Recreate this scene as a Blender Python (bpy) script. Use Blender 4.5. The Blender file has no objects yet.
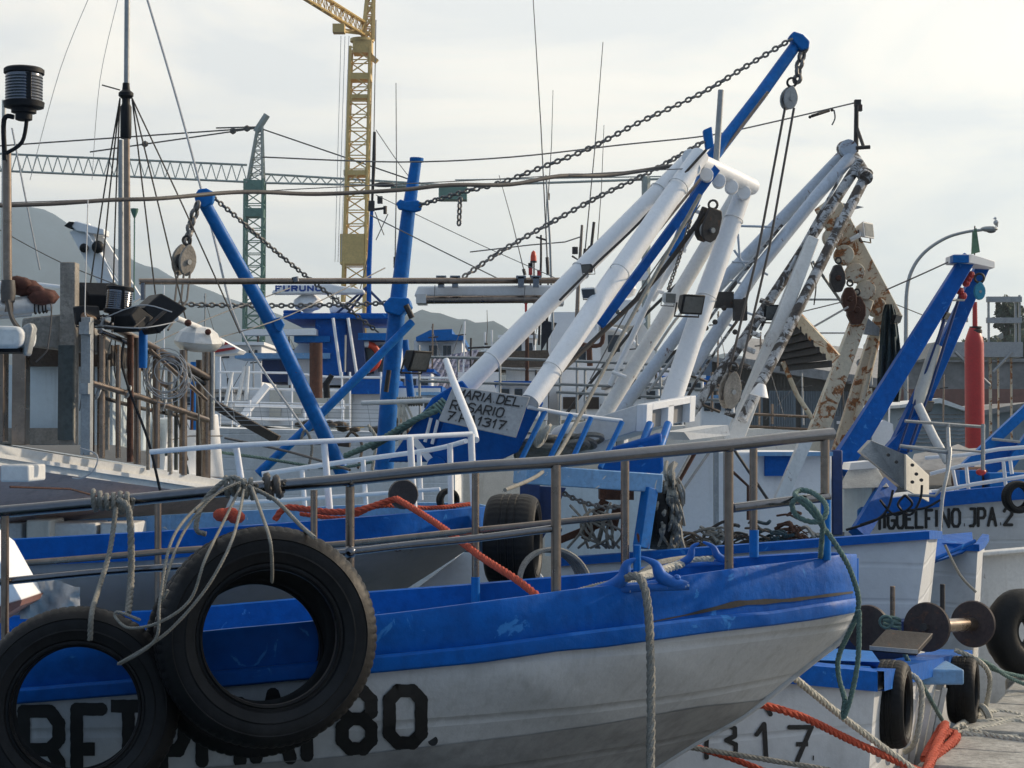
import bpy, math, random
from mathutils import Vector, Matrix, Quaternion
from mathutils.bvhtree import BVHTree
R = math.radians
random.seed(7)
SC = bpy.context.scene
COL = SC.collection

# ------------------------------------------------------------------ camera
F = 1800.0
CAMZ = 2.9
PITCH = math.atan(46/F)
cam_d = bpy.data.cameras.new('camera'); cam = bpy.data.objects.new('camera', cam_d); COL.objects.link(cam)
cam_d.sensor_width = 36; cam_d.lens = 36*F/1024
cam_d.clip_start = 0.1; cam_d.clip_end = 9000
cam.location = (0, 0, CAMZ); cam.rotation_euler = (math.pi/2+PITCH, 0, 0)
SC.camera = cam
# ------------------------------------------------------------------ light
SUN_AZ, SUN_EL = 64, 22
w = bpy.data.worlds.new('World'); SC.world = w; w.use_nodes = True
nt = w.node_tree; N = nt.nodes; L = nt.links
bg = N['Background']
sky = N.new('ShaderNodeTexSky'); sky.sky_type = 'NISHITA'; sky.sun_disc = False
sky.sun_elevation = R(SUN_EL); sky.sun_rotation = R(SUN_AZ); sky.air_density = 1.0; sky.dust_density = 2.5; sky.ozone_density = 1.0
tc = N.new('ShaderNodeTexCoord')
mp = N.new('ShaderNodeMapping'); mp.inputs['Scale'].default_value = (1.0, 1.0, 4.6)
no = N.new('ShaderNodeTexNoise'); no.inputs['Scale'].default_value = 2.6; no.inputs['Detail'].default_value = 7; no.inputs['Roughness'].default_value = .55; no.inputs['Distortion'].default_value = .6
rp = N.new('ShaderNodeValToRGB'); rp.color_ramp.elements[0].position = .42; rp.color_ramp.elements[1].position = .58
rp.color_ramp.elements[0].color = (10.6, 10.4, 9.9, 1); rp.color_ramp.elements[1].color = (14.0, 12.9, 11.1, 1)
mx = N.new('ShaderNodeMix'); mx.data_type = 'RGBA'; mx.inputs[0].default_value = .86
L.new(tc.outputs['Generated'], mp.inputs[0]); L.new(mp.outputs[0], no.inputs['Vector']); L.new(no.outputs['Fac'], rp.inputs[0])
# thin bright overcast, paler and brighter round the hidden sun, dimmer on the far side of the sky
nv = N.new('ShaderNodeVectorMath'); nv.operation = 'DOT_PRODUCT'
nv.inputs[1].default_value = (math.sin(R(25)), math.cos(R(25)), .25)
mr = N.new('ShaderNodeMapRange'); mr.inputs[1].default_value = -.35; mr.inputs[2].default_value = .85; mr.inputs[3].default_value = 0; mr.inputs[4].default_value = 1.0
L.new(tc.outputs['Generated'], nv.inputs[0]); L.new(nv.outputs['Value'], mr.inputs[0])
sc_ = N.new('ShaderNodeMix'); sc_.data_type = 'RGBA'; sc_.inputs[6].default_value = (3.3, 4.5, 6.2, 1)
L.new(rp.outputs[0], sc_.inputs[7]); L.new(mr.outputs[0], sc_.inputs[0])
L.new(sky.outputs[0], mx.inputs[6]); L.new(sc_.outputs[2], mx.inputs[7]); L.new(mx.outputs[2], bg.inputs[0])
bg.inputs[1].default_value = .107
sd = bpy.data.lights.new('sun', 'SUN'); so = bpy.data.objects.new('sun', sd); COL.objects.link(so)
sd.energy = 4.4; sd.angle = R(1.5); sd.color = (1, .82, .60)
S = Vector((math.cos(R(SUN_EL))*math.sin(R(SUN_AZ)), math.cos(R(SUN_EL))*math.cos(R(SUN_AZ)), math.sin(R(SUN_EL))))
so.rotation_euler = S.to_track_quat('Z', 'Y').to_euler(); so.location = (20, 5, 30)
v = SC.view_settings; v.view_transform = 'Standard'; v.look = 'None'; v.exposure = 0.0; v.gamma = 1; v.use_curve_mapping = False
SC.render.engine = 'CYCLES'
SC.cycles.max_bounces = 6; SC.cycles.volume_bounces = 0

# ------------------------------------------------------------------ pixel + distance -> place
CT, ST = math.cos(PITCH), math.sin(PITCH)
def ray(x, y):
    a = (x-512)/F; b = (384-y)/F
    return Vector((a, CT-b*ST, ST+b*CT))
def P(x, y, d):
    r = ray(x, y); return Vector((0, 0, CAMZ)) + r*(d/r.y)
def PP(l): return [P(*q) for q in l]
def lerp(a, b, t): return a+(b-a)*t
def interp(tab, x):
    if x <= tab[0][0]: return tab[0][1:] if len(tab[0]) > 2 else tab[0][1]
    for a, b in zip(tab, tab[1:]):
        if x <= b[0]:
            t = (x-a[0])/(b[0]-a[0])
            r = [lerp(p, q, t) for p, q in zip(a[1:], b[1:])]
            return r if len(r) > 1 else r[0]
    return tab[-1][1:] if len(tab[-1]) > 2 else tab[-1][1]
def smooth(pts, n=6):
    out = []
    for i in range(len(pts)-1):
        p0 = pts[max(i-1, 0)]; p1 = pts[i]; p2 = pts[i+1]; p3 = pts[min(i+2, len(pts)-1)]
        for k in range(n):
            t = k/n
            out.append(.5*((2*p1)+(p2-p0)*t+(2*p0-5*p1+4*p2-p3)*t*t+(3*p1-p0-3*p2+p3)*t**3))
    out.append(pts[-1]); return out
def sag(a, b, s, n=14):
    return [lerp(a, b, i/n) - Vector((0, 0, 4*s*(i/n)*(1-i/n))) for i in range(n+1)]

# ------------------------------------------------------------------ mesh builder
class MB:
    def __init__(s): s.v = []; s.f = []
    def add(s, vs, fs):
        o = len(s.v); s.v += [Vector(q) for q in vs]; s.f += [tuple(i+o for i in f) for f in fs]; return s
    def islands(s):
        p = list(range(len(s.v)))
        def fd(a):
            while p[a] != a: p[a] = p[p[a]]; a = p[a]
            return a
        for f in s.f:
            for q in f[1:]: p[fd(f[0])] = fd(q)
        g = {}
        for f in s.f: g.setdefault(fd(f[0]), []).append(f)
        out = []
        for fs in g.values():
            m_ = MB(); ix = {}
            for f in fs:
                for q in f:
                    if q not in ix: ix[q] = len(m_.v); m_.v.append(s.v[q])
                m_.f.append(tuple(ix[q] for q in f))
            out.append(m_)
        return out
    def tube(s, pts, r, n=12, cap=True, closed=False):
        pts = [Vector(p) for p in pts]; m = len(pts)
        rs = r if isinstance(r, (list, tuple)) else None
        if rs and len(rs) != m: rs = [lerp(rs[0], rs[-1], i/(m-1)) for i in range(m)]
        t0 = (pts[1]-pts[0]).normalized(); u = t0.orthogonal().normalized(); vs = []
        for i in range(m):
            if closed: t = (pts[(i+1) % m]-pts[i-1]).normalized()
            else: t = (pts[min(i+1, m-1)]-pts[max(i-1, 0)]).normalized()
            u = (u-t*u.dot(t)); u = u.normalized() if u.length > 1e-6 else t.orthogonal().normalized()
            w_ = t.cross(u); rr = rs[i] if rs else r
            for k in range(n):
                a = 2*math.pi*k/n; vs.append(pts[i]+(u*math.cos(a)+w_*math.sin(a))*rr)
        fs = []
        for i in range(m if closed else m-1):
            for k in range(n):
                a, b = i*n+k, i*n+(k+1) % n; c = ((i+1) % m)*n
                fs.append((a, b, c+(k+1) % n, c+k))
        if cap and not closed:
            fs.append(tuple(reversed(range(n)))); fs.append(tuple((m-1)*n+k for k in range(n)))
        return s.add(vs, fs)
    def beam(s, p0, p1, w, h, up=(0, 0, 1), w1=None, h1=None):
        p0 = Vector(p0); p1 = Vector(p1); t = (p1-p0).normalized(); up = Vector(up)
        if abs(t.dot(up)) > .98: up = Vector((0, 1, 0))
        sd_ = t.cross(up).normalized(); up = sd_.cross(t)
        w1 = w if w1 is None else w1; h1 = h if h1 is None else h1; vs = []
        for p, a, b in ((p0, w, h), (p1, w1, h1)):
            for i, j in ((-1, -1), (1, -1), (1, 1), (-1, 1)): vs.append(p+sd_*i*a/2+up*j*b/2)
        return s.add(vs, [(3, 2, 1, 0), (4, 5, 6, 7), (0, 1, 5, 4), (1, 2, 6, 5), (2, 3, 7, 6), (3, 0, 4, 7)])
    def box(s, c, size, rot=None):
        c = Vector(c); vs = []
        for z in (-1, 1):
            for i, j in ((-1, -1), (1, -1), (1, 1), (-1, 1)):
                q = Vector((i*size[0]/2, j*size[1]/2, z*size[2]/2))
                if rot is not None: q = rot @ q
                vs.append(c+q)
        return s.add(vs, [(3, 2, 1, 0), (4, 5, 6, 7), (0, 1, 5, 4), (1, 2, 6, 5), (2, 3, 7, 6), (3, 0, 4, 7)])
    def prism(s, front, off):
        n = len(front); off = Vector(off); vs = [Vector(p) for p in front]+[Vector(p)+off for p in front]
        fs = [tuple(range(n)), tuple(reversed(range(n, 2*n)))]
        for i in range(n): fs.append((i, i+n, (i+1) % n+n, (i+1) % n))
        return s.add(vs, fs)
    def grid(s, rows):
        n = len(rows[0]); vs = [p for r_ in rows for p in r_]
        return s.add(vs, [(i*n+j, i*n+j+1, (i+1)*n+j+1, (i+1)*n+j) for i in range(len(rows)-1) for j in range(n-1)])
    def lathe(s, prof, c, axis=(0, 0, 1), n=24, cap=True):
        c = Vector(c); ax = Vector(axis).normalized(); u = ax.orthogonal().normalized(); w_ = ax.cross(u); vs = []
        for r_, h in prof:
            for k in range(n):
                a = 2*math.pi*k/n; vs.append(c+ax*h+(u*math.cos(a)+w_*math.sin(a))*r_)
        fs = [(i*n+k, i*n+(k+1) % n, (i+1)*n+(k+1) % n, (i+1)*n+k) for i in range(len(prof)-1) for k in range(n)]
        if cap: fs += [tuple(reversed(range(n))), tuple((len(prof)-1)*n+k for k in range(n))]
        return s.add(vs, fs)
    def ball(s, c, r, n=12, sc=(1, 1, 1)):
        c = Vector(c); vs = []; m = n//2
        for i in range(m+1):
            a = math.pi*i/m
            for k in range(n):
                b = 2*math.pi*k/n
                vs.append(c+Vector((math.sin(a)*math.cos(b)*sc[0], math.sin(a)*math.sin(b)*sc[1], math.cos(a)*sc[2]))*r)
        return s.add(vs, [(i*n+k, i*n+(k+1) % n, (i+1)*n+(k+1) % n, (i+1)*n+k) for i in range(m) for k in range(n)])
    def torus(s, c, r, q, axis=(0, 1, 0), n=20, m=8, arc=(0, 2*math.pi)):
        c = Vector(c); ax = Vector(axis).normalized(); u = ax.orthogonal().normalized(); w_ = ax.cross(u)
        full = abs(arc[1]-arc[0]-2*math.pi) < 1e-4
        pts = [c+(u*math.cos(arc[0]+(arc[1]-arc[0])*i/n)+w_*math.sin(arc[0]+(arc[1]-arc[0])*i/n))*r for i in range(n if full else n+1)]
        return s.tube(pts, q, m, closed=full)
    def chain(s, pts, link, wire, m=6):
        pts = [Vector(p) for p in pts]; seg = [(b-a).length for a, b in zip(pts, pts[1:])]; tot = sum(seg)
        pitch = link-2*wire*1.05; k = max(1, int(tot/pitch)); up0 = Vector((.3, -.6, .7)).normalized()
        def at(x):
            for i, q in enumerate(seg):
                if x <= q or i == len(seg)-1: return lerp(pts[i], pts[i+1], x/max(q, 1e-6)), (pts[i+1]-pts[i]).normalized()
                x -= q
        hw = link*.25; hl = link/2-wire
        for j in range(k+1):
            c, t = at(min(j*pitch, tot)); sd_ = t.cross(up0).normalized(); u2 = sd_.cross(t)
            wob = random.uniform(-.25, .25); a = (.6 if j % 2 else .6+math.pi/2)+wob
            q = sd_*math.cos(a)+u2*math.sin(a)
            lp = []
            for e in range(5):
                b = math.pi*e/4-math.pi/2; lp.append(c+t*(hl-hw+math.cos(b)*hw)+q*math.sin(b)*hw)
            for e in range(5):
                b = math.pi*e/4+math.pi/2; lp.append(c+t*(-hl+hw+math.cos(b)*hw)+q*math.sin(b)*hw)
            s.tube(lp, wire, m, closed=True)
        return s
    def rope(s, pts, r, turns=None, n=6, strands=3):
        pts = [Vector(p) for p in pts]; ln = sum((b-a).length for a, b in zip(pts, pts[1:]))
        pitch = r*5.2; steps = max(8, min(700, int(ln/(pitch/7)))); seg = [(b-a).length for a, b in zip(pts, pts[1:])]
        res = []; i = 0; acc = 0
        for k in range(steps+1):
            x = ln*k/steps
            while i < len(seg)-1 and x > acc+seg[i]: acc += seg[i]; i += 1
            res.append(lerp(pts[i], pts[i+1], min(1, (x-acc)/max(seg[i], 1e-6))))
        u = (res[1]-res[0]).normalized().orthogonal().normalized(); paths = [[] for _ in range(strands)]
        for k, c in enumerate(res):
            t = (res[min(k+1, steps)]-res[max(k-1, 0)]).normalized(); u = (u-t*u.dot(t)).normalized(); w_ = t.cross(u)
            for q in range(strands):
                a = 2*math.pi*(q/strands+ln*k/steps/pitch); paths[q].append(c+(u*math.cos(a)+w_*math.sin(a))*r*.40)
        for p in paths: s.tube(p, r*.56, n)
        return s

def mesh_obj(name, mb, mat, root=None, parent=None, smooth_ang=40, bevel=0, sub=False):
    org = root.location.copy() if root is not None else None
    if org is None:
        xs = [q.x for q in mb.v]; ys = [q.y for q in mb.v]; zs = [q.z for q in mb.v]
        org = Vector(((min(xs)+max(xs))/2, (min(ys)+max(ys))/2, min(zs)))
    me = bpy.data.meshes.new(name)
    me.from_pydata([tuple(q-org) for q in mb.v], [], mb.f)
    me.validate(); me.update()
    import bmesh
    bm = bmesh.new(); bm.from_mesh(me); bmesh.ops.recalc_face_normals(bm, faces=bm.faces); bm.to_mesh(me); bm.free()
    if smooth_ang:
        for p in me.polygons: p.use_smooth = True
        me.set_sharp_from_angle(angle=R(smooth_ang))
    me.materials.append(mat)
    o = bpy.data.objects.new(name, me); COL.objects.link(o)
    if root is None: o.location = org
    else: o.parent = parent if parent is not None else root
    if bevel:
        b = o.modifiers.new('bevel', 'BEVEL'); b.width = bevel; b.segments = 2; b.limit_method = 'ANGLE'; b.angle_limit = R(45)
    return o
def tag(o, label, cat, group=None):
    o['label'] = label; o['category'] = cat
    if group: o['group'] = group
    return o
def single(name, mb, mat, label, cat, group=None, **k): return tag(mesh_obj(name, mb, mat, **k), label, cat, group)
def struct(name, mb, mat, kind='structure', **k):
    o = mesh_obj(name, mb, mat, **k); o['kind'] = kind; return o
class Thing:
    def __init__(s, name, label, cat, loc, group=None):
        o = bpy.data.objects.new(name, None); COL.objects.link(o); o.location = loc; o.empty_display_size = .2
        s.o = tag(o, label, cat, group)
    def part(s, name, mb, mat, parent=None, label=None, **k):
        if name in SPLIT:
            cs = mb.islands()
            if 1 < len(cs) <= 60: return [s.part0(name, c, mat, parent, label, **k) for c in cs][0]
        return s.part0(name, mb, mat, parent, label, **k)
    def part0(s, name, mb, mat, parent=None, label=None, **k):
        q = mesh_obj(name, mb, mat, root=s.o, parent=parent, **k)
        if label: q['label'] = label
        return q
SPLIT = {'clamp', 'deckhouse_door', 'mast_wire', 'window', 'pane', 'collar', 'gearbox', 'valve', 'tie', 'hydraulic_pipe', 'rung', 'brace', 'hoist_cable', 'end_cap', 'gusset', 'head_plate', 'fitting', 'clamp_ring', 'mast_stay', 'handrail', 'deck_box', 'blue_trim', 'port', 'sheave', 'bracket', 'mast_lamp', 'blue_bulwark', 'rail', 'pillar', 'bar', 'lashing', 'weld', 'canopy', 'deckhouse', 'winch_block', 'frame_rib', 'leg', 'arm', 'frame_tube', 'stay', 'bolt_hole', 'rusty_gear', 'stripe', 'web_plate', 'counterweight', 'cross_pin', 'post_head', 'band'}
def px(d): return d/F      # metres that one pixel covers at distance d

# ------------------------------------------------------------------ materials
def mat(name, col, rough=.5, metal=0, var=.18, scale=6, rust=0, rust_col=(.16, .055, .02), dirt=0, dirt_col=(.09, .085, .075), bump=.15, bscale=40, chip=0, chip_col=(.5, .5, .48), streak=6, coat=0, planks=0, spec=.5):
    m = bpy.data.materials.new(name); m.use_nodes = True; nt = m.node_tree; n = nt.nodes; l = nt.links
    b = n['Principled BSDF']; b.inputs['Specular IOR Level'].default_value = spec; tc = n.new('ShaderNodeTexCoord'); src = tc.outputs['Object']
    def noise(sc, det=4, vec=None, ro=.6, dist=0):
        q = n.new('ShaderNodeTexNoise'); q.inputs['Scale'].default_value = sc; q.inputs['Detail'].default_value = det
        q.inputs['Roughness'].default_value = ro; q.inputs['Distortion'].default_value = dist; l.new(vec or src, q.inputs['Vector']); return q.outputs['Fac']
    def ramp(fac, a, c):
        q = n.new('ShaderNodeMapRange'); q.inputs[1].default_value = a; q.inputs[2].default_value = c; l.new(fac, q.inputs[0]); q.clamp = True; return q.outputs[0]
    def mix(f, a, c):
        q = n.new('ShaderNodeMix'); q.data_type = 'RGBA'
        if isinstance(f, float): q.inputs[0].default_value = f
        else: l.new(f, q.inputs[0])
        for i, x in ((6, a), (7, c)):
            if isinstance(x, tuple): q.inputs[i].default_value = (*x[:3], 1)
            else: l.new(x, q.inputs[i])
        return q.outputs[2]
    base = mix(ramp(noise(scale, 5), .3, .7), tuple(c*(1-var) for c in col), tuple(min(1, c*(1+var*.6)) for c in col))
    base = mix(ramp(noise(scale*7, 3), .42, .75), base, tuple(c*(1-var*1.5) for c in col))
    mpn = n.new('ShaderNodeMapping'); mpn.inputs['Scale'].default_value = (streak, streak, .6); l.new(src, mpn.inputs[0])
    if dirt:
        f = ramp(noise(2.2, 6, mpn.outputs[0], .65), .62-dirt*.35, .95-dirt*.35); f2 = n.new('ShaderNodeMath'); f2.operation = 'MULTIPLY'; f2.inputs[1].default_value = min(.9, .35+dirt*.6); l.new(f, f2.inputs[0])
        base = mix(f2.outputs[0], base, dirt_col)
    if chip:
        base = mix(ramp(noise(scale*2.5, 6, dist=1.2), .66-chip*.2, .69-chip*.2), base, chip_col)
    rr = None
    if rust:
        g = noise(scale*1.3, 7, ro=.7, dist=.8); f = ramp(g, .70-rust*.5, .74-rust*.5)
        rc = mix(ramp(noise(scale*9, 3), .35, .65), rust_col, tuple(c*.35 for c in rust_col))
        base = mix(f, base, rc)
        f3 = ramp(noise(2.6, 6, mpn.outputs[0], .7), .74-rust*.35, .9-rust*.3)
        f4 = n.new('ShaderNodeMath'); f4.operation = 'MULTIPLY'; f4.inputs[1].default_value = .7; l.new(f3, f4.inputs[0])
        base = mix(f4.outputs[0], base, tuple(min(1, c*1.5) for c in rust_col)); rr = f
    l.new(base, b.inputs['Base Color'])
    q = n.new('ShaderNodeMapRange'); q.inputs[3].default_value = max(.04, rough-.12); q.inputs[4].default_value = min(1, rough+.18); l.new(noise(scale*3, 4), q.inputs[0]); l.new(q.outputs[0], b.inputs['Roughness'])
    if metal:
        b.inputs['Metallic'].default_value = metal
        if rr is not None:
            iv = n.new('ShaderNodeMapRange'); iv.inputs[3].default_value = metal; iv.inputs[4].default_value = 0; l.new(rr, iv.inputs[0]); l.new(iv.outputs[0], b.inputs['Metallic'])
    if coat: b.inputs['Coat Weight'].default_value = coat; b.inputs['Coat Roughness'].default_value = .25
    if bump:
        bn = n.new('ShaderNodeBump'); bn.inputs['Strength'].default_value = bump; bn.inputs['Distance'].default_value = .01
        h = noise(bscale, 5)
        if planks:
            wv = n.new('ShaderNodeTexWave'); wv.wave_type = 'BANDS'; wv.bands_direction = 'Z'; wv.inputs['Scale'].default_value = planks; wv.inputs['Distortion'].default_value = .35; wv.inputs['Detail'].default_value = 1
            l.new(src, wv.inputs['Vector']); g2 = ramp(wv.outputs['Fac'], 0, .06); ad = n.new('ShaderNodeMath'); ad.operation = 'MULTIPLY_ADD'; ad.inputs[1].default_value = 1.2
            l.new(g2, ad.inputs[0]); l.new(h, ad.inputs[2]); h = ad.outputs[0]
        l.new(h, bn.inputs['Height']); l.new(bn.outputs[0], b.inputs['Normal'])
    return m
M = {}
M['blue'] = mat('blue_paint', (.0, .10, .42), .5, var=.2, scale=3, dirt=.3, dirt_col=(.003, .045, .2), bump=.45, bscale=14, chip=.08, chip_col=(.03, .19, .52), streak=3, spec=.14)
M['blue_worn'] = mat('worn_blue_paint', (.01, .12, .46), .5, var=.2, dirt=.3, chip=.16, chip_col=(.4, .46, .55), spec=.3)
M['blue_mast'] = mat('blue_mast_paint', (.002, .14, .46), .45, var=.2, scale=4, spec=.2, rust=.09, dirt=.12, dirt_col=(.02, .06, .17))
M['navy'] = mat('navy_paint', (.007, .035, .14), .5, var=.2, dirt=.2, rust=.08)
M['lblue'] = mat('light_blue_paint', (.16, .34, .58), .5, var=.15, dirt=.25, chip=.1)
M['hull'] = mat('hull_white_paint', (.54, .56, .58), .6, var=.08, scale=2, dirt=.3, dirt_col=(.2, .2, .2), bump=.3, bscale=16, streak=2, planks=1.6)
M['hull_near'] = mat('near_hull_paint', (.48, .50, .52), .65, var=.06, scale=5, dirt=.3, dirt_col=(.22, .22, .21), bump=.4, bscale=22, streak=7, planks=1.6)
M['boot'] = mat('hull_grey_paint', (.29, .295, .30), .7, var=.2, scale=2, dirt=.3, dirt_col=(.08, .08, .075), bump=.3, bscale=18, streak=1.2, planks=1.6)
M['white'] = mat('white_paint', (.78, .79, .80), .5, var=.05, dirt=.1, dirt_col=(.35, .32, .28), rust=.01)
M['white_worn'] = mat('worn_white_paint', (.66, .66, .64), .6, var=.1, dirt=.2, dirt_col=(.28, .24, .2), rust=.1)
M['weather'] = mat('flaking_white_paint', (.5, .52, .54), .6, var=.3, scale=8, rust=.44, rust_col=(.06, .05, .045), dirt=.6, dirt_col=(.12, .11, .10), streak=14)
M['blueish'] = mat('faded_blue_white_paint', (.44, .50, .58), .55, var=.1, dirt=.22, rust=.12)
M['rusty'] = mat('rusted_cream_paint', (.62, .55, .42), .7, var=.12, scale=6, rust=.36, rust_col=(.40, .16, .05), dirt=.3, dirt_col=(.28, .14, .06))
M['rust'] = mat('rusted_iron', (.09, .035, .02), .85, var=.4, scale=14, bump=.5, dirt=.2)
M['steel'] = mat('stainless_steel', (.15, .155, .17), .15, 1, var=.12, scale=10, rust=0, rust_col=(.13, .07, .045), bump=0)
M['chrome'] = mat('polished_steel', (.6, .59, .57), .22, 1, var=.1, bump=0)
M['pipe'] = mat('silver_pipe', (.55, .55, .54), .3, .35, var=.15, dirt=.1, bump=0)
M['stained'] = mat('green_stained_post', (.07, .085, .085), .8, var=.3, dirt=.3)
M['steel_brown'] = mat('stained_steel_tube', (.25, .195, .155), .27, .9, var=.2, scale=4, rust=.10, rust_col=(.17, .10, .06), bump=.03)
M['galv'] = mat('galvanised_steel', (.36, .37, .37), .5, .6, var=.18, scale=12, rust=.06, dirt=.2)
M['dark'] = mat('black_plastic', (.010, .011, .014), .5, var=.2, dirt=.1, dirt_col=(.03, .03, .03), spec=.2)
M['iron'] = mat('dark_iron', (.055, .05, .048), .6, .4, var=.3, scale=16, rust=.2, rust_col=(.1, .04, .02))
M['chain'] = mat('chain_iron', (.20, .19, .18), .5, .5, var=.3, scale=18, rust=.12, rust_col=(.12, .06, .035))
M['cable'] = mat('grey_brown_cable', (.085, .075, .068), .6, var=.2)
M['wire'] = mat('wire', (.16, .155, .15), .6, var=.2, bump=0)
M['wire_pale'] = mat('pale_wire', (.4, .41, .42), .5, .3, var=.15, bump=0)
M['rubber'] = mat('tyre_rubber', (.007, .0075, .009), .5, var=.35, scale=5, dirt=.4, dirt_col=(.03, .03, .03), bump=.2, bscale=50, streak=2, spec=.2)
M['rope'] = mat('grey_rope', (.27, .26, .23), .9, var=.25, scale=30, dirt=.2, bump=.6, bscale=200)
M['rope_w'] = mat('pale_rope', (.55, .52, .44), .9, var=.2, scale=30, dirt=.15, bump=.6, bscale=200)
M['rope_g'] = mat('green_rope', (.13, .22, .20), .85, var=.3, scale=30, dirt=.2, bump=.5, bscale=200)
M['rope_r'] = mat('orange_red_rope', (.50, .075, .035), .85, var=.25, scale=30, dirt=.15, dirt_col=(.25, .05, .03), bump=.6, bscale=200)
M['black_paint'] = mat('black_lettering_paint', (.012, .012, .013), .6, var=.3, bump=.1)
M['blue_letter'] = mat('blue_lettering_paint', (.01, .06, .3), .5, bump=0)
M['sign'] = mat('grey_sign_board', (.34, .35, .36), .6, var=.12, dirt=.2)
M['yellow'] = mat('yellow_crane_paint', (.68, .47, .16), .5, var=.15, scale=1.5, rust=.08, bump=0)
M['green'] = mat('green_crane_paint', (.10, .22, .17), .5, var=.2, scale=1.5, bump=0)
M['greygreen'] = mat('grey_green_lattice_paint', (.30, .34, .31), .6, var=.2, scale=1.5, bump=0)
M['red'] = mat('red_paint', (.45, .02, .018), .4, var=.15, dirt=.15)
M['wood'] = mat('weathered_timber', (.32, .29, .25), .85, var=.3, scale=9, dirt=.4, dirt_col=(.09, .08, .06), bump=.6, bscale=60)
M['wood_dark'] = mat('dark_timber', (.06, .045, .035), .85, var=.3, scale=9, bump=.5)
M['cloth'] = mat('black_cloth', (.02, .022, .03), .9, var=.3, bump=.5, bscale=12)
M['cloth_blue'] = mat('dark_teal_tarp', (.035, .07, .085), .85, var=.4, scale=9, bump=.7, bscale=14)
M['redcloth'] = mat('maroon_cloth', (.09, .03, .02), .9, var=.4, bump=.6, bscale=20)
M['cabin'] = mat('pale_blue_cabin_panel', (.60, .68, .71), .5, var=.06, dirt=.22)
M['soffit'] = mat('pinkish_underside_paint', (.58, .42, .39), .7, var=.12, dirt=.3, dirt_col=(.12, .08, .07))
M['glass'] = mat('dark_window_glass', (.03, .04, .05), .08, var=.1, bump=0)
M['lens'] = mat('lamp_glass', (.10, .11, .115), .15, .2, var=.2, bump=0)
M['orange'] = mat('orange_plastic', (.6, .06, .02), .4, var=.08, bump=0)
M['net'] = mat('fishing_net_brown', (.13, .10, .075), .95, var=.4, scale=25, bump=.8, bscale=120)
M['shed'] = mat('brown_shed_cladding', (.15, .13, .11), .8, var=.2, scale=1.2, dirt=.4, bump=.1)
M['roof_grey'] = mat('grey_sheet_roof', (.30, .29, .28), .7, var=.25, scale=.8, dirt=.4, bump=.1)
M['shutter'] = mat('grey_blue_shutter', (.24, .28, .31), .6, var=.12, scale=1, dirt=.3, bump=.05)
M['concrete'] = mat('weathered_concrete', (.27, .26, .25), .9, var=.3, scale=.35, dirt=.6, dirt_col=(.10, .10, .10), bump=.3, bscale=3, streak=.3)
M['redband'] = mat('dull_red_band', (.20, .09, .07), .8, var=.2, scale=.5, dirt=.3, bump=0)
M['quay'] = mat('weathered_quay_stone', (.40, .39, .36), .9, var=.3, scale=5, dirt=.4, dirt_col=(.11, .10, .085), bump=.9, bscale=24, streak=1.5)
M['hill'] = mat('wooded_hillside_haze_blue', (.025, .042, .055), 1, var=.7, scale=.03, bump=0, spec=.05)  # woodland colour with the blue of distant haze mixed into it
M['leaf'] = mat('leaves', (.05, .075, .04), .8, var=.4, scale=1, bump=0)
M['bark'] = mat('bark', (.08, .06, .045), .9)
M['ground'] = mat('asphalt', (.06, .06, .06), .9, var=.3, scale=.3, bump=0)
M['feather'] = mat('white_feathers', (.6, .6, .6), .7, bump=0)
M['tile'] = mat('pale_lilac_roof', (.50, .47, .52), .6, var=.1, scale=2)
M['flag'] = mat('green_white_flag', (.12, .22, .14), .8, var=.3, scale=5, bump=0)
M['hyd'] = mat('cream_cylinder_paint', (.60, .57, .50), .4, var=.08, dirt=.2)
M['bluepulley'] = mat('turquoise_paint', (.03, .25, .38), .5)

def pbox(mb, x0, y0, x1, y1, d, t):
    """box filling a rectangle seen at distance d, t metres thick"""
    a = P(x0, y0, d); b = P(x1, y1, d)
    mb.box(((a.x+b.x)/2, d+t/2, (a.z+b.z)/2), (abs(b.x-a.x), t, abs(a.z-b.z))); return mb
def pprism(mb, pts, d, t):
    """outline seen at distance d (or own distances), t metres thick"""
    mb.prism([P(q[0], q[1], q[2] if len(q) > 2 else d) for q in pts], (0, t, 0)); return mb
def ptube(mb, pts, wpx, sm=0, n=12):
    p = PP(pts); r = [wpx/2*q[2]/F for q in pts] if not isinstance(wpx, (list, tuple)) else [a/2*q[2]/F for a, q in zip(wpx, pts)]
    if sm:
        rr = []
        for i in range(len(r)-1): rr += [lerp(r[i], r[i+1], k/sm) for k in range(sm)]
        rr.append(r[-1]); p = smooth(p, sm); r = rr
    mb.tube(p, r, n); return mb
def line(pts, wpx, sm=0): return ptube(MB(), pts, wpx, sm, 6 if isinstance(wpx, (int, float)) and wpx < 4 else 12)

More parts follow.
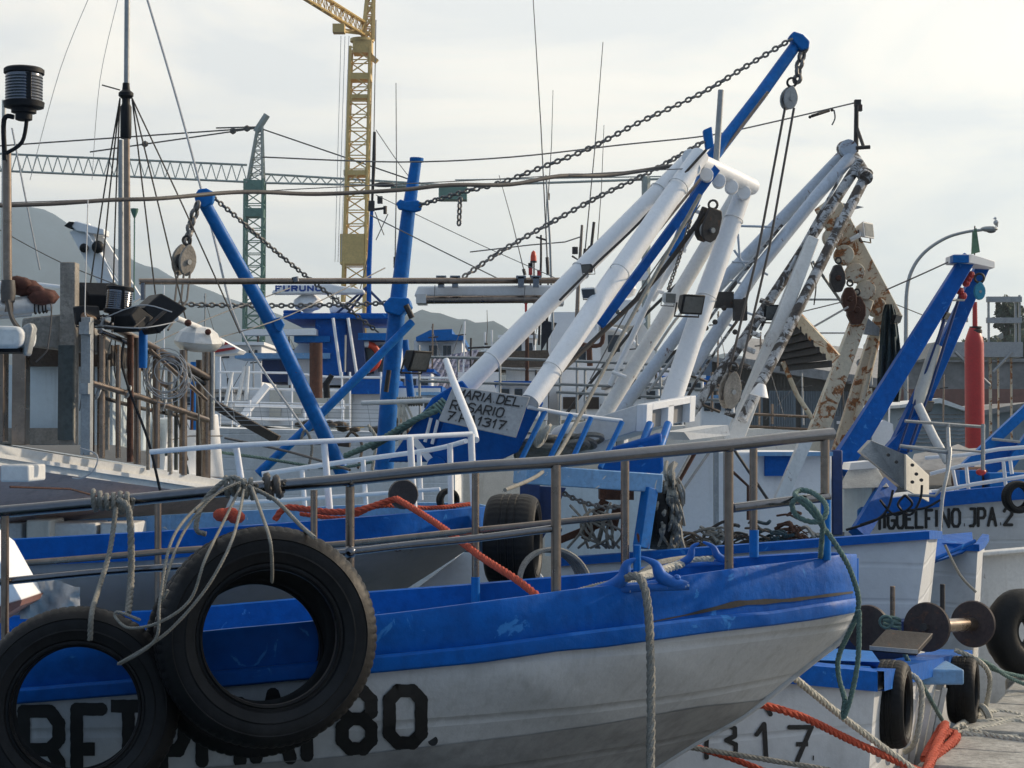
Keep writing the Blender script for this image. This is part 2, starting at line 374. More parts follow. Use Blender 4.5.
# ------------------------------------------------------------------ painted lettering (brush strokes laid on the real surface)
FONT = {
 'A': [[(0, 1), (.5, 0), (1, 1)], [(.2, .62), (.8, .62)]],
 'B': [[(0, 0), (0, 1)], [(0, 0), (.75, 0), (1, .15), (1, .35), (.75, .48), (0, .48)], [(.75, .48), (1, .64), (1, .85), (.75, 1), (0, 1)]],
 'D': [[(0, 0), (0, 1), (.65, 1), (1, .75), (1, .25), (.65, 0), (0, 0)]],
 'E': [[(1, 0), (0, 0), (0, 1), (1, 1)], [(0, .5), (.75, .5)]],
 'F': [[(1, 0), (0, 0), (0, 1)], [(0, .5), (.75, .5)]],
 'G': [[(1, .15), (.75, 0), (.25, 0), (0, .2), (0, .8), (.25, 1), (.75, 1), (1, .8), (1, .55), (.6, .55)]],
 'I': [[(.5, 0), (.5, 1)]],
 'J': [[(.3, 0), (1, 0), (1, .85), (.7, 1), (.2, 1)]],
 'L': [[(0, 0), (0, 1), (1, 1)]],
 'M': [[(0, 1), (0, 0), (.5, .6), (1, 0), (1, 1)]],
 'N': [[(0, 1), (0, 0), (1, 1), (1, 0)]],
 'O': [[(.25, 0), (.75, 0), (1, .2), (1, .8), (.75, 1), (.25, 1), (0, .8), (0, .2), (.25, 0)]],
 'P': [[(0, 1), (0, 0), (.75, 0), (1, .15), (1, .4), (.75, .55), (0, .55)]],
 'R': [[(0, 1), (0, 0), (.75, 0), (1, .15), (1, .38), (.75, .52), (0, .52)], [(.45, .52), (1, 1)]],
 'S': [[(1, .12), (.7, 0), (.3, 0), (0, .18), (.1, .42), (.9, .58), (1, .82), (.7, 1), (.3, 1), (0, .88)]],
 'T': [[(0, 0), (1, 0)], [(.5, 0), (.5, 1)]],
 'U': [[(0, 0), (0, .8), (.25, 1), (.75, 1), (1, .8), (1, 0)]],
 '0': [[(.28, 0), (.72, 0), (1, .18), (1, .82), (.72, 1), (.28, 1), (0, .82), (0, .18), (.28, 0)]],
 '8': [[(.28, 0), (.72, 0), (1, .15), (1, .36), (.72, .48), (.28, .48), (0, .36), (0, .15), (.28, 0)], [(.72, .48), (1, .62), (1, .85), (.72, 1), (.28, 1), (0, .85), (0, .62), (.28, .48)]],
 '1': [[(.1, .3), (.6, 0), (.6, 1)]],
 '2': [[(0, .2), (.25, 0), (.75, 0), (1, .2), (1, .4), (0, 1), (1, 1)]],
 '3': [[(0, .12), (.4, 0), (.9, .1), (.9, .35), (.4, .48), (.95, .62), (.95, .88), (.5, 1), (0, .92)]],
 '7': [[(0, 0), (1, 0), (.35, 1)], [(.3, .5), (.85, .5)]],
 'z': [[(0, 0), (1, 0), (.35, 1)]],
 '.': [[(.3, .93), (.6, .93)]],
 'c': [[(.2, -.15), (.8, -.15)]],
}
def strokes_mb(items, width, place, step=4.0):
    """items: (char, corner mapping fn (u,v)->(a,b)); place(a,b,k)->3D point on the surface"""
    mb = MB(); k = 0; jr = random.Random(3)
    for ch, fn in items:
        for st in FONT[ch]:
            for (a, b) in zip(st, st[1:]):
                p = Vector(fn(*a)); q = Vector(fn(*b)); t = (q-p); ln = t.length; t = t/ln; nrm = Vector((-t.y, t.x))*width/2
                n = max(1, int((q-p).length/step)); k += 1; r0 = []; r1 = []
                for i in range(n+1):
                    c = lerp(p, q, i/n); j0, j1 = jr.uniform(.94, 1.06), jr.uniform(.94, 1.06); r0.append(place(*(c+nrm*j0), k % 7)); r1.append(place(*(c-nrm*j1), k % 7))
                if None in r0 or None in r1: continue
                mb.grid([r0, r1])
                for c in ((Vector(fn(*a)), Vector(fn(*b))) if len(st) > 2 else ()):
                    dsk = [place(c.x+math.cos(2*math.pi*g/10)*width*.53, c.y+math.sin(2*math.pi*g/10)*width*.53, (k+3) % 7) for g in range(10)]
                    if None not in dsk: mb.add(dsk, [tuple(range(10))])
    return mb
def on_mesh(src, off=.004):
    bv = BVHTree.FromPolygons([tuple(q) for q in src.v], src.f); C0 = Vector((0, 0, CAMZ))
    def f(x, y, k):
        r = ray(x, y).normalized(); h, nn, _, _ = bv.ray_cast(C0, r)
        if h is None: return None
        if nn.dot(r) > 0: nn = -nn
        return h+nn*(off+k*.0003)
    return f
def row(text, boxes, jit=0):
    out = []
    for ch, (x0, y0, x1, y1) in zip(text, boxes):
        out.append((ch, lambda u, v, a=x0, b=y0, c=x1, d=y1: (lerp(a, c, u), lerp(b, d, v))))
    return out
def skew_row(text, tl, tr, bl, gap=.3, wide=None):
    """text fitted in a parallelogram"""
    tl, tr, bl = Vector(tl), Vector(tr), Vector(bl); ws = [(wide or {}).get(c, {'I': .35, '.': .35, '1': .6}.get(c, 1)) for c in text]
    tot = sum(ws)+gap*(len(ws)-1); x = 0; out = []
    for c, w_ in zip(text, ws):
        def fn(u, v, a=x, w_=w_): return tl+(tr-tl)*((a+u*w_)/tot)+(bl-tl)*v
        out.append((c, fn)); x += w_+gap
    return out
# ================================================================== SETTING
QZ = CAMZ-1.6
g = MB(); g.add([(-1800, 52, 1.2), (1800, 52, 1.2), (1800, 2860, 1.2), (-1800, 2860, 1.2)], [(0, 1, 2, 3)]); struct('ground', g, M['ground'])
wm = bpy.data.materials.new('harbour_water'); wm.use_nodes = True
b_ = wm.node_tree.nodes['Principled BSDF']; b_.inputs['Base Color'].default_value = (.02, .045, .05, 1); b_.inputs['Roughness'].default_value = .08
n1 = wm.node_tree.nodes.new('ShaderNodeTexNoise'); n1.inputs['Scale'].default_value = 1.4; n1.inputs['Detail'].default_value = 5
b1 = wm.node_tree.nodes.new('ShaderNodeBump'); b1.inputs['Strength'].default_value = .5; b1.inputs['Distance'].default_value = .15
tcn = wm.node_tree.nodes.new('ShaderNodeTexCoord'); wm.node_tree.links.new(tcn.outputs['Object'], n1.inputs['Vector'])
wm.node_tree.links.new(n1.outputs['Fac'], b1.inputs['Height']); wm.node_tree.links.new(b1.outputs[0], b_.inputs['Normal'])
g = MB(); g.add([(-1800, -60, 0), (1800, -60, 0), (1800, 52, 0), (-1800, 52, 0)], [(0, 1, 2, 3)]); struct('water', g, wm)
g = MB(); g.box((0, 52.5, .6), (900, 1, 1.25)); struct('far_quay_wall', g, M['concrete'])

def hill(name, ridge, d, depth, rough=1, seed=0):
    rnd = random.Random(seed); rows = []; n = 90; x0, x1 = ridge[0][0], ridge[-1][0]
    off = [rnd.uniform(-1, 1) for _ in range(n+1)]
    prof = [0, .18, .42, .68, .88, .97, 1.0, .8, .4, 0]; dd = [-1, -.8, -.6, -.4, -.2, -.08, 0, .3, .7, 1]
    for h, q in zip(prof, dd):
        r_ = []
        for i in range(n+1):
            x = lerp(x0, x1, i/n); y = interp(ridge, x); p = P(x, y, d); top = p.z-1+off[i]*rough
            bump = math.sin(i*.5+q*9)*.04+math.sin(i*1.3+q*5)*.02
            r_.append(Vector((p.x, d+q*depth, 1+top*max(0, h+(bump if 0 < h < .97 else 0)))))
        rows.append(r_)
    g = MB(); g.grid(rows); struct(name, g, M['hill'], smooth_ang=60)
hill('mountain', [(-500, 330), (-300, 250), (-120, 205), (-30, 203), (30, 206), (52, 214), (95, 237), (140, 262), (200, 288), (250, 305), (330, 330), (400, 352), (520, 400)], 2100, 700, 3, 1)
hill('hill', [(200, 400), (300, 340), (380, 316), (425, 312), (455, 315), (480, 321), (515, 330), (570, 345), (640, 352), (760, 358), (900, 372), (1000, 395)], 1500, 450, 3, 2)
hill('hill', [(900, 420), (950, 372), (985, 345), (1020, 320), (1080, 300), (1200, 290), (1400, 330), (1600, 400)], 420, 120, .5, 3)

# quay beside the boats, running away to the right
q0 = P(905, 768, 8.35); q1 = P(1026, 664, 12.4)
d_ = (q1-q0); d_.z = 0; d_.normalize(); sidev = Vector((d_.y, -d_.x, 0)).normalized()
nplank = 13; st = Vector((q0.x, q0.y, 0))-d_*3.0
for i in range(nplank):
    a = st+d_*(i*.55); mb = MB()
    e0 = random.uniform(-.05, .05)
    c = a+d_*.27+sidev*(1.7+e0)
    rot = Matrix((( sidev.x, d_.x, 0), (sidev.y, d_.y, 0), (0, 0, 1)))
    mb.box((c.x, c.y, QZ-.11+random.uniform(-.008, .008)), (3.4, .515, .22), rot)
    single('quay_block', mb, M['quay'], 'weathered grey block of the quay edge at the right, beneath the coiled mooring ropes', 'quay block', 'stone blocks along the quay edge', bevel=.02)
mb = MB(); c = st+d_*9.5+sidev*3.4; mb.box((c.x, c.y, (QZ-.24)/2-.3), (6.4, 26, QZ+.3), rot); struct('quay', mb, M['quay'])

# haze: one box of thin air round everything
mb = MB(); mb.box((0, 1370, 144), (3700, 3000, 292)); hz = struct('haze', mb, M['hill'], 'stuff', smooth_ang=0)
hm_ = bpy.data.materials.new('haze_air'); hm_.use_nodes = True; hn = hm_.node_tree.nodes; hn.remove(hn['Principled BSDF'])
pv = hn.new('ShaderNodeVolumePrincipled'); pv.inputs['Color'].default_value = (.66, .83, 1.0, 1); pv.inputs['Density'].default_value = .00040; pv.inputs['Anisotropy'].default_value = .45
hm_.node_tree.links.new(pv.outputs[0], hn['Material Output'].inputs['Volume']); hz.data.materials[0] = hm_
# ================================================================== CRANES
def lattice(mb, a, b, wv, hv, n, r, w1=1.0, diag=True):
    """four chords with bracing between a and b, wv/hv half-size vectors"""
    a = Vector(a); b = Vector(b); wv = Vector(wv); hv = Vector(hv)
    cs = lambda t, i, j: lerp(a, b, t)+wv*i*lerp(1, w1, t)+hv*j*lerp(1, w1, t)
    cor = [(-1, -1), (1, -1), (1, 1), (-1, 1)]
    for c in cor: mb.tube([cs(0, *c), cs(1, *c)], r*1.3, 5)
    for k in range(n):
        t0, t1 = k/n, (k+1)/n
        for q in range(4):
            c0, c1 = cor[q], cor[(q+1) % 4]
            mb.tube([cs(t0, *c0), cs(t0, *c1)], r*.6, 4)
            if k % 2: c0, c1 = c1, c0
            mb.tube([cs(t0, *c0), cs(t1, *c1)], r*.7, 4)
            if diag: mb.tube([cs(t0, *c1), cs(t1, *c0)], r*.5, 4)
    return mb
d = 110; k = px(d)
t = Thing('tower_crane', 'yellow lattice tower crane rising above the harbour with its jib swung toward the upper left', 'crane', (P(352, 430, d).x, d, 1.2), 'tower cranes above the harbour')
mast = t.part('mast', lattice(MB(), Vector((P(350, 430, d).x, d, 1.2)), P(361, 48, d), (11.5*k, 0, 0), (0, 11.5*k, 0), 30, .075, .85, False), M['yellow'])
mb = MB(); [mb.box(P(x, y, d), (wd*k, wd*k, h*k)) for x, y, wd, h in ((355.5, 174, 22, 5), (361, 78, 21, 6), (360, 98, 20, 4))]; t.part('collar', mb, M['yellow'], mast)
mb = MB(); mb.box(P(353, 250, d), (24*k, 24*k, 30*k)); t.part('climbing_frame', mb, M['yellow'], mast)
mb = MB(); mb.box(P(363, 48, d), (19*k, 20*k, 13*k)); mb.lathe([(12*k, 0), (12*k, 3*k)], P(362, 42, d), n=16); mb.beam(P(368, 54, d), P(377, 62, d), 5*k, 5*k); t.part('slewing_unit', mb, M['yellow'])
mb = MB(); lattice(mb, P(366, 30, d), P(190, -80, 90), (0, 6.5*k, 0), (0, 0, 6.5*k), 30, .055, 1, False); t.part('jib', mb, M['yellow'])
mb = MB(); mb.tube([P(338, 30, 107), P(372, 34, 111)], .15, 6); mb.box(P(339, 29, 106), (.7, .7, .5)); t.part('trolley', mb, M['yellow'])
mb = MB(); lattice(mb, P(368, 40, d), P(373, -45, d), (5*k, 0, 0), (0, 5*k, 0), 7, .09, .3); t.part('apex_tower', mb, M['yellow'])
mb = MB(); [mb.tube([P(341+i*4, 36, 104), P(335+i*3, 262, 104)], .022, 4) for i in range(3)]; t.part('hoist_cable', mb, M['wire_pale'])
d = 140; k = px(d)
t = Thing('tower_crane', 'distant green tower crane with long grey flat jib behind the blue boom', 'crane', (P(254, 430, d).x, d, 1.2), 'tower cranes above the harbour')
t.part('mast', lattice(MB(), Vector((P(253, 430, d).x, d, 1.2)), P(255, 180, d), (9*k, 0, 0), (0, 9*k, 0), 22, .085, 1, False), M['green'])
mb = MB(); [mb.box(P(255, y, d), (18*k, 18*k, h*k)) for y, h in ((186, 10), (213, 8))]; t.part('slewing_unit', mb, M['green'])
mb = MB(); lattice(mb, P(256, 182, d), P(260, 127, d), (7.5*k, 0, 0), (0, 7*k, 0), 7, .08, .3, False); mb.tube([P(256, 132, d), P(267, 115, d)], .3, 6); t.part('apex_tower', mb, M['greygreen'])
mb = MB()
for x in range(8): pass
def flat_jib(mb, x0, x1, top, bot, n):
    for j in (-.7, .7): mb.tube([P(x0, bot[0], d+j), P(x1, bot[1], d+j)], .09, 5)
    mb.tube([P(x0, top[0], d), P(x1, top[1], d)], .09, 5)
    for i in range(n):
        a, m_, b = i/n, (i+.5)/n, (i+1)/n
        X = lambda q: lerp(x0, x1, q); T = lambda q: lerp(*top, q); B = lambda q: lerp(*bot, q)
        for j in (-.7, .7):
            mb.tube([P(X(a), B(a), d+j), P(X(m_), T(m_), d)], .05, 4); mb.tube([P(X(m_), T(m_), d), P(X(b), B(b), d+j)], .05, 4)
    return mb
t.part('jib', flat_jib(MB(), -60, 247, (151, 165), (168, 182), 30), M['greygreen'])
t.part('counter_jib', flat_jib(MB(), 265, 462, (174, 186), (183, 187), 16), M['greygreen'])
mb = MB(); mb.box(P(453, 193, d), (28*k, 20*k, 15*k)); mb.box(P(402, 187, d), (22*k, 10*k, 6*k)); t.part('counterweight', mb, M['green'])
mb = MB()
for a, b in (((257, 128), (90, 152)), ((262, 129), (420, 183)), ((257, 128), (-60, 150)), ((216, 128), (257, 127))): mb.tube(PP([(*a, d), (*b, d)]), .07, 4)
for x, y in ((233, 131), (247, 128.5), (145, 144)): mb.ball(P(x, y, d), .28, 6)
t.part('pendant_line', mb, M['iron'])
d = 200
t = Thing('tower_crane', 'far off pale lattice jib crane, only its thin arm showing behind the cable', 'crane', (P(600, 430, d).x, d, 1.2), 'tower cranes above the harbour')
mb = MB(); mb.tube(PP([(455, 186, d), (690, 178, d)]), .14, 5); mb.tube(PP([(455, 180, d), (690, 176, d)]), .09, 4); t.part('jib', mb, M['greygreen'])
mb = MB(); mb.tube([Vector((P(646, 430, d).x, d, 1.2)), P(646, 177, d)], .5, 6); t.part('mast', mb, M['greygreen'])

# ================================================================== STREET LAMP + GULL
d = 60; k = px(d)
t = Thing('street_lamp', 'tall curved grey street lamp beyond the blue gantry with a gull on its head', 'street lamp', (P(906, 430, d).x, d, 1.2))
t.part('pole', ptube(MB(), [(906, 452, d), (906, 400, d), (906, 330, d), (907, 290, d), (913, 268, d), (926, 251, d), (946, 238, d), (966, 232, d), (982, 230, d)], [5, 4.6, 4.2, 3.8, 3.6, 3.4, 3.2, 3, 3], sm=5), M['galv'])
mb = MB(); mb.ball(P(989, 229, d), 1, 12, (9*k, 4*k, 3*k)); t.part('lamp_head', mb, M['galv']); mb = MB(); mb.ball(P(991, 231, d), 1, 10, (5*k, 3*k, 2.2*k)); t.part('lamp_lens', mb, M['lens'])
mb = MB(); mb.ball(P(996, 222.5, d), 1, 12, (2.4*k, 5*k, 2.8*k)); mb.ball(P(995.3, 218.3, d-.1), 1.5*k, 10); mb.tube([P(994.6, 218.4, d-.12), P(993, 219, d-.16)], [.03, .008], 5); mb.tube([P(995.5, 225, d), P(995.5, 227.5, d)], .012, 4); mb.tube([P(996.7, 225, d), P(996.7, 227.5, d)], .012, 4); mb.tube([P(996.6, 224, d+.12), P(997.5, 226.5, d+.25)], [.05, .02], 6)
single('gull', mb, M['feather'], 'small pale gull perched on top of the curved street lamp', 'bird')

# ================================================================== FAR SHORE BUILDINGS
def ribs(mb, x0, y0, x1, y1, d, step, dep=.05):
    x = x0
    while x < x1:
        pbox(mb, x, y0, min(x+step*.5, x1), y1, d-dep, dep); x += step
    return mb
d = 62
t = Thing('harbour_shed', 'long brown corrugated harbour shed with grey shutters behind the rusted gantry', 'shed', (P(790, 430, d).x, d, 1.2))
mb = MB(); pprism(mb, [(700, 455), (700, 357), (745, 367), (880, 388), (880, 455)], d, 12); wl = t.part('wall', mb, M['shed'])
mb = ribs(MB(), 702, 370, 790, 388, d-.02, 3.4); ribs(mb, 700, 392, 726, 440, d-.02, 3); t.part('cladding', mb, M['shed'], wl)
mb = MB(); mb.prism([P(690, 352, d-.8), P(746, 363, d-.8), P(900, 386, d-.8), P(900, 391, d-.8), P(746, 368, d-.8), P(690, 357, d-.8)], (0, 14, .0)); mb.prism([P(740, 341, d+6), P(890, 355, d+6), P(900, 386, d-.8), P(746, 363, d-.8)], (0, 0, .15)); t.part('roof', mb, M['roof_grey'])
for x0, x1 in ((732, 763), (769, 796), (801, 822), (832, 850)):
    s_ = MB(); pbox(s_, x0, 390+(x0-732)*.02, x1, 448, d-.15, .1); sh = t.part('shutter', s_, M['shutter']); t.part('slat', ribs(MB(), x0+.5, 391, x1-.5, 447, d-.2, 2.4, .06), M['shutter'], sh)
mb = MB(); pprism(mb, [(853, 390), (872, 388), (876, 440), (853, 445)], d-1.2, .5); t.part('cream_wall_panel', mb, M['rusty'])
d = 58
t = Thing('shed', 'small dark blue corrugated shed with pitched roof behind the white gantry legs', 'shed', (P(680, 430, d).x, d, 1.2))
mb = MB(); pprism(mb, [(655, 440), (655, 361), (678, 351), (690, 357), (712, 360), (712, 440)], d, 6); wl = t.part('wall', mb, mat('slate_blue_cladding', (.13, .17, .22), .7, bump=.05))
ribs(mb := MB(), 656, 368, 690, 436, d-.02, 3); t.part('cladding', mb, M['roof_grey'], wl)
mb = MB(); mb.prism([P(650, 362, d-.4), P(679, 348, d-.4), P(692, 352, d-.4), P(692, 355, d-.4), P(679, 352, d-.4), P(650, 366, d-.4)], (0, 7, 0)); t.part('roof', mb, M['wood_dark'])
d = 95
t = Thing('harbour_wall', 'long weathered concrete harbour wall with a dull red band at the right', 'wall', (P(900, 430, d).x, d, 1.2))
mb = MB(); pprism(mb, [(640, 460), (640, 362), (1100, 362), (1100, 460)], d, 2); t.part('wall', mb, M['concrete'])
mb = MB(); pbox(mb, 840, 389, 1100, 408, d-.3, .28); t.part('painted_band', mb, M['redband'])
mb = MB(); pbox(mb, 640, 358.5, 1100, 362, d-.3, 2.6); t.part('coping', mb, M['concrete'])
d = 48
t = Thing('boat_shed', 'low pale boat shed with ribbed grey side wall beside the red pillar', 'shed', (P(930, 430, d).x, d, 0))
mb = MB(); pprism(mb, [(905, 470), (905, 406), (940, 402), (968, 412), (968, 470)], d, 6); wl = t.part('wall', mb, mat('pale_blue_cladding', (.30, .36, .40), .6, bump=0))
mb = MB(); [pbox(mb, 906, y, 967, y+1.2, d-.06, .05) for y in range(414, 450, 4)]; t.part('cladding', mb, M['roof_grey'], wl)
mb = MB(); pprism(mb, [(900, 405), (940, 398), (972, 410), (972, 413), (940, 403), (900, 408)], d-.4, 7); t.part('roof', mb, M['white_worn'])
t = Thing('boat_shed', 'low grey roofed shed at the far right behind the blue boat arm', 'shed', (P(1000, 430, 50).x, 50, 0))
mb = MB(); pprism(mb, [(985, 470), (985, 412), (1040, 405), (1090, 415), (1090, 470)], 50, 6); t.part('wall', mb, M['shutter'])
mb = MB(); pprism(mb, [(980, 411), (1030, 402), (1095, 412), (1095, 416), (1030, 408), (980, 416)], 49.6, 7); t.part('roof', mb, M['concrete'])
# satellite dishes
for x, y, r_, lab in ((869.5, 348, 6, 'larger round satellite dish on a thin mast above the shed roof'), (861, 364, 4.5, 'smaller satellite dish low against the shed roof')):
    d = 56; k = px(d); t = Thing('satellite_dish', lab, 'satellite dish', P(x+2, 385, d), 'satellite dishes on the shed roof')
    mb = MB(); ax = Vector((-.25, -1, .25)); mb.lathe([(0.01, 0), (r_*.6*k, .03), (r_*k, .12), (r_*.98*k, .13), (r_*.6*k, .05), (0.01, .02)], P(x, y, d), ax, 20, False); t.part('dish', mb, M['galv'])
    mb = MB(); mb.tube([P(x, y, d+.1), P(x+2, y+r_, d+.15), P(x+2, 385, d+.15)], .04, 6); t.part('mast', mb, M['galv'])
# building with pale lilac roof
d = 40; k = px(d)
t = Thing('harbour_building', 'white harbour building with blue roof parapet and pale lilac sloping lower roof', 'building', (P(440, 430, d).x, d, 0))
wl = MB(); pprism(wl, [(414, 440), (414, 340), (462, 340), (462, 440)], d, 5); w_o = t.part('wall', wl, M['white'])
mb = MB(); pprism(mb, [(416, 337), (430, 330), (452, 329), (452, 334), (464, 336), (464, 340), (416, 341)], d-.5, 6); t.part('roof', mb, M['blue_mast'])
for x in (433, 447):
    f = MB(); pbox(f, x-5, 344, x+5, 358, d-.12, .1); fo = t.part('window', f, M['white']); q = MB(); pbox(q, x-4, 345.5, x-.4, 357, d-.16, .03); pbox(q, x+.4, 345.5, x+4, 357, d-.16, .03); t.part('pane', q, M['glass'], fo)
mb = MB(); mb.prism([P(436, 360, d-1), P(478, 352, d-1), P(470, 412, d-5), P(398, 412, d-5)], (0, 0, -.15)); ro = t.part('lower_roof', mb, M['tile'])
mb = MB()
for i in range(9):
    f = i/8; mb.tube([lerp(P(436, 360, d-1), P(398, 412, d-5), f)+Vector((0, 0, .03)), lerp(P(478, 352, d-1), P(470, 412, d-5), f)+Vector((0, 0, .03))], .035, 4)
for i in range(9):
    f = i/8; mb.tube([lerp(P(436, 360, d-1), P(478, 352, d-1), f)+Vector((0, 0, .03)), lerp(P(398, 412, d-5), P(470, 412, d-5), f)+Vector((0, 0, .03))], .03, 4)
t.part('roof_seam', mb, mat('lilac_seam', (.36, .33, .40), .7, bump=0), ro)
# tree clumps right
def tree(name, label, x, y, d, rx, ry, seed, n=700):
    rnd = random.Random(seed); t = Thing(name, label, 'tree', (P(x, 430, d).x, d, 1.2), 'trees on the rise behind the pier')
    c = P(x, y, d); k = px(d); mb = MB(); lobes = [(c+Vector((rnd.uniform(-.6, .6)*rx*k, rnd.uniform(-.5, .5)*rx*k, rnd.uniform(-.5, .55)*ry*k)), rnd.uniform(.35, .6)) for _ in range(11)]
    for i in range(n):
        lc, lr = rnd.choice(lobes); dv = Vector((rnd.gauss(0, 1), rnd.gauss(0, 1), rnd.gauss(0, 1))).normalized()
        p = lc+Vector((dv.x*rx*k*lr, dv.y*rx*k*lr, dv.z*ry*k*lr))*rnd.uniform(.7, 1.05); s_ = rnd.uniform(.12, .3)
        u = Vector((rnd.gauss(0, 1), rnd.gauss(0, 1), rnd.gauss(0, 1))).normalized(); w_ = u.orthogonal().normalized()
        mb.add([p-u*s_, p+w_*s_*.6, p+u*s_, p-w_*s_*.6], [(0, 1, 2, 3)])
    t.part('crown', mb, M['leaf'], smooth_ang=0)
    mb = MB(); b0 = Vector((P(x, 430, d).x, d, 1.2)); mb.tube([b0, lerp(b0, c, .6), c], [.3, .2, .08], 7)
    for lc, _ in lobes[:6]: mb.tube([lerp(b0, c, .6), lc], [.13, .03], 5)
    t.part('trunk', mb, M['bark'])
tree('tree', 'tall dark tree at the right edge behind the steel platform', 1008, 318, 120, 17, 22, 3, 1100)
tree('tree', 'lower rounded dark tree right of the red pillar', 985, 352, 125, 20, 16, 4, 900)
tree('tree', 'dark bushy tree behind the top of the red pillar', 930, 366, 130, 30, 10, 5, 900)
tree('tree', 'dark tree beyond the lower deck of the steel platform at the right edge', 1030, 348, 118, 22, 18, 6, 900)

# ================================================================== STEEL PLATFORM + RED PILLAR
d = 26; k = px(d)
t = Thing('steel_platform', 'grey galvanised steel stair platform with two railed levels at the right', 'platform', (P(985, 470, d).x, d, .3))
mb = MB()
for y, h in ((351, 14), ): pbox(mb, 935, y-h/2-2, 1023, y+h/2-1, d, 1.2)
t.part('deck', mb, M['galv'])
mb = MB(); [pbox(mb, 987, y, 1022, y+5.5, d+.02, .06) for y in (296.5, 317.5)]; pbox(mb, 946, 318, 968, 322, d+.02, .05); t.part('rail', mb, M['galv'])
for x, y0 in ((989, 297), (1020, 295), (1016, 300), (943, 305)): mb = MB(); pbox(mb, x-1, y0, x+1, 347, d+.1, .05); t.part('post', mb, M['galv'])
for x, wd in ((991, 3), (999, 2), (1012, 2.2)): mb = MB(); pbox(mb, x-wd/2, 357, x+wd/2, 470, d+.3, .05); t.part('leg', mb, M['rusty'])
mb = MB(); ptube(mb, [(955, 352, d), (990, 385, d)], 3); ptube(mb, [(1012, 352, d), (993, 372, d)], 3); t.part('brace', mb, M['galv'])
d = 24; k = px(d)
t = Thing('hydraulic_pillar', 'stout red hydraulic crane pillar standing beside the steel platform', 'crane pillar', (P(975, 470, d).x, d, .3))
mb = MB(); base = P(975, 470, d)
mb.lathe([(9.5*k, 0), (9.5*k, (470-344)*k), (8.5*k, (470-338)*k), (5*k, (470-328)*k), (4*k, (470-327)*k)], base, n=24); t.part('cylinder', mb, M['red'])
mb = MB(); mb.lathe([(2.6*k, 0), (2.3*k, 26*k)], P(975, 328, d), n=14); t.part('rod', mb, M['red'])
mb = MB(); mb.lathe([(6.5*k, 0), (6.5*k, 3*k), (5*k, 4*k), (6*k, 5*k), (6*k, 6.5*k)], P(975.5, 333, d), n=18); t.part('collar', mb, M['iron'])
# ================================================================== BACKGROUND BOATS
def rails(name, label, cat_, runs, posts, d, m, loc, group=None, wpx=2.2):
    t = Thing(name, label, cat_, loc, group)
    for r_ in runs: t.part('rail', line([(x, y, d) for x, y in r_], wpx), m)
    for x0, y0, x1, y1 in posts: t.part('post', line([(x0, y0, d), (x1, y1, d)], wpx*.9), m)
    return t
def hull_far(t, top, bot_y, d, half, m, name='hull', taper=.7):
    """simple plumb-sided far hull, seen side on, real beam"""
    mb = MB(); rows = []
    up = [P(x, y, d) for x, y in top]
    for f, e in ((0, 1.0), (.35, .97), (.7, .85), (1, taper)):
        r_ = []
        for p in up: r_.append(Vector((p.x, d+half*(1-e), lerp(p.z, .0, f))))
        rows.append(r_)
    mb.grid(rows); rb = [[Vector((p.x, 2*(d+half)-p.y, p.z)) for p in r_] for r_ in rows]; mb.grid(rb)
    mb.grid([rows[0], rb[0]]); mb.add([rows[i][0] for i in range(4)]+[rb[i][0] for i in range(3, -1, -1)], [tuple(range(8))]); mb.add([rows[i][-1] for i in range(4)]+[rb[i][-1] for i in range(3, -1, -1)], [tuple(range(8))])
    return t.part(name, mb, m)

# --- blue and white trawler with open bridge and radar
d = 27; k = px(d)
t = Thing('trawler', 'blue and white trawler with radar bar on its bridge behind the slanting blue boom', 'trawler', (P(330, 480, d).x, d, 0))
hull_far(t, [(195, 420), (260, 428), (330, 430), (420, 424), (440, 418)], 0, d, 2.2, M['white_worn'])
mb = MB(); pbox(mb, 315, 318, 347, 376, d, 1.6); t.part('bridge_tower', mb, M['blue'], bevel=.03)
mb = MB(); pbox(mb, 283, 313, 392, 319, d-.2, 2.4); pbox(mb, 283, 310, 300, 313.5, d, .8); t.part('bridge_roof', mb, M['blue'], bevel=.02)
mb = MB(); pbox(mb, 294, 336, 330, 342, d-.1, 2); pbox(mb, 358, 333, 388, 340, d-.1, 2); t.part('blue_trim', mb, M['blue_mast'])
mb = MB(); pbox(mb, 240, 329, 316, 335, d-.3, .3); t.part('white_beam', mb, M['white'])
mb = MB(); pprism(mb, [(288, 358), (300, 342), (347, 342), (394, 342), (394, 385), (288, 385)], d+.3, 2.2); t.part('wheelhouse', mb, M['white'])
mb = MB(); pprism(mb, [(347, 318), (362, 318), (366, 376), (347, 376)], d-.1, .4); t.part('ladder_panel', mb, M['navy'])
for x0, x1 in ((333, 341), (348, 357)): t.part('stanchion', line([(x0, 318, d-.4), (x1, 376, d-.4)], 3.4), M['white'])
t.part('ladder', line([(345.5, 335, d-.5), (345, 372, d-.5)], 2.2), M['galv'])
mb = MB()
for x0, x1, y0, y1 in ((366, 374, 346, 374), (378, 386, 345, 372)): pbox(mb, x0, y0, x1, y1, d+.2, .06)
t.part('window', mb, M['glass'])
mb = MB(); pbox(mb, 262, 359, 292, 382, d+.4, 2); t.part('side_cabin', mb, M['navy'])
mb = MB(); pbox(mb, 235, 353, 330, 358.5, d-.1, 1); t.part('walkway', mb, M['lblue'])
mb = MB(); pbox(mb, 350, 379, 396, 394, d-.1, 2); pbox(mb, 395, 386, 442, 400, d+.2, 2); t.part('blue_bulwark', mb, M['blue'])
mb = MB(); pbox(mb, 230, 388, 440, 426, d+.1, 2.4); t.part('deckhouse', mb, M['white'])
mb = MB()
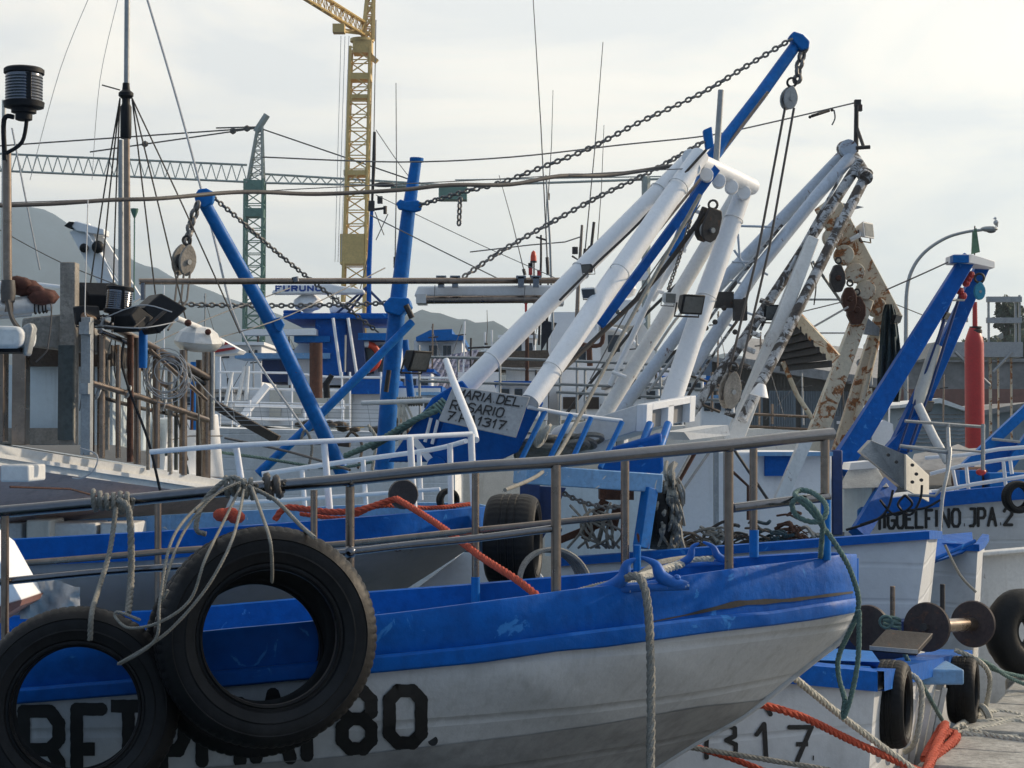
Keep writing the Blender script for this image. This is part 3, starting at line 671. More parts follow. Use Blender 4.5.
for x, y, wd, h in ((275, 390, 11, 30), (322, 392, 10, 30), (346, 392, 11, 32), (398, 400, 9, 24), (297, 392, 8, 22)): pbox(mb, x-wd/2, y, x+wd/2, y+h, d-.02, .1)
t.part('deckhouse_door', mb, M['hyd'])
# radar
mb = MB(); pprism(mb, [(272, 291), (283, 284.5), (330, 284), (364, 289.5), (364, 293), (356, 293.5), (272, 294)], d-.3, .25); rb = t.part('radar_bar', mb, M['white'], bevel=.02)
pl = lambda x, y, q: P(x, y, d-.304-q*.0005)
t.part('radar_lettering', strokes_mb(row('FURUNO', [(x, 286.2, x+5, 290.6) for x in (276, 284, 292, 300, 308, 316)]), 1.7, pl), M['blue_letter'], rb)
mb = MB(); mb.lathe([(4*k, 0), (5.5*k, 3*k), (12*k, 5*k), (15*k, 9*k), (14*k, 14*k), (9*k, 18*k), (3*k, 21*k)], P(308, 314, d), n=20); t.part('radar_dome', mb, M['white'])
mb = MB(); mb.lathe([(12*k, 0), (13*k, 4*k), (12*k, 8*k), (4*k, 11*k)], P(342, 313, d+.6), n=20); mb.lathe([(6*k, 0), (6*k, 4*k)], P(381, 160+0, 40), n=12) if 0 else None; t.part('satellite_dome', mb, M['white'])
mb = MB(); [ptube(mb, [(a, b, d), (c, e, d)], 2.6) for a, b, c, e in ((367, 287, 336, 314), (368, 287, 347, 314), (369, 290, 392, 313))]; t.part('mast_stay', mb, M['navy'])
mb = ptube(MB(), [(369, 318, d), (369, 270, d), (372, 205, d)], [5, 5, 3.4]); t.part('signal_mast', mb, M['blue'])
mb = MB(); mb.box(P(371.5, 206, d), (6*k, .1, 10*k)); mb.box(P(380, 200, d), (5*k, .1, 7*k)); mb.tube([P(370, 210, d), P(386, 208, d)], .02, 5); mb.tube([P(385, 206, d), P(385, 214, d)], .03, 5); mb.lathe([(.02, 0), (11*k, 1.2*k), (10*k, 3*k), (5*k, 4.5*k)], P(384, 187, d), n=18); t.part('mast_lamp', mb, M['iron'])
t.part('mast_pole', line([(372, 205, d), (374, 160, d), (374.5, 132, d)], [2.4, 4, 3]), M['iron'])
mb = MB(); [ptube(mb, [(a, b, d), (c, e, d)], 1) for a, b, c, e in ((375, 212, 384, 235), (388, 214, 376, 240), (374, 132, 376, 20), (372, 240, 360, 290))]; t.part('mast_wire', mb, M['wire'])
q = MB(); c = P(366, 357, d+.05); q.torus(c, 13*k, 3.4*k, (.35, -1, 0), 28, 10)
t2 = Thing('life_ring', 'orange and white life ring hanging by the blue bridge of the trawler', 'life ring', P(366, 371, d)); ro = t2.part('ring', q, M['orange'])
q = MB()
for a in (.6, 2.2, 3.8, 5.3): q.torus(c, 13*k, 3.6*k, (.35, -1, 0), 4, 10, (a, a+.45))
t2.part('band', q, M['white'], ro)
mb = MB(); ptube(mb, [(316, 398, 24), (316, 343, 24)], 13, n=20); single('exhaust_funnel', mb, M['rust'], 'dark brown rusty exhaust funnel standing before the blue bridge', 'funnel')
mb = ptube(MB(), [(327, 398, 23.5), (326, 384, 23.5), (332, 375, 23.5)], [7, 7, 5], n=14); single('exhaust_stack', mb, M['dark'], 'small black bent exhaust stack beside the brown funnel', 'exhaust')
# white railings round the trawler deck
rails('deck_railing', 'white tube railing along the trawler deck below the brown funnel', 'railing', [[(218, 372), (292, 373), (330, 377), (450, 378)], [(222, 388), (350, 391)], [(222, 402), (350, 405)]], [(x, 352 if x < 225 else 372, x, 430) for x in (220, 232, 292, 342, 350, 381)], 25, M['white'], P(300, 430, 25), wpx=2.4)
t = Thing('gangway', 'pale aluminium gangway and ladder leaning at the stern left of the blue boom', 'gangway', P(240, 420, 24))
t.part('ramp', (lambda m_: (m_.beam(P(268, 385, 24), P(236, 425, 24), .18, .08), m_)[1])(MB()), M['white'])
for a in (((245, 366), (238, 400)), ((248, 366), (246, 400)), ((232, 372), (224, 412))): t.part('rail', line([(*a[0], 24), (*a[1], 24)], 4), M['white_worn'])
# striped red and white canopy
mb = MB(); st = [(212, 337), (222, 341), (241, 352), (212, 352)]
t = Thing('striped_awning', 'small red and white striped awning behind the white floodlight', 'awning', P(225, 352, 20))
mb.prism([P(211, 334, 20), P(240, 350, 20), P(237, 353, 20), P(211, 355, 20)], (0, .5, 0)); t.part('cloth', mb, M['white'])
mb = MB()
for i in range(3): mb.prism([P(212, 339+i*5.6, 19.99-i*.001), P(218+i*8, 337+i*5, 19.99-i*.001), P(222+i*7, 339+i*5, 19.99-i*.001), P(212, 342+i*5.6, 19.99-i*.001)], (0, -.012, 0))
t.part('stripe', mb, M['red'])

for lab, (x0, y0, x1, y1), d, roof in (('small white cabin behind the slanting blue boom, under the white beam', (215, 345, 262, 395), 33, 'white'), ('low white cabin with dark port between the blue mast and lilac roof', (392, 372, 432, 402), 29, 'blue'), ('pale cabin with grey roof far left of the radar trawler', (176, 392, 232, 425), 26, 'roof_grey'), ('white cabin with blue roof under the left white gantry leg', (496, 384, 540, 420), 24, 'blue'), ('low pale cabin with grey roof beneath the faded blue tubes', (612, 386, 660, 416), 25, 'roof_grey'), ('white wheelhouse with pale roof between the faded tubes and the shed', (672, 378, 704, 420), 28, 'white'), ('tall white wheelhouse far behind the orange beacon pole', (500, 338, 536, 372), 38, 'white'), ('little white cabin with light blue roof before the corrugated shed', (700, 398, 735, 430), 23, 'lblue'), ('white cabin just right of the blue mast foot', (418, 395, 470, 425), 22, 'lblue')):
    k = px(d); t = Thing('boat_cabin', lab, 'cabin', P((x0+x1)/2, y1, d), 'cabins of moored boats'); mb = MB(); pbox(mb, x0, y0, x1, y1, d, 2); t.part('wall', mb, M['white'], bevel=.03); mb = MB(); pbox(mb, x0-2, y0-3, x1+2, y0, d-.2, 2.4); t.part('roof', mb, M[roof])
    for i in range(3): mb = MB(); xx = x0+(x1-x0)*(.12+.3*i); pbox(mb, xx, y0+5, xx+(x1-x0)*.18, y0+13, d-.03, .1); t.part('window_pane', mb, M['glass'])
    t.part('exhaust', line([(x1-4, y0-2, d+1), (x1-4, y0-14, d+1)], 2.5), M['iron'])
rr_ = random.Random(11)
posn = ['far left by the collared mast', 'left of the green crane mast', 'just right of the green crane mast', 'between the two crane masts', 'beside the yellow crane foot', 'above the brown funnel', 'left of the blue mast', 'just right of the blue mast', 'above the lilac roof', 'over the low hill', 'right of the low hill', 'left of the orange beacon', 'among the white gantry legs', 'between gantry and faded tubes', 'under the weathered tubes', 'near the corrugated shed', 'beyond the rusted gantry', 'left of the red pillar', 'beyond the steel platform leg']
for i, wh in enumerate(posn):
    x = 165+i*43+rr_.uniform(-10, 10); d = rr_.uniform(30, 46); h = rr_.uniform(50, 120) if x < 760 else rr_.uniform(25, 50)
    t = Thing('mast', 'thin distant mast with crosstree '+wh, 'mast', P(x, 420, d), 'masts of moored boats'); top = 400-h
    t.part('pole', line([(x, 425, d), (x+rr_.uniform(-3, 3), top, d)], 1.8), M[rr_.choice(['galv', 'white', 'iron', 'steel_brown'])]); t.part('crosstree', line([(x-rr_.uniform(3, 9), top+14, d), (x+rr_.uniform(3, 9), top+13, d)], 1.3), M['iron'])
    t.part('stay_wire', line([(x, top+3, d), (x+rr_.choice([-1, 1])*rr_.uniform(18, 45), 420, d)], .7), M['wire'])
t = Thing('cargo_bar', 'pale horizontal bar wrapped in rope beside the blue mast foot', 'bar', P(420, 402, 13)); t.part('bar_tube', line([(362, 403, 13), (478, 399, 12.6)], 5), M['white_worn'])
mb = MB()
for i in range(10): mb.torus(P(398+i*2.6, 402-i*.1, 12.9), .03, .008, (1, .2, .1), 12, 5)
t.part('rope_wrap', mb, M['rope']); mb = MB()
for i in range(5): mb.tube(smooth([P(398+i*2, 404, 12.85), P(404+i*3-8*(i%2), 430, 12.8), P(396+i*5, 462, 12.7)], 5), .009, 5)
t.part('hanging_strand', mb, M['rope_w'])
t = Thing('guard_net', 'thin wire safety net stretched behind the crossing blue booms', 'net', P(290, 425, 18)); mb = MB()
for i in range(6): mb.tube(PP([(175, 402+i*4.4, 18), (390, 405+i*4.2+i%2, 18)]), .0035, 4)
for i in range(8): mb.tube(PP([(178+i*27, 402, 18), (182+i*27, 427, 18)]), .003, 4)
t.part('mesh', mb, M['wire_pale'])
# --- white fishing boats in the centre background
d = 32; k = px(d)
t = Thing('fishing_boat', 'white fishing boat with tall raked wheelhouse between the white gantry legs', 'fishing boat', (P(600, 470, d).x, d, 0), 'white boats moored in the background')
hull_far(t, [(480, 432), (560, 432), (640, 428), (710, 424)], 0, d, 2.2, M['white_worn'])
mb = MB(); pprism(mb, [(548, 425), (552, 312), (578, 312), (600, 335), (604, 425)], d, 2.5); t.part('wheelhouse', mb, M['white'])
mb = MB(); pprism(mb, [(590, 425), (590, 322), (640, 319), (655, 340), (655, 425)], d+.6, 2.8); t.part('upper_deckhouse', mb, M['white'])
mb = MB(); pprism(mb, [(595, 350), (600, 300), (640, 300), (646, 322), (640, 326), (600, 324)], d+.1, 1.4); t.part('visor', mb, M['white'])
mb = MB(); pbox(mb, 608, 335, 620, 352, d-.05, .1); pbox(mb, 572, 346, 586, 360, d-.05, .1); t.part('window', mb, M['glass'])
mb = MB(); mb.lathe([(5*k, 0), (11*k, 3*k), (13*k, 9*k), (10*k, 15*k), (3*k, 18*k)], P(624, 298, d+.3), n=18); t.part('radar_dome', mb, M['white'])
mb = MB(); mb.beam(P(612, 284, d), P(648, 275, d), .12, .14); mb.tube([P(626, 292, d), P(626, 280, d)], .06, 8); t.part('radar_bar', mb, M['white'])
for x, y in ((618, 312), (636, 310), (606, 318)): mb = MB(); mb.ball(P(x, y, d-.8), 2.6*k, 10); t.part('deck_light', mb, M['lens'])
t.part('radar_arch', line([(598, 345, d-.5), (604, 330, d-.5), (622, 332, d-.5), (640, 350, d-.5)], 5, 4), M['white'])
t.part('boom', line([(565, 415, d-2), (640, 320, d-2), (700, 262, d-2)], 3.4), M['iron'])
mb = MB(); ptube(mb, [(575, 330, d-1), (576, 338, d-1), (581, 344, d-1), (600, 345, d-1), (603, 330, d-1), (602, 318, d-1)], 4.5, 4); ptube(mb, [(589, 345, d-1), (590, 366, d-1)], 6); t.part('davit', mb, M['rust'])
t = Thing('fishing_boat', 'white boat with blue trimmed deckhouse moored beyond the faded blue gantry tubes', 'fishing boat', (P(660, 470, 36).x, 36, 0), 'white boats moored in the background')
hull_far(t, [(600, 436), (700, 430), (800, 428)], 0, 36, 2.2, M['white_worn'])
mb = MB(); pbox(mb, 640, 368, 672, 420, 36, 3); t.part('deckhouse', mb, M['white']); mb = MB(); pbox(mb, 636, 376, 712, 384, 35.8, 3.4); t.part('blue_trim', mb, M['blue'])
mb = MB(); pbox(mb, 652, 384, 664, 394, 35.6, .2); t.part('window', mb, M['glass'])
mb = MB(); pprism(mb, [(632, 382), (640, 374), (646, 384), (646, 392), (632, 392)], 33, .8); pprism(mb, [(648, 372), (652, 368), (660, 380), (657, 386)], 33, .3); t.part('canopy', mb, M['white'])
t = Thing('fishing_boat', 'cluttered pale deckhouse of the boat behind the lettered sign board', 'fishing boat', (P(500, 470, 30).x, 30, 0), 'white boats moored in the background')
hull_far(t, [(420, 440), (480, 436), (560, 434)], 0, 30, 2, M['white_worn'])
mb = MB(); pbox(mb, 458, 372, 500, 420, 30, 2.4); pbox(mb, 506, 366, 548, 420, 30.5, 2.4); t.part('deckhouse', mb, M['white'])
mb = MB(); pprism(mb, [(478, 352), (548, 350), (552, 366), (470, 368)], 30.2, 3); t.part('roof', mb, M['net'])
mb = MB(); [pbox(mb, x, 396, x+14, 408, 29.95, .1) for x in (563, 586)]; t.part('window', mb, M['glass']) if 0 else None
mb = MB(); pbox(mb, 560, 388, 604, 420, 30.3, 2); t.part('side_house', mb, M['white']); mb = MB(); [pbox(mb, x, 397, x+13, 409, 30.25, .1) for x in (563, 586)]; t.part('port', mb, M['wood_dark'])
# orange beacon pole
d = 29; k = px(d)
t = Thing('beacon_light', 'lit looking orange beacon lamp on a thin pole above the stainless pipe', 'beacon', P(533, 345, d))
t.part('pole', line([(534, 345, d), (534, 262, d)], 1.6), M['iron']); mb = MB(); mb.lathe([(3.2*k, 0), (3.0*k, 5*k), (2*k, 9*k), (.4*k, 10.5*k)], P(533.5, 261, d), n=14); t.part('lamp_dome', mb, M['orange']); mb = MB(); mb.lathe([(3.4*k, -1.6*k), (3.4*k, 0)], P(533.5, 261, d), n=14); t.part('lamp_base', mb, M['iron'])
t = Thing('navigation_light', 'small red and black side light beside the orange beacon', 'navigation light', P(530.5, 280, d)); mb = MB(); mb.lathe([(2*k, 0), (2*k, 7*k)], P(530.5, 275, d), n=12); t.part('lamp', mb, M['red']); mb = MB(); mb.lathe([(2.4*k, 7*k), (2.4*k, 12*k)], P(530.5, 275, d), n=12); t.part('cap', mb, M['dark'])
t.part('stem', line([(530.5, 290, d), (530.5, 275, d)], 1.4), M['iron'])
mb = MB(); mb.lathe([(.5*k, 0), (5*k, 6*k), (4.4*k, 9*k)], P(526, 305, d-1), n=12); mb.tube([P(526, 312, d-1), P(526, 303, d-1)], .02, 5); single('marker_float', mb, M['red'], 'red cone shaped float hung beneath the white beam end', 'float')
mb = MB(); mb.prism([P(541.5, 320, 24), P(557, 323, 24), P(541, 352, 24)], (0, .12, 0)); mb.tube([P(546, 322, 24.06), P(547, 312, 24.06)], .01, 5); single('pennant', mb, M['cloth'], 'dark triangular flag hanging between the two big white gantry legs', 'flag')

# --- antennas and masts in the background (each a thing)
ants = [((532, -20), (548, 275), 24, 1.3, 'long whip antenna leaning, leftmost of the pair over the orange beacon'), ((553, 90), (548, 200), 26, .9, 'short whip antenna just right of the long leaning one'),
 ((603, 42), (584, 262), 25, 1.2, 'whip antenna slanting above the left white gantry leg'), ((604, 125), (597, 250), 26, .9, 'short thin whip antenna near the slanting one'),
 ((396, 83), (395, 268), 25, 1.2, 'upright whip antenna between yellow crane and blue mast'), ((499, 175), (525, 275), 25, 1, 'thin rod antenna leaning right above the stainless pipe'),
 ((487, 310), (486, 345), 30, .9, 'tiny upright antenna in front of the low hill')]
for a, b, d, wd, lab in ants:
    t = Thing('whip_antenna', lab, 'antenna', P(*b, d), 'whip antennas on the boats'); t.part('rod', line([(*b, d), ((a[0]+b[0])/2+1, (a[1]+b[1])/2, d), (*a, d)], [wd*1.2, wd*.9, wd*.65]), M['wire'])
    t.part('base', line([(*b, d), (b[0]+(a[0]-b[0])*.06, b[1]+(a[1]-b[1])*.06, d)], 3.4), M['iron'])
def bgmast(lab, pts, w_, d, extras, m='steel_brown'):
    t = Thing('mast', lab, 'mast', P(*pts[0], d), 'masts of moored boats'); t.part('pole', line([(*p, d) for p in pts], w_), M[m])
    for nm, pp, ww, mm in extras: t.part(nm, line([(*p, d) for p in pp], ww), M[mm])
    return t
bgmast('bare thin mast standing right of the orange beacon', [(553, 330), (550, 240), (546, 175)], [2.6, 2.4, 1.6], 23, [('stay', [(547, 180), (546, 230)], .8, 'wire')], 'galv')
bgmast('mast with crosstree and lamp bracket behind the left gantry leg', [(576, 345), (578, 290), (582, 225)], [5, 4, 2.6], 28, [('crosstree', [(572, 256), (580, 261), (590, 246)], 2.2, 'iron'), ('lamp', [(575, 247), (575, 254)], 6, 'iron'), ('aerial', [(591, 250), (594, 222)], 3, 'iron'), ('gaff', [(470, 252), (530, 245), (565, 242), (580, 237)], 1.3, 'wire')])
bgmast('short dark mast left of the leaning bare mast', [(539, 345), (541, 260), (541, 235)], [2.6, 2.4, 2], 27, [('lamp', [(539, 280), (539, 270)], 4, 'red'), ('spreader', [(536, 237), (546, 240)], 2, 'iron')], 'iron')
bgmast('squat post with net gear behind the pennant', [(527, 420), (527, 335)], [4, 4], 27, [('arm', [(480, 367), (560, 372)], 3, 'galv')], 'rust')
bgmast('thin post with cross bar near the lilac roof', [(470, 400), (471, 338)], [2, 2], 26, [('arm', [(468, 348), (492, 347)], 2, 'iron')], 'iron')
bgmast('white double davit posts left of centre behind the lilac roof', [(485, 350), (485, 332)], [2, 2], 33, [('post', [(492, 350), (492, 330)], 2, 'white'), ('head', [(481, 352), (498, 350)], 4, 'white_worn')], 'white')

# grey pipe railings across the middle
for lab, runs, posts, d, m in (
 ('grey pipe rail of the boat behind the lettered sign', [[(426, 357), (520, 359), (600, 362), (690, 366)], [(420, 381), (480, 383), (560, 385)]], [(419, 345, 420, 430), (500, 358, 500, 420), (458, 358, 458, 372)], 19, 'galv'),
 ('stack of grey pipe rails beneath the right white gantry leg', [[(560, 368), (700, 372)], [(556, 384), (720, 390)], [(556, 392), (720, 400)], [(600, 405), (700, 410)]], [(577, 358, 577, 428), (560, 366, 560, 428), (585, 370, 585, 425), (660, 366, 662, 425)], 20, 'galv'),
 ('rusty pipe rail before the corrugated shed shutters', [[(680, 372), (725, 388)], [(690, 400), (720, 412)], [(752, 414), (830, 418)], [(740, 426), (820, 430)]], [(772, 404, 772, 424), (712, 372, 712, 412), (812, 415, 812, 440)], 20, 'steel_brown'),
 ('thin white wire rail on the stern behind the blue boom foot', [[(235, 405), (345, 408)], [(235, 418), (350, 421)]], [(x, 400, x, 428) for x in (250, 305, 343)], 22, 'white')):
    rails('pipe_railing', lab, 'railing', runs, posts, d, M[m], P(*runs[0][0], d), 'pipe railings of the moored boats', 3)
# white hull side beneath mid rail
d = 21; t = Thing('work_boat', 'long white work boat with stained stepped hull behind the blue boom foot', 'work boat', (P(300, 480, d).x, d, 0))
hull_far(t, [(150, 425), (215, 428), (300, 430), (380, 432), (455, 440)], 0, d, 1.8, mat('white_planked_hull', (.78, .79, .8), .6, var=.08, dirt=.3, dirt_col=(.4, .38, .34), streak=3, bump=.3, planks=2.2))
mb = MB(); mb.beam(P(215, 405, d-.3), P(278, 440, d-.3), .2, .1); mb.beam(P(290, 440, d-.3), P(350, 445, d-.3), .2, .05); t.part('rubbing_strip', mb, M['wood_dark'])
mb = MB()
for i in range(26):
    x = random.uniform(300, 440); y = random.uniform(420, 431); mb.ball(P(x, y, d-.3-random.random()*.4), random.uniform(.03, .07), 6, (1.5, 1, .7))
t.part('deck_litter', mb, M['net'], smooth_ang=80)
# ================================================================== BLUE DERRICK, MAST AND BOOMS
d = 14; k = px(d)
t = Thing('derrick_mast', 'thick blue steel derrick mast with flat cap and side lugs, upright left of centre', 'derrick mast', P(386, 470, d))
t.part('post', ptube(MB(), [(384, 470, d), (389, 398, d), (397, 310, d), (408, 215, d), (416, 162, d)], [19, 18, 17, 14, 11], n=20), M['blue_mast'])
mb = MB(); mb.lathe([(6.5*k, 0), (7*k, 1*k), (7*k, 4*k)], P(416.5, 162, d), (.05, 0, 1), 18); t.part('cap', mb, M['blue_mast'])
mb = MB(); pprism(mb, [(396, 203), (400, 199), (405, 201), (418, 200), (422, 204), (421, 210), (414, 212), (398, 209)], d-.1, .06); t.part('lug_plate', mb, M['blue_mast'], bevel=.01)
mb = MB(); pprism(mb, [(383, 304), (390, 297), (409, 298), (411, 306), (400, 316), (385, 312)], d-.15, .3); t.part('bracket', mb, M['blue_mast'], bevel=.01)
t.part('side_leg', ptube(MB(), [(405, 340, d+.3), (411, 398, d+.3)], [7, 8]), M['blue_mast'])
mb = MB(); ptube(mb, [(389, 370, d-.2), (386, 392, d-.2)], 5); ptube(mb, [(406, 305, d-.2), (412, 318, d-.2)], 6); t.part('winch_block', mb, M['iron'])
mb = MB(); ptube(mb, [(343, 474, 13.2), (276, 332, 13), (201, 197, 12.7)], [15, 14.5, 12.5], n=20); b_t = Thing('derrick_boom', 'long blue boom slanting from upper left down to the deck, pulley at its tip', 'boom', P(343, 474, 13.2), 'blue derrick booms'); b_t.part('tube', mb, M['blue_mast'])
mb = MB(); pprism(mb, [(194, 196), (198, 189), (206, 188), (214, 192), (212, 203), (204, 208), (196, 205)], 12.65, .08); b_t.part('head_plate', mb, M['blue_mast'], bevel=.01)
mb = MB(); pprism(mb, [(272, 319), (280, 317), (284, 324), (280, 332), (276, 330)], 12.9, .06); b_t.part('lug_plate', mb, M['blue_mast'], bevel=.005)
b_t = Thing('derrick_boom', 'short thin blue strut crossing low from the mast to the deck', 'boom', P(262, 470, 13.5), 'blue derrick booms'); b_t.part('tube', ptube(MB(), [(258, 474, 13.4), (310, 425, 13.5), (360, 375, 13.7), (412, 322, 13.9)], [9.5, 9, 9, 8]), M['blue_mast'])
# long stainless pipe and white beam
t = Thing('spreader_pipe', 'long straight stainless pipe spanning level from the left frame to mid harbour', 'pipe', P(360, 282, 11.6))
t.part('tube', ptube(MB(), [(139, 281.5, 11.3), (568, 280.5, 12.2)], 6.2, n=16), M['steel_brown'])
mb = MB()
for x in (441, 455, 521, 536): pbox(mb, x-5, 275.5, x+5, 278.5, 12-.05, .1); pbox(mb, x-3, 277, x+3, 287, 12-.05, .1)
ptube(mb, [(143, 283, 11.3), (143, 300, 11.3)], 5); ptube(mb, [(295, 277, 11.6), (296, 282, 11.6)], 7); t.part('clamp', mb, M['steel'])
t = Thing('tube_light', 'long white beam with a stained tube beneath, hung under the stainless pipe end', 'beam', P(490, 305, 12.2))
mb = MB(); mb.prism([P(x, y, 12.1) for x, y in ((414, 296), (418, 286), (556, 285), (568, 296))], (0, .22, 0)); t.part('housing', mb, M['white'], bevel=.01)
t.part('tube', ptube(MB(), [(420, 300, 12.05), (558, 299, 12.05)], 8), M['steel_brown'])
mb = MB(); pbox(mb, 552, 295, 564, 304, 12, .25); pbox(mb, 416, 294, 426, 303, 12, .25); t.part('end_cap', mb, M['white_worn'])
mb = MB(); [ptube(mb, [(x, 285, 12), (x-1, 304, 12)], .7) for x in (435, 525)]; t.part('tie', mb, M['wire'])

# the high floodlit blue boom behind the gantry
t = Thing('derrick_boom', 'high blue boom rising to the top right with a rust-stained pulley on a chain', 'boom', P(668, 260, 13), 'blue derrick booms')
t.part('tube', ptube(MB(), [(672, 255, 12.6), (710, 160, 12.9), (760, 95, 13.1), (801, 38, 13.3)], [9, 14, 13, 11.5], n=20), M['blue_mast'])
mb = MB(); pprism(mb, [(789, 36), (794, 31), (803, 34), (810, 41), (809, 48), (802, 50)], 13.2, .12); pprism(mb, [(703, 130), (712, 126), (714, 146), (706, 150)], 12.8, .06); t.part('head_plate', mb, M['blue_mast'], bevel=.01)
t.part('tail_strut', ptube(MB(), [(768, 92, 13), (716, 160, 12.9), (622, 275, 12.2)], 3), M['steel_brown'])
chains = [
 ('long heavy chain running up to the tip of the high blue boom', smooth(PP([(420, 205, 13.9), (463, 192, 13.6), (500, 183, 13.5), (540, 168, 13.4), (590, 148, 13.3), (640, 122, 13.3), (700, 94, 13.2), (750, 64, 13.2), (790, 40, 13.2)]), 4), 8, 1.15),
 ('second heavy chain from the stainless pipe up to the white gantry top', smooth(PP([(465, 276, 12.2), (500, 252, 12.3), (545, 226, 12.4), (600, 196, 12.5), (650, 172, 12.6), (703, 142, 12.8)]), 4), 8, 1.15),
 ('slack chain from the blue boom head down toward the radar bar', smooth(PP([(214, 198, 12.8), (240, 220, 13), (280, 255, 13.4), (330, 295, 13.8), (378, 332, 14)]), 4), 7, 1.0),
 ('level dark chain strung behind the stainless pipe to the blue mast', sag(P(150, 303, 13), P(388, 303, 14), .02), 7.6, 1.1),
 ('short chain tail dangling beneath the green counterweight', PP([(460, 200, 13.5), (459, 224, 13.5)]), 8, 1.1),
 ('thin chain hanging inside the white gantry legs', PP([(690, 222, 12.3), (678, 262, 12.3), (668, 290, 12.2)]), 6, .9),
 ('short chain under the tip of the high blue boom', PP([(804, 48, 13.25), (799, 66, 13.25), (797, 82, 13.2)]), 13, 2.1),
 ('short chain under the head of the slanting blue boom', PP([(197, 206, 12.6), (191, 224, 12.6), (187, 242, 12.5)]), 13, 2.1),
 ('rusty chain lying across the white deck panel under the light blue beam', sag(P(565, 494, 9.9), P(625, 506, 9.9), .03), 7, 1.3),
 ('small chain hanging behind the grey pipe rails under the white legs', PP([(634, 380, 17), (633, 395, 17), (628, 410, 17), (630, 420, 17)]), 7, 1.2)]
for lab, pts, lk, wr in chains:
    kk = pts[len(pts)//2].y/F; single('chain', MB().chain(pts, lk*kk, wr*kk), M['chain'], lab, 'chain', 'rigging chains', smooth_ang=60)

def pulley(lab, x, y, d, rx, h, m, ring=True, tilt=0, group='pulley blocks', disc='iron', yaw=0, square=False):
    """oval cheek block with sheave and shackle ring"""
    k = px(d); c = P(x, y, d); t = Thing('pulley_block', lab, 'pulley', c, group); rot = Matrix.Rotation(R(tilt), 4, 'Y')@Matrix.Rotation(R(yaw), 4, 'Z'); ay = rot@Vector((0, 1, 0))
    for s_ in (-1, 1):
        mb = MB(); o = []
        for i in range(18):
            a = 2*math.pi*i/18; yy = math.sin(a); wd = rx*(1 if yy < 0 else 1-.35*yy*yy)
            o.append(c+rot@Vector((math.cos(a)*wd*k, s_*rx*.5*k-rx*.12*k, yy*h*k)))
        if square: o = [c+rot@Vector((a*rx*k, s_*rx*.5*k-rx*.12*k, b*h*k)) for a, b in ((-.75, 1), (.7, 1), (.95, .6), (1, -.3), (.8, -.75), (.35, -1), (-.35, -1), (-.8, -.75), (-1, -.3), (-.9, .5))]
        mb.prism(o, ay*rx*.24*k); t.part('cheek', mb, m, bevel=.006)
    mb = MB(); mb.lathe([(rx*.75*k, -rx*.3*k), (rx*.55*k, 0), (rx*.75*k, rx*.3*k)], c-Vector((0, 0, h*.3*k if square else h*.1*k)), ay, 18); t.part('sheave', mb, M[disc])
    mb = MB(); mb.lathe([(rx*.25*k, -rx*.8*k), (rx*.25*k, rx*.8*k)], c-Vector((0, 0, h*.3*k if square else h*.1*k)), ay, 12); t.part('pin', mb, M['galv'])
    if ring: mb = MB(); mb.torus(c+rot@Vector((0, 0, (h+4)*k)), 4.5*k, 1.3*k, (.3, 1, 0), 14, 6); t.part('shackle', mb, M['iron'])
    return t
pulley('grey wooden pulley block hanging from the slanting blue boom', 184, 260, 12.4, 11, 16, M['wood'], tilt=8, yaw=52)
pulley('pale grey pulley hung below the tip of the high blue boom', 789, 98, 13.2, 8, 12, M['galv'], tilt=10, yaw=20)
pulley('dark teardrop pulley hanging inside the top of the white gantry', 708, 225, 12.0, 11, 17, M['iron'], tilt=14, disc='galv', yaw=32, square=True)
pulley('turquoise pulley block under the head of the right blue gantry', 979.5, 291, 14.8, 5.5, 9, M['bluepulley'])
pulley('large worn grey pulley low among the weathered tubes', 730, 390, 13, 10, 19, M['wood'], tilt=8, yaw=25)
for lab, x0, y0, d0, x1, y1, d1 in (('left fall rope of the high pulley running down past the white gantry', 785, 108, 13.2, 722, 400, 13), ('right fall rope of the high pulley, brown, running down among the tubes', 794, 108, 13.2, 736, 390, 13)):
    single('fall_rope', ptube(MB(), [(x0, y0, d0), ((x0+x1)/2+4, (y0+y1)/2, (d0+d1)/2), (x1, y1, d1)], 2.6), M['cable'], lab, 'rope', 'fall ropes of the derricks')
for i, (x0, x1, lab) in enumerate(((178, 158, 'left'), (184, 162, 'middle'), (190, 168, 'right'))):
    single('fall_rope', ptube(MB(), [(x0, 272, 12.4), (x0-3, 300, 12), (x1, 330, 11.5)], 2.2), M['cable'], lab+' dark fall rope below the wooden pulley block', 'rope', 'fall ropes of the derricks')

# ================================================================== WHITE GANTRY BOAT (sign board)
t = Thing('stern_gantry', 'large clean white tubular gantry with blue feet and scalloped top bar', 'gantry', P(560, 480, 12), 'trawl gantries')
t.part('leg', ptube(MB(), [(452, 402, 11.2), (462, 390, 11.2), (688, 162, 12.3)], [18, 20, 18], n=24), M['white'])
t.part('leg', ptube(MB(), [(530, 402, 10.9), (610, 285, 11.5), (700, 155, 12.1)], [20, 21.5, 19], n=24), M['white'])
t.part('leg', ptube(MB(), [(598, 425, 12.8), (664, 318, 13), (737, 195, 13.2)], [15, 15, 14], n=20), M['white_worn'])
t.part('leg', ptube(MB(), [(668, 410, 12.4), (708, 290, 12.7), (744, 190, 12.9)], [22, 21, 17], n=24), M['white'])
mb = MB(); ptube(mb, [(689, 157, 12.1), (722, 172, 12.5), (752, 187, 12.9)], 17, n=20)
for i in range(5):
    x = 694+i*12.5; y = 163+i*6; dd = 12.05+i*.18; kk = px(dd); mb.lathe([(6.8*kk, -.05), (6.8*kk, .05)], P(x, y+6.5, dd), (.1, 1, 0), 20)
t.part('top_bar', mb, M['white'], bevel=.004)
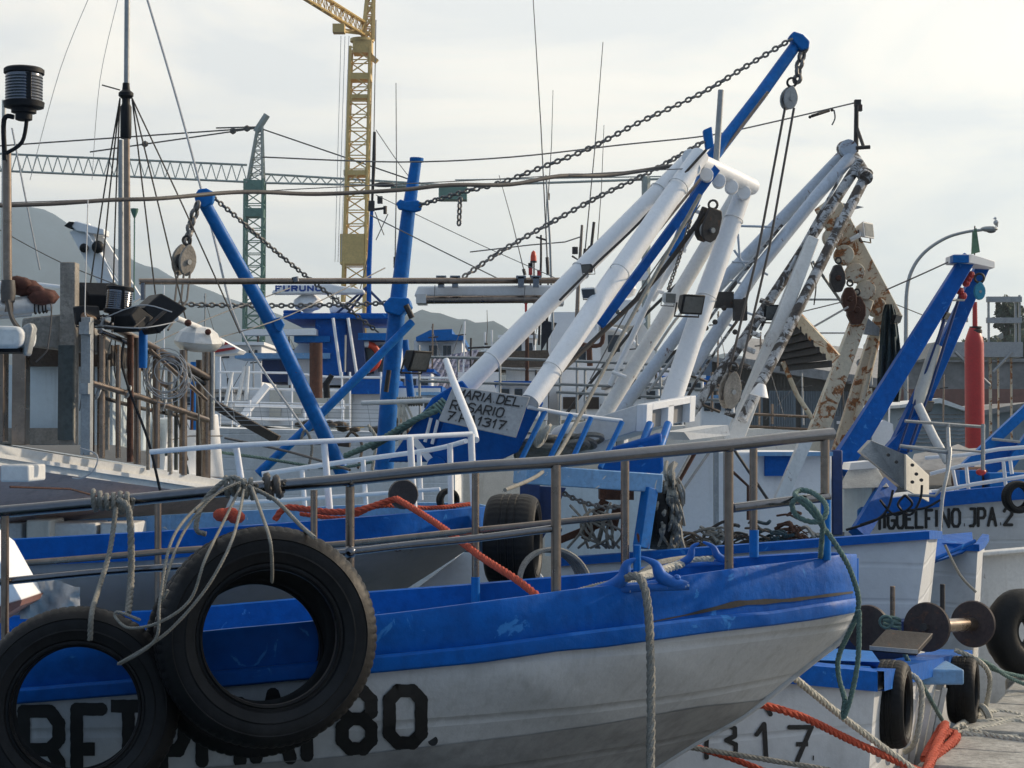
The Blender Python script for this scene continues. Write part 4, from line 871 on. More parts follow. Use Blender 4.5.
t.part('stub_pole', ptube(MB(), [(716, 165, 12.5), (721, 90, 12.5)], [6.5, 6]), M['galv'])
for a, b in (((610, 385), (702, 185)), ((652, 300), (704, 212))): t.part('inner_tube', line([(*a, 12.9), (*b, 12.6)], 6), M['white'])
mb = MB(); [ptube(mb, [(x, y, 12.8), (x+14, y+5, 12.8)], 4) for x, y in ((687, 208), (672, 246), (650, 288), (612, 372))]; t.part('rung', mb, M['white'])
mb = MB(); mb.beam(P(716, 168, 12.3), P(600, 325, 11.9), .03, .06); t.part('blue_runner', mb, M['blue'])
for i in range(26):
    pass
t.part('hose', line([(706, 150, 12), (640, 222, 11.8), (598, 262, 11.6), (560, 300, 11.4)], 3, 5), M['iron'])
t.part('stay', line([(705, 212, 12), (650, 285, 12), (560, 372, 11.6), (520, 410, 11)], 5, 5), M['iron'])
t.part('foot', pprism(MB(), [(388, 462), (432, 398), (462, 380), (472, 392), (440, 462)], 11.1, .35), M['blue'], bevel=.01)
t.part('foot', pprism(MB(), [(430, 462), (446, 415), (478, 398), (544, 402), (518, 452), (488, 466)], 11.0, .35), M['blue'], bevel=.01)
mb = MB(); [ptube(mb, [(x, y, 11.0), (x-6, y+24, 11.0)], 3.5) for x, y in ((431, 418), (438, 420))]; mb.beam(P(414, 440, 10.95), P(432, 462, 10.95), .04, .04); t.part('bracket', mb, M['white'])
k = px(11); mb = MB(); mb.lathe([(9*k, 0), (9*k, .12)], P(436, 466, 10.85), (0, 1, 0), 20); t.part('foot_pivot', mb, M['blue'])
for a, b, r_ in (((462, 390, 11.2), (688, 162, 12.3), 11.6), ((530, 402, 10.9), (700, 155, 12.1), 12.2), ((668, 410, 12.4), (744, 190, 12.9), 11)):
    for f in (.12, .5, .86):
        p0, p1 = P(*a), P(*b); c = lerp(p0, p1, f); k_ = c.y/F; mb = MB(); mb.torus(c, r_*k_*.86, .55*k_, p1-p0, 24, 6); t.part('weld_ring', mb, M['white_worn'])
mb = MB()
for y in range(4): mb.torus(P(441+y*2.6, 414-y*2.2, 11.05), 11*k, 1.6*k, (.7, .1, .6), 18, 5)
single('rope_coil', mb, M['rope_g'], 'green rope lashed round the blue foot of the white gantry', 'rope coil')
single('mooring_rope', MB().rope(smooth(PP([(438, 410, 11), (410, 422, 11), (380, 440, 11.2), (345, 456, 11.4)]), 6), .022), M['rope_g'], 'green rope trailing away from the blue gantry foot to the lower deck', 'rope')
single('mooring_rope', MB().rope(smooth(PP([(436, 405, 11.1), (405, 428, 11.1), (372, 448, 11.3)]), 6), .018), M['rope_g'], 'thinner green rope beside the trailing green rope', 'rope')
# sign board
t = Thing('sign_board', 'tilted grey board hand lettered in black, tied under the white gantry legs', 'sign', P(485, 438, 10.75))
cr = [P(453, 386, 10.75), P(530, 397, 10.72), P(516, 438, 10.65), P(438, 421, 10.68)]
mb = MB(); mb.prism(cr, (0, .03, 0)); brd = t.part('board', mb, M['sign'], bevel=.004)
fn = on_mesh(mb, .003)
its = skew_row('MARIA.DEL.', (459, 389.5), (526, 399), (456, 397.5)) + skew_row('ROSARIO.', (453, 400.5), (509, 409.5), (450, 409)) + skew_row('7.PA1317.', (449, 411.5), (511, 422.5), (446, 419.5))
t.part('lettering', strokes_mb(its, 1.5, fn, 2.5), M['black_paint'], brd)
# black floodlights
def flood(lab, x, y, d, s, aim, hoodm='dark', group='floodlights'):
    k = px(d)*s; c = P(x, y, d); t = Thing('floodlight', lab, 'floodlight', c, group); ax = Vector(aim).normalized(); rt = ax.cross(Vector((0, 0, 1))).normalized(); up = rt.cross(ax)
    B = lambda a, b, e: c+rt*a*k+up*b*k+ax*e*k
    mb = MB(); f = [B(-1, -.75, .5), B(1, -.75, .5), B(1, .75, .5), B(-1, .75, .5)]; r_ = [B(-.6, -.45, -.5), B(.6, -.45, -.5), B(.6, .45, -.5), B(-.6, .45, -.5)]
    mb.add(f+r_, [(0, 1, 2, 3), (7, 6, 5, 4), (0, 4, 5, 1), (1, 5, 6, 2), (2, 6, 7, 3), (3, 7, 4, 0)]); t.part('housing', mb, M[hoodm], bevel=.008)
    mb = MB(); q = [B(-.82, -.58, .53), B(.82, -.58, .53), B(.82, .58, .53), B(-.82, .58, .53)]; mb.prism(q, -ax*k*.04); t.part('glass', mb, M['lens'])
    mb = MB(); mb.tube([B(-1.08, 0, 0), B(-1.08, -1.0, 0), B(1.08, -1.0, 0), B(1.08, 0, 0)], .07*k, 6); t.part('bracket', mb, M['iron']); return t
flood('black floodlight clamped low on the blue mast facing right', 415, 359, 13.5, 15, (.75, -.55, -.35))
flood('black floodlight with grey glass between the white gantry legs', 689, 303, 12.2, 14, (.5, -.8, -.3))
flood('small cream floodlight just left of the black one in the white gantry', 668, 298, 12.6, 8, (.6, -.8, -.1), 'white_worn')
flood('white floodlight on a bracket at the head of the rusted gantry', 864, 231, 15.4, 11, (.75, -.6, .1), 'white_worn')
flood('dark floodlight hanging among the weathered tubes', 772, 312, 13.9, 11, (.3, -1, -.2))
flood('small black floodlight low on the blue gantry right leg', 925, 405, 15.1, 8, (.5, -.8, -.4))
flood('tiny dark lamp fixed to the right blue gantry', 945, 315, 15, 5.5, (.7, -.6, -.6))
flood('small dark lamp under the tip of the first white gantry leg', 590, 292, 11.4, 8, (-.4, -.9, -.5), 'white_worn')
flood('black lamp clamped on the second white gantry leg', 588, 268, 11.6, 6.5, (-.5, -.8, -.3))
flood('small dark lamp near the blue draped tarpaulin', 896, 318, 15.5, 6, (.6, -.7, -.4))

# white hulls right
def bow_hull(name, lab, top_l, corner_t, corner_b, d_l, d_c, top_r, d_r, gun, inner=None, hullm='hull'):
    """plumb transom style hull: near side panel and end panel meeting at a corner, with gunwale strake"""
    t = Thing(name, lab, 'fishing boat', (P(corner_t[0], 600, d_c).x, d_c, 0), 'white hulled boats by the quay')
    A, B, Cc = P(*top_l, d_l), P(*corner_t, d_c), P(*top_r, d_r); dn = P(*corner_b, d_c-.05)-B; dn *= (B.z+.2)/max(.1, -dn.z)
    mb = MB(); n = 10; r0 = [lerp(A, B, i/n) for i in range(n+1)]+[lerp(B, Cc, i/4) for i in range(1, 5)]
    rows = []
    for f in (0, .15, .35, .6, 1): rows.append([p+dn*f*(.75 if i > n else lerp(.25, 1, i/n)) * (1) + Vector((0, 0, 0)) - Vector((0, 0, (p.z+.2)*f + (dn.z*f*(.75 if i > n else lerp(.25, 1, i/n))))) for i, p in enumerate(r0)])
    mb.grid(rows); t.part('hull', mb, M[hullm], smooth_ang=50)
    hull_mb = mb; mb = MB(); dz = Vector((0, .06, -.3)); mb.prism([A+dz, B+dz+Vector((-.08, 0, 0)), Cc+dz+Vector((-.08, 0, 0)), Cc+dz+Vector((A.x-B.x, A.y-B.y+1.5, 0))], (0, 0, -.03)); t.part('deck', mb, M['lblue'])
    mb = MB(); h = gun*px(d_c); rr = r0
    mb.grid([[p+Vector((.02 if i > n else 0, -.03, .012)) for i, p in enumerate(rr)], [p+Vector((.02 if i > n else 0, -.035, -h)) for i, p in enumerate(rr)], [p+Vector((0, 0, -h)) for p in rr]]); mb.grid([[p+Vector((.02 if i > n else 0, -.03, .012)) for i, p in enumerate(rr)], [p+Vector((0, .07, .012)) for p in rr], [p+Vector((0, .07, -h)) for p in rr]])
    t.part('gunwale', mb, M['blue'], smooth_ang=40)
    return t, hull_mb
tA, hA = bow_hull('fishing_boat', 'white hull with thin blue gunwale directly behind the bow of the nearest boat', (560, 560), (928, 533), (916, 616), 10.2, 9.9, (938, 533), 11.2, 6)
tB, hB = bow_hull('fishing_boat', 'white hull with open blue bulwark, second in line behind the nearest bow', (905, 543), (978, 546), (974, 612), 12.0, 11.6, (985, 536), 12.8, 5)
mb = MB(); mb.prism([P(928, 536, 11.9), P(972, 532, 12.6), P(974, 548, 11.7), P(932, 562, 11.4)], (0, .05, -.02)); tB.part('bulwark', mb, M['blue'])
mb = MB(); ptube(mb, [(928, 562, 11.35), (975, 541, 11.5)], 4); tB.part('rail_cap', mb, M['blue'])
tC, hC = bow_hull('fishing_boat', 'grey stained hull at the right edge beyond the two white hulls', (975, 556), (1100, 545), (1095, 650), 12.6, 12.9, (1110, 540), 13.5, .5, hullm='white_worn')
mb = MB(); mb.prism([P(976, 553, 12.5), P(1100, 542, 12.8), P(1100, 540, 13.3), P(976, 551, 13.1)], (0, 0, -.03)); tC.part('cap', mb, M['white_worn'], bevel=.01)
t2 = Thing('tyre_fender', 'dark shaggy old fender hanging at the right edge over the quay', 'fender', P(1015, 660, 11.6)); mb = MB()
mb.torus(P(1022, 632, 11.7), 27*px(11.6), 17*px(11.6), (.5, -1, .1), 30, 12); t2.part('tube', mb, M['rubber'])
M['drum'] = mat('dark_brown_flange', (.05, .032, .03), .6, var=.4, scale=9, rust=.25, rust_col=(.11, .05, .03), dirt=.3)
# net drum / winch on the boat by the quay
d = 9.6; k = px(d)
t = Thing('net_drum', 'rusty brown net drum with two round flanges and bright axle above the quayside boat', 'net drum', P(950, 650, d))
cA = P(927, 627, 9.3); cB = P(973, 624, 9.85); ax = (cB-cA).normalized(); AL = (cB-cA).length
for c in (cA, cB):
    mb = MB(); mb.lathe([(1*k, -.015), (23*k, -.012), (24*k, 0), (23*k, .012), (1*k, .015)], c, ax, 36); t.part('flange', mb, M['drum'])
mb = MB(); mb.lathe([(7*k, 0), (6.6*k, AL)], cA, ax, 24); t.part('axle', mb, M['steel_brown'])
mb = MB(); mb.lathe([(4*k, 0), (3.4*k, .05)], cA-ax*.05, ax, 6); t.part('hub', mb, M['iron'])
t = Thing('winch_flange', 'dark round winch cheek half hidden behind the nearest bow', 'winch', P(872, 645, 9.5)); mb = MB(); mb.lathe([(1*k, -.02), (22*k, -.015), (23*k, 0), (22*k, .02), (1*k, .02)], P(868, 628, 9.5), ax, 32); t.part('flange', mb, M['drum']); mb = MB(); mb.box(P(858, 636, 9.9), (.55, .4, .2)); t.part('housing', mb, M['navy'])
for x, y0, y1, lab in ((892.5, 586, 622, 'slim steel post tied with green rope in front of the white hulls'), (942.5, 584, 618, 'dark short post above the net drum between white hulls')):
    single('bollard_post', line([(x, y1, 9.4), (x, y0, 9.4)], 5), M['steel_brown'] if x < 900 else M['iron'], lab, 'post', 'short mooring posts', bevel=.003)
t = Thing('deck_tray', 'grey metal tray leaning open in front of the net drum', 'tray', P(902, 650, 8.9)); mb = MB(); mb.prism([P(870, 646, 8.8), P(886, 629, 8.9), P(933, 633, 9), P(918, 650, 8.8)], (0, .02, -.03)); t.part('plate', mb, M['iron'], bevel=.004)
mb = MB(); mb.prism([P(870, 646, 8.79), P(918, 650, 8.79), P(918, 654, 8.79), P(870, 650, 8.79)], (0, .02, 0)); t.part('lip', mb, M['galv'])
mb = MB()
for i in range(4): mb.torus(P(892, 619+i*3, 9.35), 8*k, 1.5*k, (.2, .3-i*.2, 1), 16, 6)
mb.torus(P(886, 622, 9.3), 6*k, 1.4*k, (.3, 1, .2), 14, 6); single('rope_coil', mb, M['rope_g'], 'green rope hitched round the slim steel post', 'rope coil')

# ------------------------------------------------------------------ quayside white boat with numbers
t = Thing('fishing_boat', 'white boat lettered 1317 at the quay corner with blue top and tyres', 'fishing boat', (P(870, 700, 8.2).x, 8.2, 0), 'white hulled boats by the quay')
A = P(640, 648, 7.6); B = P(876, 671, 8.1); C_ = P(966, 650, 10.6)
n = 8; top = [lerp(A, B, i/n) for i in range(n+1)]; bot = [lerp(P(640, 800, 7.7), P(846, 790, 8.15), i/n) for i in range(n+1)]; bot = [Vector((p.x, p.y, .0)) for p in bot]
mb = MB(); mb.grid([[lerp(a, b, f) for a, b in zip(top, bot)] for f in (0, .2, .45, .7, 1)])
side_t = [lerp(B, C_, i/6) for i in range(7)]; sb = Vector((bot[-1].x, bot[-1].y, 0)); side_b = [lerp(sb, Vector((C_.x-.35, C_.y, 0)), i/6) for i in range(7)]
mb.grid([[lerp(a, b, f) for a, b in zip(side_t, side_b)] for f in (0, .2, .45, .7, 1)]); h4 = mb; t.part('hull', mb, M['hull'], smooth_ang=30)
fn = on_mesh(h4, .004)
it = [('1', lambda u, v: (700+u*10, 727+v*30)), ('3', lambda u, v: (719+u*17, 725+v*31)), ('1', lambda u, v: (754+u*16+v*2, 724+v*34)), ('7', lambda u, v: (789+u*22, 727+v*34)), ('.', lambda u, v: (811+u*4, 727+v*33)), ('A', lambda u, v: (740+u*30, 690+v*24))]
t.part('lettering', strokes_mb(it, 4.6, fn, 3), M['black_paint'])
mb = MB()
up = lambda p, z, y=0: p+Vector((0, y, z))
hh = 20*px(7.9)
mb.grid([[up(p, .0, -.035) for p in top], [up(p, -hh, -.035) for p in top], [up(p, -hh, .02) for p in top]]); mb.grid([[up(p, 0, -.035) for p in top], [up(p, .0, .12) for p in top]])
sx = Vector((.035, -.01, 0)); mb.grid([[p+sx for p in side_t], [p+sx-Vector((0, 0, hh)) for p in side_t], [p-Vector((0, 0, hh)) for p in side_t]]); mb.grid([[p+sx for p in side_t], [p-sx*4 for p in side_t]])
t.part('gunwale', mb, M['blue'])
A2 = lerp(A, A, 1)+Vector((0, .5, .12)); mb = MB(); mb.prism([P(650, 636, 8.2), P(872, 651, 8.5), P(880, 662, 8.3), P(650, 655, 7.9)], (0, .1, -.05)); ptube(mb, [(650, 652, 7.9), (870, 668, 8.2)], 3); t.part('rail_cap', mb, M['blue_mast'])
mb = MB(); mb.prism([up(A, -.13, .15), up(B, -.13, .15)+Vector((-.12, 0, 0)), up(C_, -.13)+Vector((-.12, 0, 0)), up(C_+(A-B), -.13)], (0, 0, -.02)); t.part('deck', mb, M['navy'])
mb = MB(); mb.box(P(930, 672, 9.5), (.26, .4, .08)); t.part('deck_box', mb, M['lblue'], bevel=.01)
mb = MB()
for i in range(5):
    f = .3+i*.09; a = lerp(B, C_, f)+Vector((.02, -.01, -.17)); b2 = lerp(sb, side_b[-1], f)+Vector((.03, 0, .3)); mb.beam(a, b2, .025, .025)
t.part('frame_rib', mb, M['white_worn'])

# tyres
def tyre_mb(Rr, wdt, seg=84, tread=True):
    if Rr > .25: seg = 150
    mb = MB(); prof = [(.60, -.36), (.605, -.45), (.625, -.49), (.64, -.46), (.66, -.455), (.675, -.49), (.74, -.52), (.76, -.535), (.775, -.52), (.84, -.53), (.87, -.515), (.88, -.53), (.895, -.51), (.945, -.45), (.965, -.40), (.985, -.34), (1.0, -.26), (1.0, -.18), (.985, -.17), (.985, -.13), (1.003, -.12), (1.004, -.02), (.985, -.01), (.985, .03), (1.004, .04), (1.003, .13), (.985, .14), (.985, .18), (1.0, .19), (1.0, .27), (.985, .35), (.965, .41), (.945, .46), (.90, .50), (.84, .53), (.74, .52), (.66, .49), (.62, .46), (.60, .36), (.64, .34), (.80, .36), (.90, .3), (.93, 0), (.90, -.3), (.80, -.36), (.64, -.34)]
    rows = []
    for i in range(seg*2+1):
        a = 2*math.pi*i/(seg*2); r_ = []
        for j, (q, h) in enumerate(prof):
            qq = q
            if tread and q > .955 and i % 4 == 0: qq = q-.009
            r_.append(Vector((math.cos(a)*qq*Rr, h*wdt, math.sin(a)*qq*Rr)))
        r_.append(r_[0]); rows.append(r_)
    mb.grid(rows); return mb
def place_tyre(lab, c, Rr, wdt, yaw, tilt=0, group='tyre fenders', roll=0):
    m_ = tyre_mb(Rr, wdt); rot = Matrix.Rotation(R(yaw), 3, 'Z')@Matrix.Rotation(R(tilt), 3, 'X')
    m_.v = [rot@q+Vector(c) for q in m_.v]
    return single('tyre', m_, M['rubber'], lab, 'tyre', group, smooth_ang=32)
place_tyre('narrow looking tyre hung on the white boat corner by the quay', P(891, 704, 8.45), .205, .15, 70, 0)
place_tyre('tyre furthest along the quay side of the lettered white boat', P(963, 690, 9.9), .185, .14, 70, 0)
place_tyre('upright black tyre standing edge on beside the yellow rope coil', P(513, 540, 8.4), .215, .22, 82, 0)
# ================================================================== WEATHERED GANTRY
t = Thing('stern_gantry', 'flaking white and rust-blackened tubular gantry leaning up to the right, pole at its head', 'gantry', P(720, 470, 14), 'trawl gantries')
for pts, ww, m in ((([(610, 425, 14.6), (700, 305, 14.9), (800, 200, 15.1), (846, 152, 15.2)]), 12.5, 'blueish'), (([(690, 372, 13.8), (757, 270, 14.1), (820, 192, 14.4), (850, 158, 14.6)]), 12.5, 'blueish'),
 (([(690, 415, 13.6), (745, 338, 13.8), (800, 255, 14.1), (860, 162, 14.5)]), 10.5, 'weather'), (([(742, 420, 13.2), (778, 350, 13.5), (828, 250, 14), (868, 172, 14.4)]), 11, 'weather')):
    t.part('leg', ptube(MB(), pts, ww, n=20), M[m])
mb = MB(); mb.beam(P(722, 470, 13.4), P(812, 240, 14), .13, .2, (0, 1, 0), .09, .14); t.part('leg', mb, M['white_worn'], label='broad flat white box leg', bevel=.008)
mb = MB(); ptube(mb, [(844, 148, 15.1), (856, 163, 14.8), (866, 178, 14.3)], [16, 15, 14], n=20); t.part('top_bar', mb, M['weather'])
mb = MB(); mb.lathe([(3*px(14), 0), (9*px(14), .05), (9*px(14), .12)], P(846, 150, 14.7), (0, -1, 0), 16); t.part('end_cap', mb, M['blueish'])
mb = ptube(MB(), [(856, 152, 14.7), (856.5, 104, 14.7)], [5, 4.5]); ptube(mb, [(857, 128, 14.7), (864, 148, 14.5)], 3.5); ptube(mb, [(856, 148, 14.4), (870, 147, 14.4)], 4); t.part('head_post', mb, M['iron'])
mb = MB(); mb.box(P(857.5, 103, 14.7), (.05, .05, .05)); mb.box(P(860, 108, 14.6), (.03, .05, .05)); t.part('post_head', mb, M['iron'])
for a, b in (((648, 392), (776, 232)), ((663, 385), (782, 225)), ((680, 410), (745, 310)), ((655, 350), (700, 292)), ((760, 330), (842, 175))): t.part('hose', line([(*a, 13.9), ((a[0]+b[0])/2-3, (a[1]+b[1])/2, 14), (*b, 14.2)], 3.2, 4), M['weather'] if a[0] > 655 else M['galv'])
mb = MB()
for a, b in (((741, 226), (776, 227)), ((734, 250), (748, 270)), ((738, 234), (740, 262)), ((732, 262), (768, 262)), ((756, 268), (768, 275)), ((730, 280), (750, 286)), ((720, 320), (732, 326)), ((745, 312), (762, 318))): ptube(mb, [(*a, 14.6), (*b, 14.6)], 2.4)
t.part('brace', mb, M['blueish'])
mb = MB()
for i in range(9): mb.tube([P(757-i*5+3, 300+i*16, 13.5), P(762-i*5+8, 304+i*16, 13.5)], .02, 6)
t.part('rung', mb, M['weather'])
mb = MB()
for x, y in ((706, 328), (715, 322), (692, 350), (745, 300), (735, 332), (724, 308)): mb.ball(P(x, y, 13.7), .022, 8)
mb.box(P(724, 300, 13.8), (.14, .1, .12)); mb.box(P(740, 310, 13.7), (.1, .1, .16)); t.part('fitting', mb, M['iron'])
# slatted grating platform
d = 14.6
t = Thing('slatted_platform', 'dark slatted timber platform seen from beneath with a bright right edge', 'platform', P(800, 362, d))
c0, c1, c2, c3 = P(788, 305, 14.1), P(833, 359, 13.9), P(784, 363, 14.9), P(764, 342, 15.0)
mb = MB(); mb.prism([c0, c1, c2, c3], (0, .0, .05)); t.part('plank_bed', mb, M['wood'])
mb = MB()
for i in range(8):
    f = (i+.4)/8; a = lerp(c0, c1, f); b = lerp(c0, c3, min(1, f*2.1)) if f < .48 else lerp(c3, c2, (f-.48)/.52); mb.beam(a+Vector((0, -.03, -.07)), b+Vector((0, -.03, -.07)), .03, .05)
t.part('slat', mb, M['iron'])
mb = MB(); mb.beam(c0-Vector((.02, 0, 0)), c1+Vector((.02, 0, 0)), .05, .09); t.part('edge_board', mb, M['rusty'])
t.part('strut', line([(783, 362, 14.3), (797, 395, 14.4), (812, 418, 14.5)], 5), M['rusty'])
t.part('strut', line([(829, 240, 14.6), (828, 352, 14.8)], 1.4) if 0 else line([(813, 262, 14.6), (842, 303, 15.8)], 3), M['galv'])
# ================================================================== RUSTED GANTRY
t = Thing('stern_gantry', 'heavily rusted cream box gantry with scalloped arched beam and hanging blocks', 'gantry', P(815, 480, 15.6), 'trawl gantries')
mb = MB(); mb.beam(P(828, 206, 15.2), P(890, 318, 16), .2, .17, (0, 1, 0), .18, .15)
for i in range(5):
    f = .12+i*.19; c = lerp(P(829, 222, 15.1), P(886, 314, 15.9), f); mb.lathe([(.085, -.07), (.085, .07)], c+Vector((-.035, -.02, -.035)), (.1, 1, 0), 20)
t.part('top_beam', mb, M['rusty'], bevel=.008)
t.part('leg', (lambda m_: (m_.beam(P(800, 480, 15.4), P(866, 300, 15.7), .17, .2, (0, 1, 0), .12, .14), m_)[1])(MB()), M['rusty'], bevel=.01)
t.part('leg', ptube(MB(), [(884, 312, 15.9), (862, 400, 15.6), (838, 480, 15.3)], 6.5), M['rusty'])
t.part('leg', (lambda m_: (m_.beam(P(832, 470, 15.5), P(880, 318, 15.9), .1, .1, (0, 1, 0)), m_)[1])(MB()), M['rusty'])
t.part('bracket', line([(850, 240, 15.3), (858, 236, 15.3), (862, 232, 15.4)], 5), M['white_worn'])
t.part('stub', line([(838, 206, 15.2), (836, 226, 15.2)], 4), M['galv'])
def weight(lab, x, y, d, w_, h_, mm):
    k = px(d); t = Thing('hanging_block', lab, 'hanging block', P(x, y, d), 'iron blocks hung from the rusted gantry')
    mb = MB(); mb.prism([P(x+a*w_, y+b*h_, d-.05) for a, b in ((-.45, -1), (.45, -1), (1, -.3), (1, .35), (.5, 1), (-.5, 1), (-1, .35), (-1, -.3))], (0, .1, 0)); t.part('cheek', mb, mm, bevel=.01)
    mb = MB(); mb.lathe([(w_*.4*k, 0), (w_*.3*k, .03)], P(x, y, d-.05), (0, -1, 0), 12); t.part('boss', mb, M['rust'])
    mb = MB(); mb.torus(P(x, y-h_-4, d), 3*k, 1*k, (.6, 1, 0), 12, 6); t.part('ring', mb, M['iron'])
weight('black six sided iron block, leftmost under the rusted gantry beam', 838.5, 278, 15, 7.5, 13.5, M['iron'])
weight('rust brown iron block hanging in the middle of the rusted beam', 850, 299, 15.3, 7, 12, M['rust'])
weight('large rust red block lowest under the rusted beam', 857, 310, 15.5, 9, 14, M['rust'])
single('pennant', MB().prism([P(843, 203, 15.2), P(864, 207, 15.2), P(844, 212, 15.2)], (0, .02, 0)), M['galv'], 'small pale triangular pennant by the head of the rusted gantry', 'flag')
t = Thing('draped_tarpaulin', 'dark teal tarpaulin bundle hanging from the rusted gantry beam', 'tarpaulin', P(888, 400, 15.7)); rows = []
for j in range(13):
    f = j/12; y = 304+f*98; wl = lerp(3, 13, f**.5); r_ = []
    for i in range(13):
        g_ = i/12; x = lerp(889-wl*.9, 890+wl*.9+f*4, g_)
        if f > .7: x = lerp(x, 886+(g_-.5)*14, (f-.7)*1.5)
        r_.append(P(x, y, 15.6+.05*math.sin(i*1.7+j*.4)+.03*math.sin(i*4+j)))
    rows.append(r_)
mb = MB(); mb.grid(rows); mb.grid([[p+Vector((0, .05, 0)) for p in r_] for r_ in rows]); t.part('cloth', mb, M['cloth_blue'], smooth_ang=80)
single('tarpaulin_flap', MB().prism([P(868, 318, 15.7), P(880, 328, 15.7), P(879, 336, 15.7), P(864, 334, 15.7)], (0, .05, 0)), M['galv'], 'small grey folded cover beside the teal tarpaulin', 'cover')
# ================================================================== RIGHT BLUE GANTRY
t = Thing('stern_gantry', 'bright blue A-shaped gantry with white cap beam at the right', 'gantry', P(880, 480, 15), 'trawl gantries')
for a, b, w0, w1, y0, y1 in (((838, 470), (968, 258), .17, .12, 14.6, 15), ((888, 470), (984, 262), .16, .11, 15.2, 15.4)):
    mb = MB(); mb.beam(P(*a, y0), P(*b, y1), w0, .16, (0, 1, 0), w1, .12); t.part('leg', mb, M['blue'], bevel=.008)
mb = MB(); mb.prism([P(834, 455, 14.7), P(868, 405, 14.8), P(845, 470, 14.7)], (0, .1, 0)); mb.prism([P(886, 448, 15.1), P(934, 395, 15.2), P(912, 452, 15.1)], (0, .14, 0)); t.part('gusset', mb, M['blue'])
mb = MB(); mb.prism([P(954, 254, 14.85), P(971, 254.5, 14.8), P(995, 261, 15.2), P(995, 268, 15.2), P(970, 262.5, 14.8), P(954, 262, 14.85)], (0, .3, 0)); t.part('cap_beam', mb, M['white'], bevel=.006)
mb = MB(); mb.prism([P(953, 255, 14.83), P(969, 255, 14.78), P(969, 262.5, 14.78), P(953, 262, 14.83)], (0, .1, 0)); t.part('cap_end', mb, M['blue_mast'])
t.part('hydraulic_ram', ptube(MB(), [(918, 405, 15.0), (921, 392, 15.0), (935, 350, 15.1), (937, 345, 15.1)], [11, 13, 13, 11], n=20), M['hyd'])
mb = MB(); ptube(mb, [(936, 348, 15.1), (950, 300, 15.2)], 4); ptube(mb, [(908, 452, 14.9), (930, 390, 15), (962, 288, 15.1)], 3); ptube(mb, [(898, 452, 14.9), (921, 385, 15), (955, 290, 15)], 2.4); t.part('hydraulic_pipe', mb, M['navy'])
mb = MB(); ptube(mb, [(918, 405, 14.8), (934, 438, 14.7), (948, 462, 14.6)], 9); t.part('spar', mb, M['white_worn'])
mb = MB(); ptube(mb, [(950, 300, 14.9), (964, 300, 15)], 2.6); ptube(mb, [(936, 301, 14.9), (950, 300, 14.9)], 3); t.part('cross_pin', mb, M['galv'])
mb = MB(); [mb.ball(P(x, y, 15.0), .035, 8) for x, y in ((971, 275), (966, 283), (960, 291), (968, 279), (963, 296))]; t.part('valve', mb, M['red'])
t = Thing('pennant', 'small furled green and white flag on top of the blue gantry', 'flag', P(975, 254, 15)); t.part('staff', line([(974.5, 255, 15), (974.8, 226, 15)], 1.4), M['iron']); t.part('flag', pprism(MB(), [(973, 232), (976.5, 228), (980, 252), (972, 254)], 14.98, .03), M['flag'])
# blue post, flap
single('deck_post', (lambda m_: (pbox(m_, 832, 450, 843, 535, 12.5, .12), m_)[1])(MB()), M['navy'], 'dark blue square post behind the rail end', 'post', bevel=.01)
single('blue_fender_board', pprism(MB(), [(858, 532), (858, 510), (862, 507), (869, 507), (872, 511), (872, 532)], 13, .05), M['blue_mast'], 'small rounded blue board behind the white hull gunwale', 'board', bevel=.01)
single('deck_strut', (lambda m_: (m_.beam(P(858, 535, 12.6), P(888, 485, 13), .12, .08, (0, 1, 0)), m_)[1])(MB()), M['blue'], 'short thick blue strut under the steel winch box', 'strut')
single('deck_screen', (lambda m_: (pbox(m_, 843, 486, 872, 532, 13.6, .08), m_)[1])(MB()), M['cabin'], 'pale blue deck panel behind the dark blue post', 'panel')
# white bracket winch box
t = Thing('steel_winch_box', 'weathered steel box with beige drilled end plate among black hoses', 'winch box', P(895, 510, 12.4))
mb = MB(); mb.prism([P(860, 452, 12.8), P(871, 440, 12.9), P(906, 455, 12.4), P(928, 476, 12.9), P(928, 492, 12.9), P(905, 488, 12.4)], (0, .12, 0)); t.part('side_plate', mb, M['galv'], bevel=.005)
mb = MB(); mb.prism([P(906, 454, 12.35), P(929, 475, 12.7), P(929, 502, 12.7), P(906, 490, 12.35)], (0, .05, 0)); t.part('end_plate', mb, M['hyd'], bevel=.004)
mb = MB(); [mb.lathe([(.012, 0), (.012, .02)], P(x, y, 12.33), (0, -1, 0), 8) for x, y in ((912, 465), (916, 474), (912, 482), (921, 480), (888, 455), (896, 462))]; t.part('bolt_hole', mb, M['iron'])
mb = ptube(MB(), [(900, 452-6, 12.3), (945, 452, 12.3), (950, 448, 12.3), (948, 470, 12.2), (942, 500, 12.1), (938, 560, 12.0)], 4, 3); ptube(mb, [(908, 495, 12.2), (935, 496, 12.2), (942, 488, 12.2)], 3); ptube(mb, [(948, 428, 12.4), (949, 452, 12.3)], 4); ptube(mb, [(905, 447, 12.3), (948, 453, 12.3)], 3); t.part('frame_tube', mb, M['galv'])
for i, pts in enumerate(([(905, 495), (898, 505), (910, 515), (920, 500), (922, 485)], [(880, 500), (895, 515), (912, 505), (905, 495)], [(893, 490), (888, 508), (876, 520), (846, 530)], [(860, 525), (900, 512), (925, 508), (940, 500)])):
    single('hydraulic_hose', line([(x, y, 12.1) for x, y in pts], 2.6, 6), M['dark'], ['black hose looping under the beige end plate', 'second black hose curling left of the end plate', 'black hose drooping toward the blue board', 'long thin hose running level below the winch box'][i], 'hose', 'hoses round the winch box')
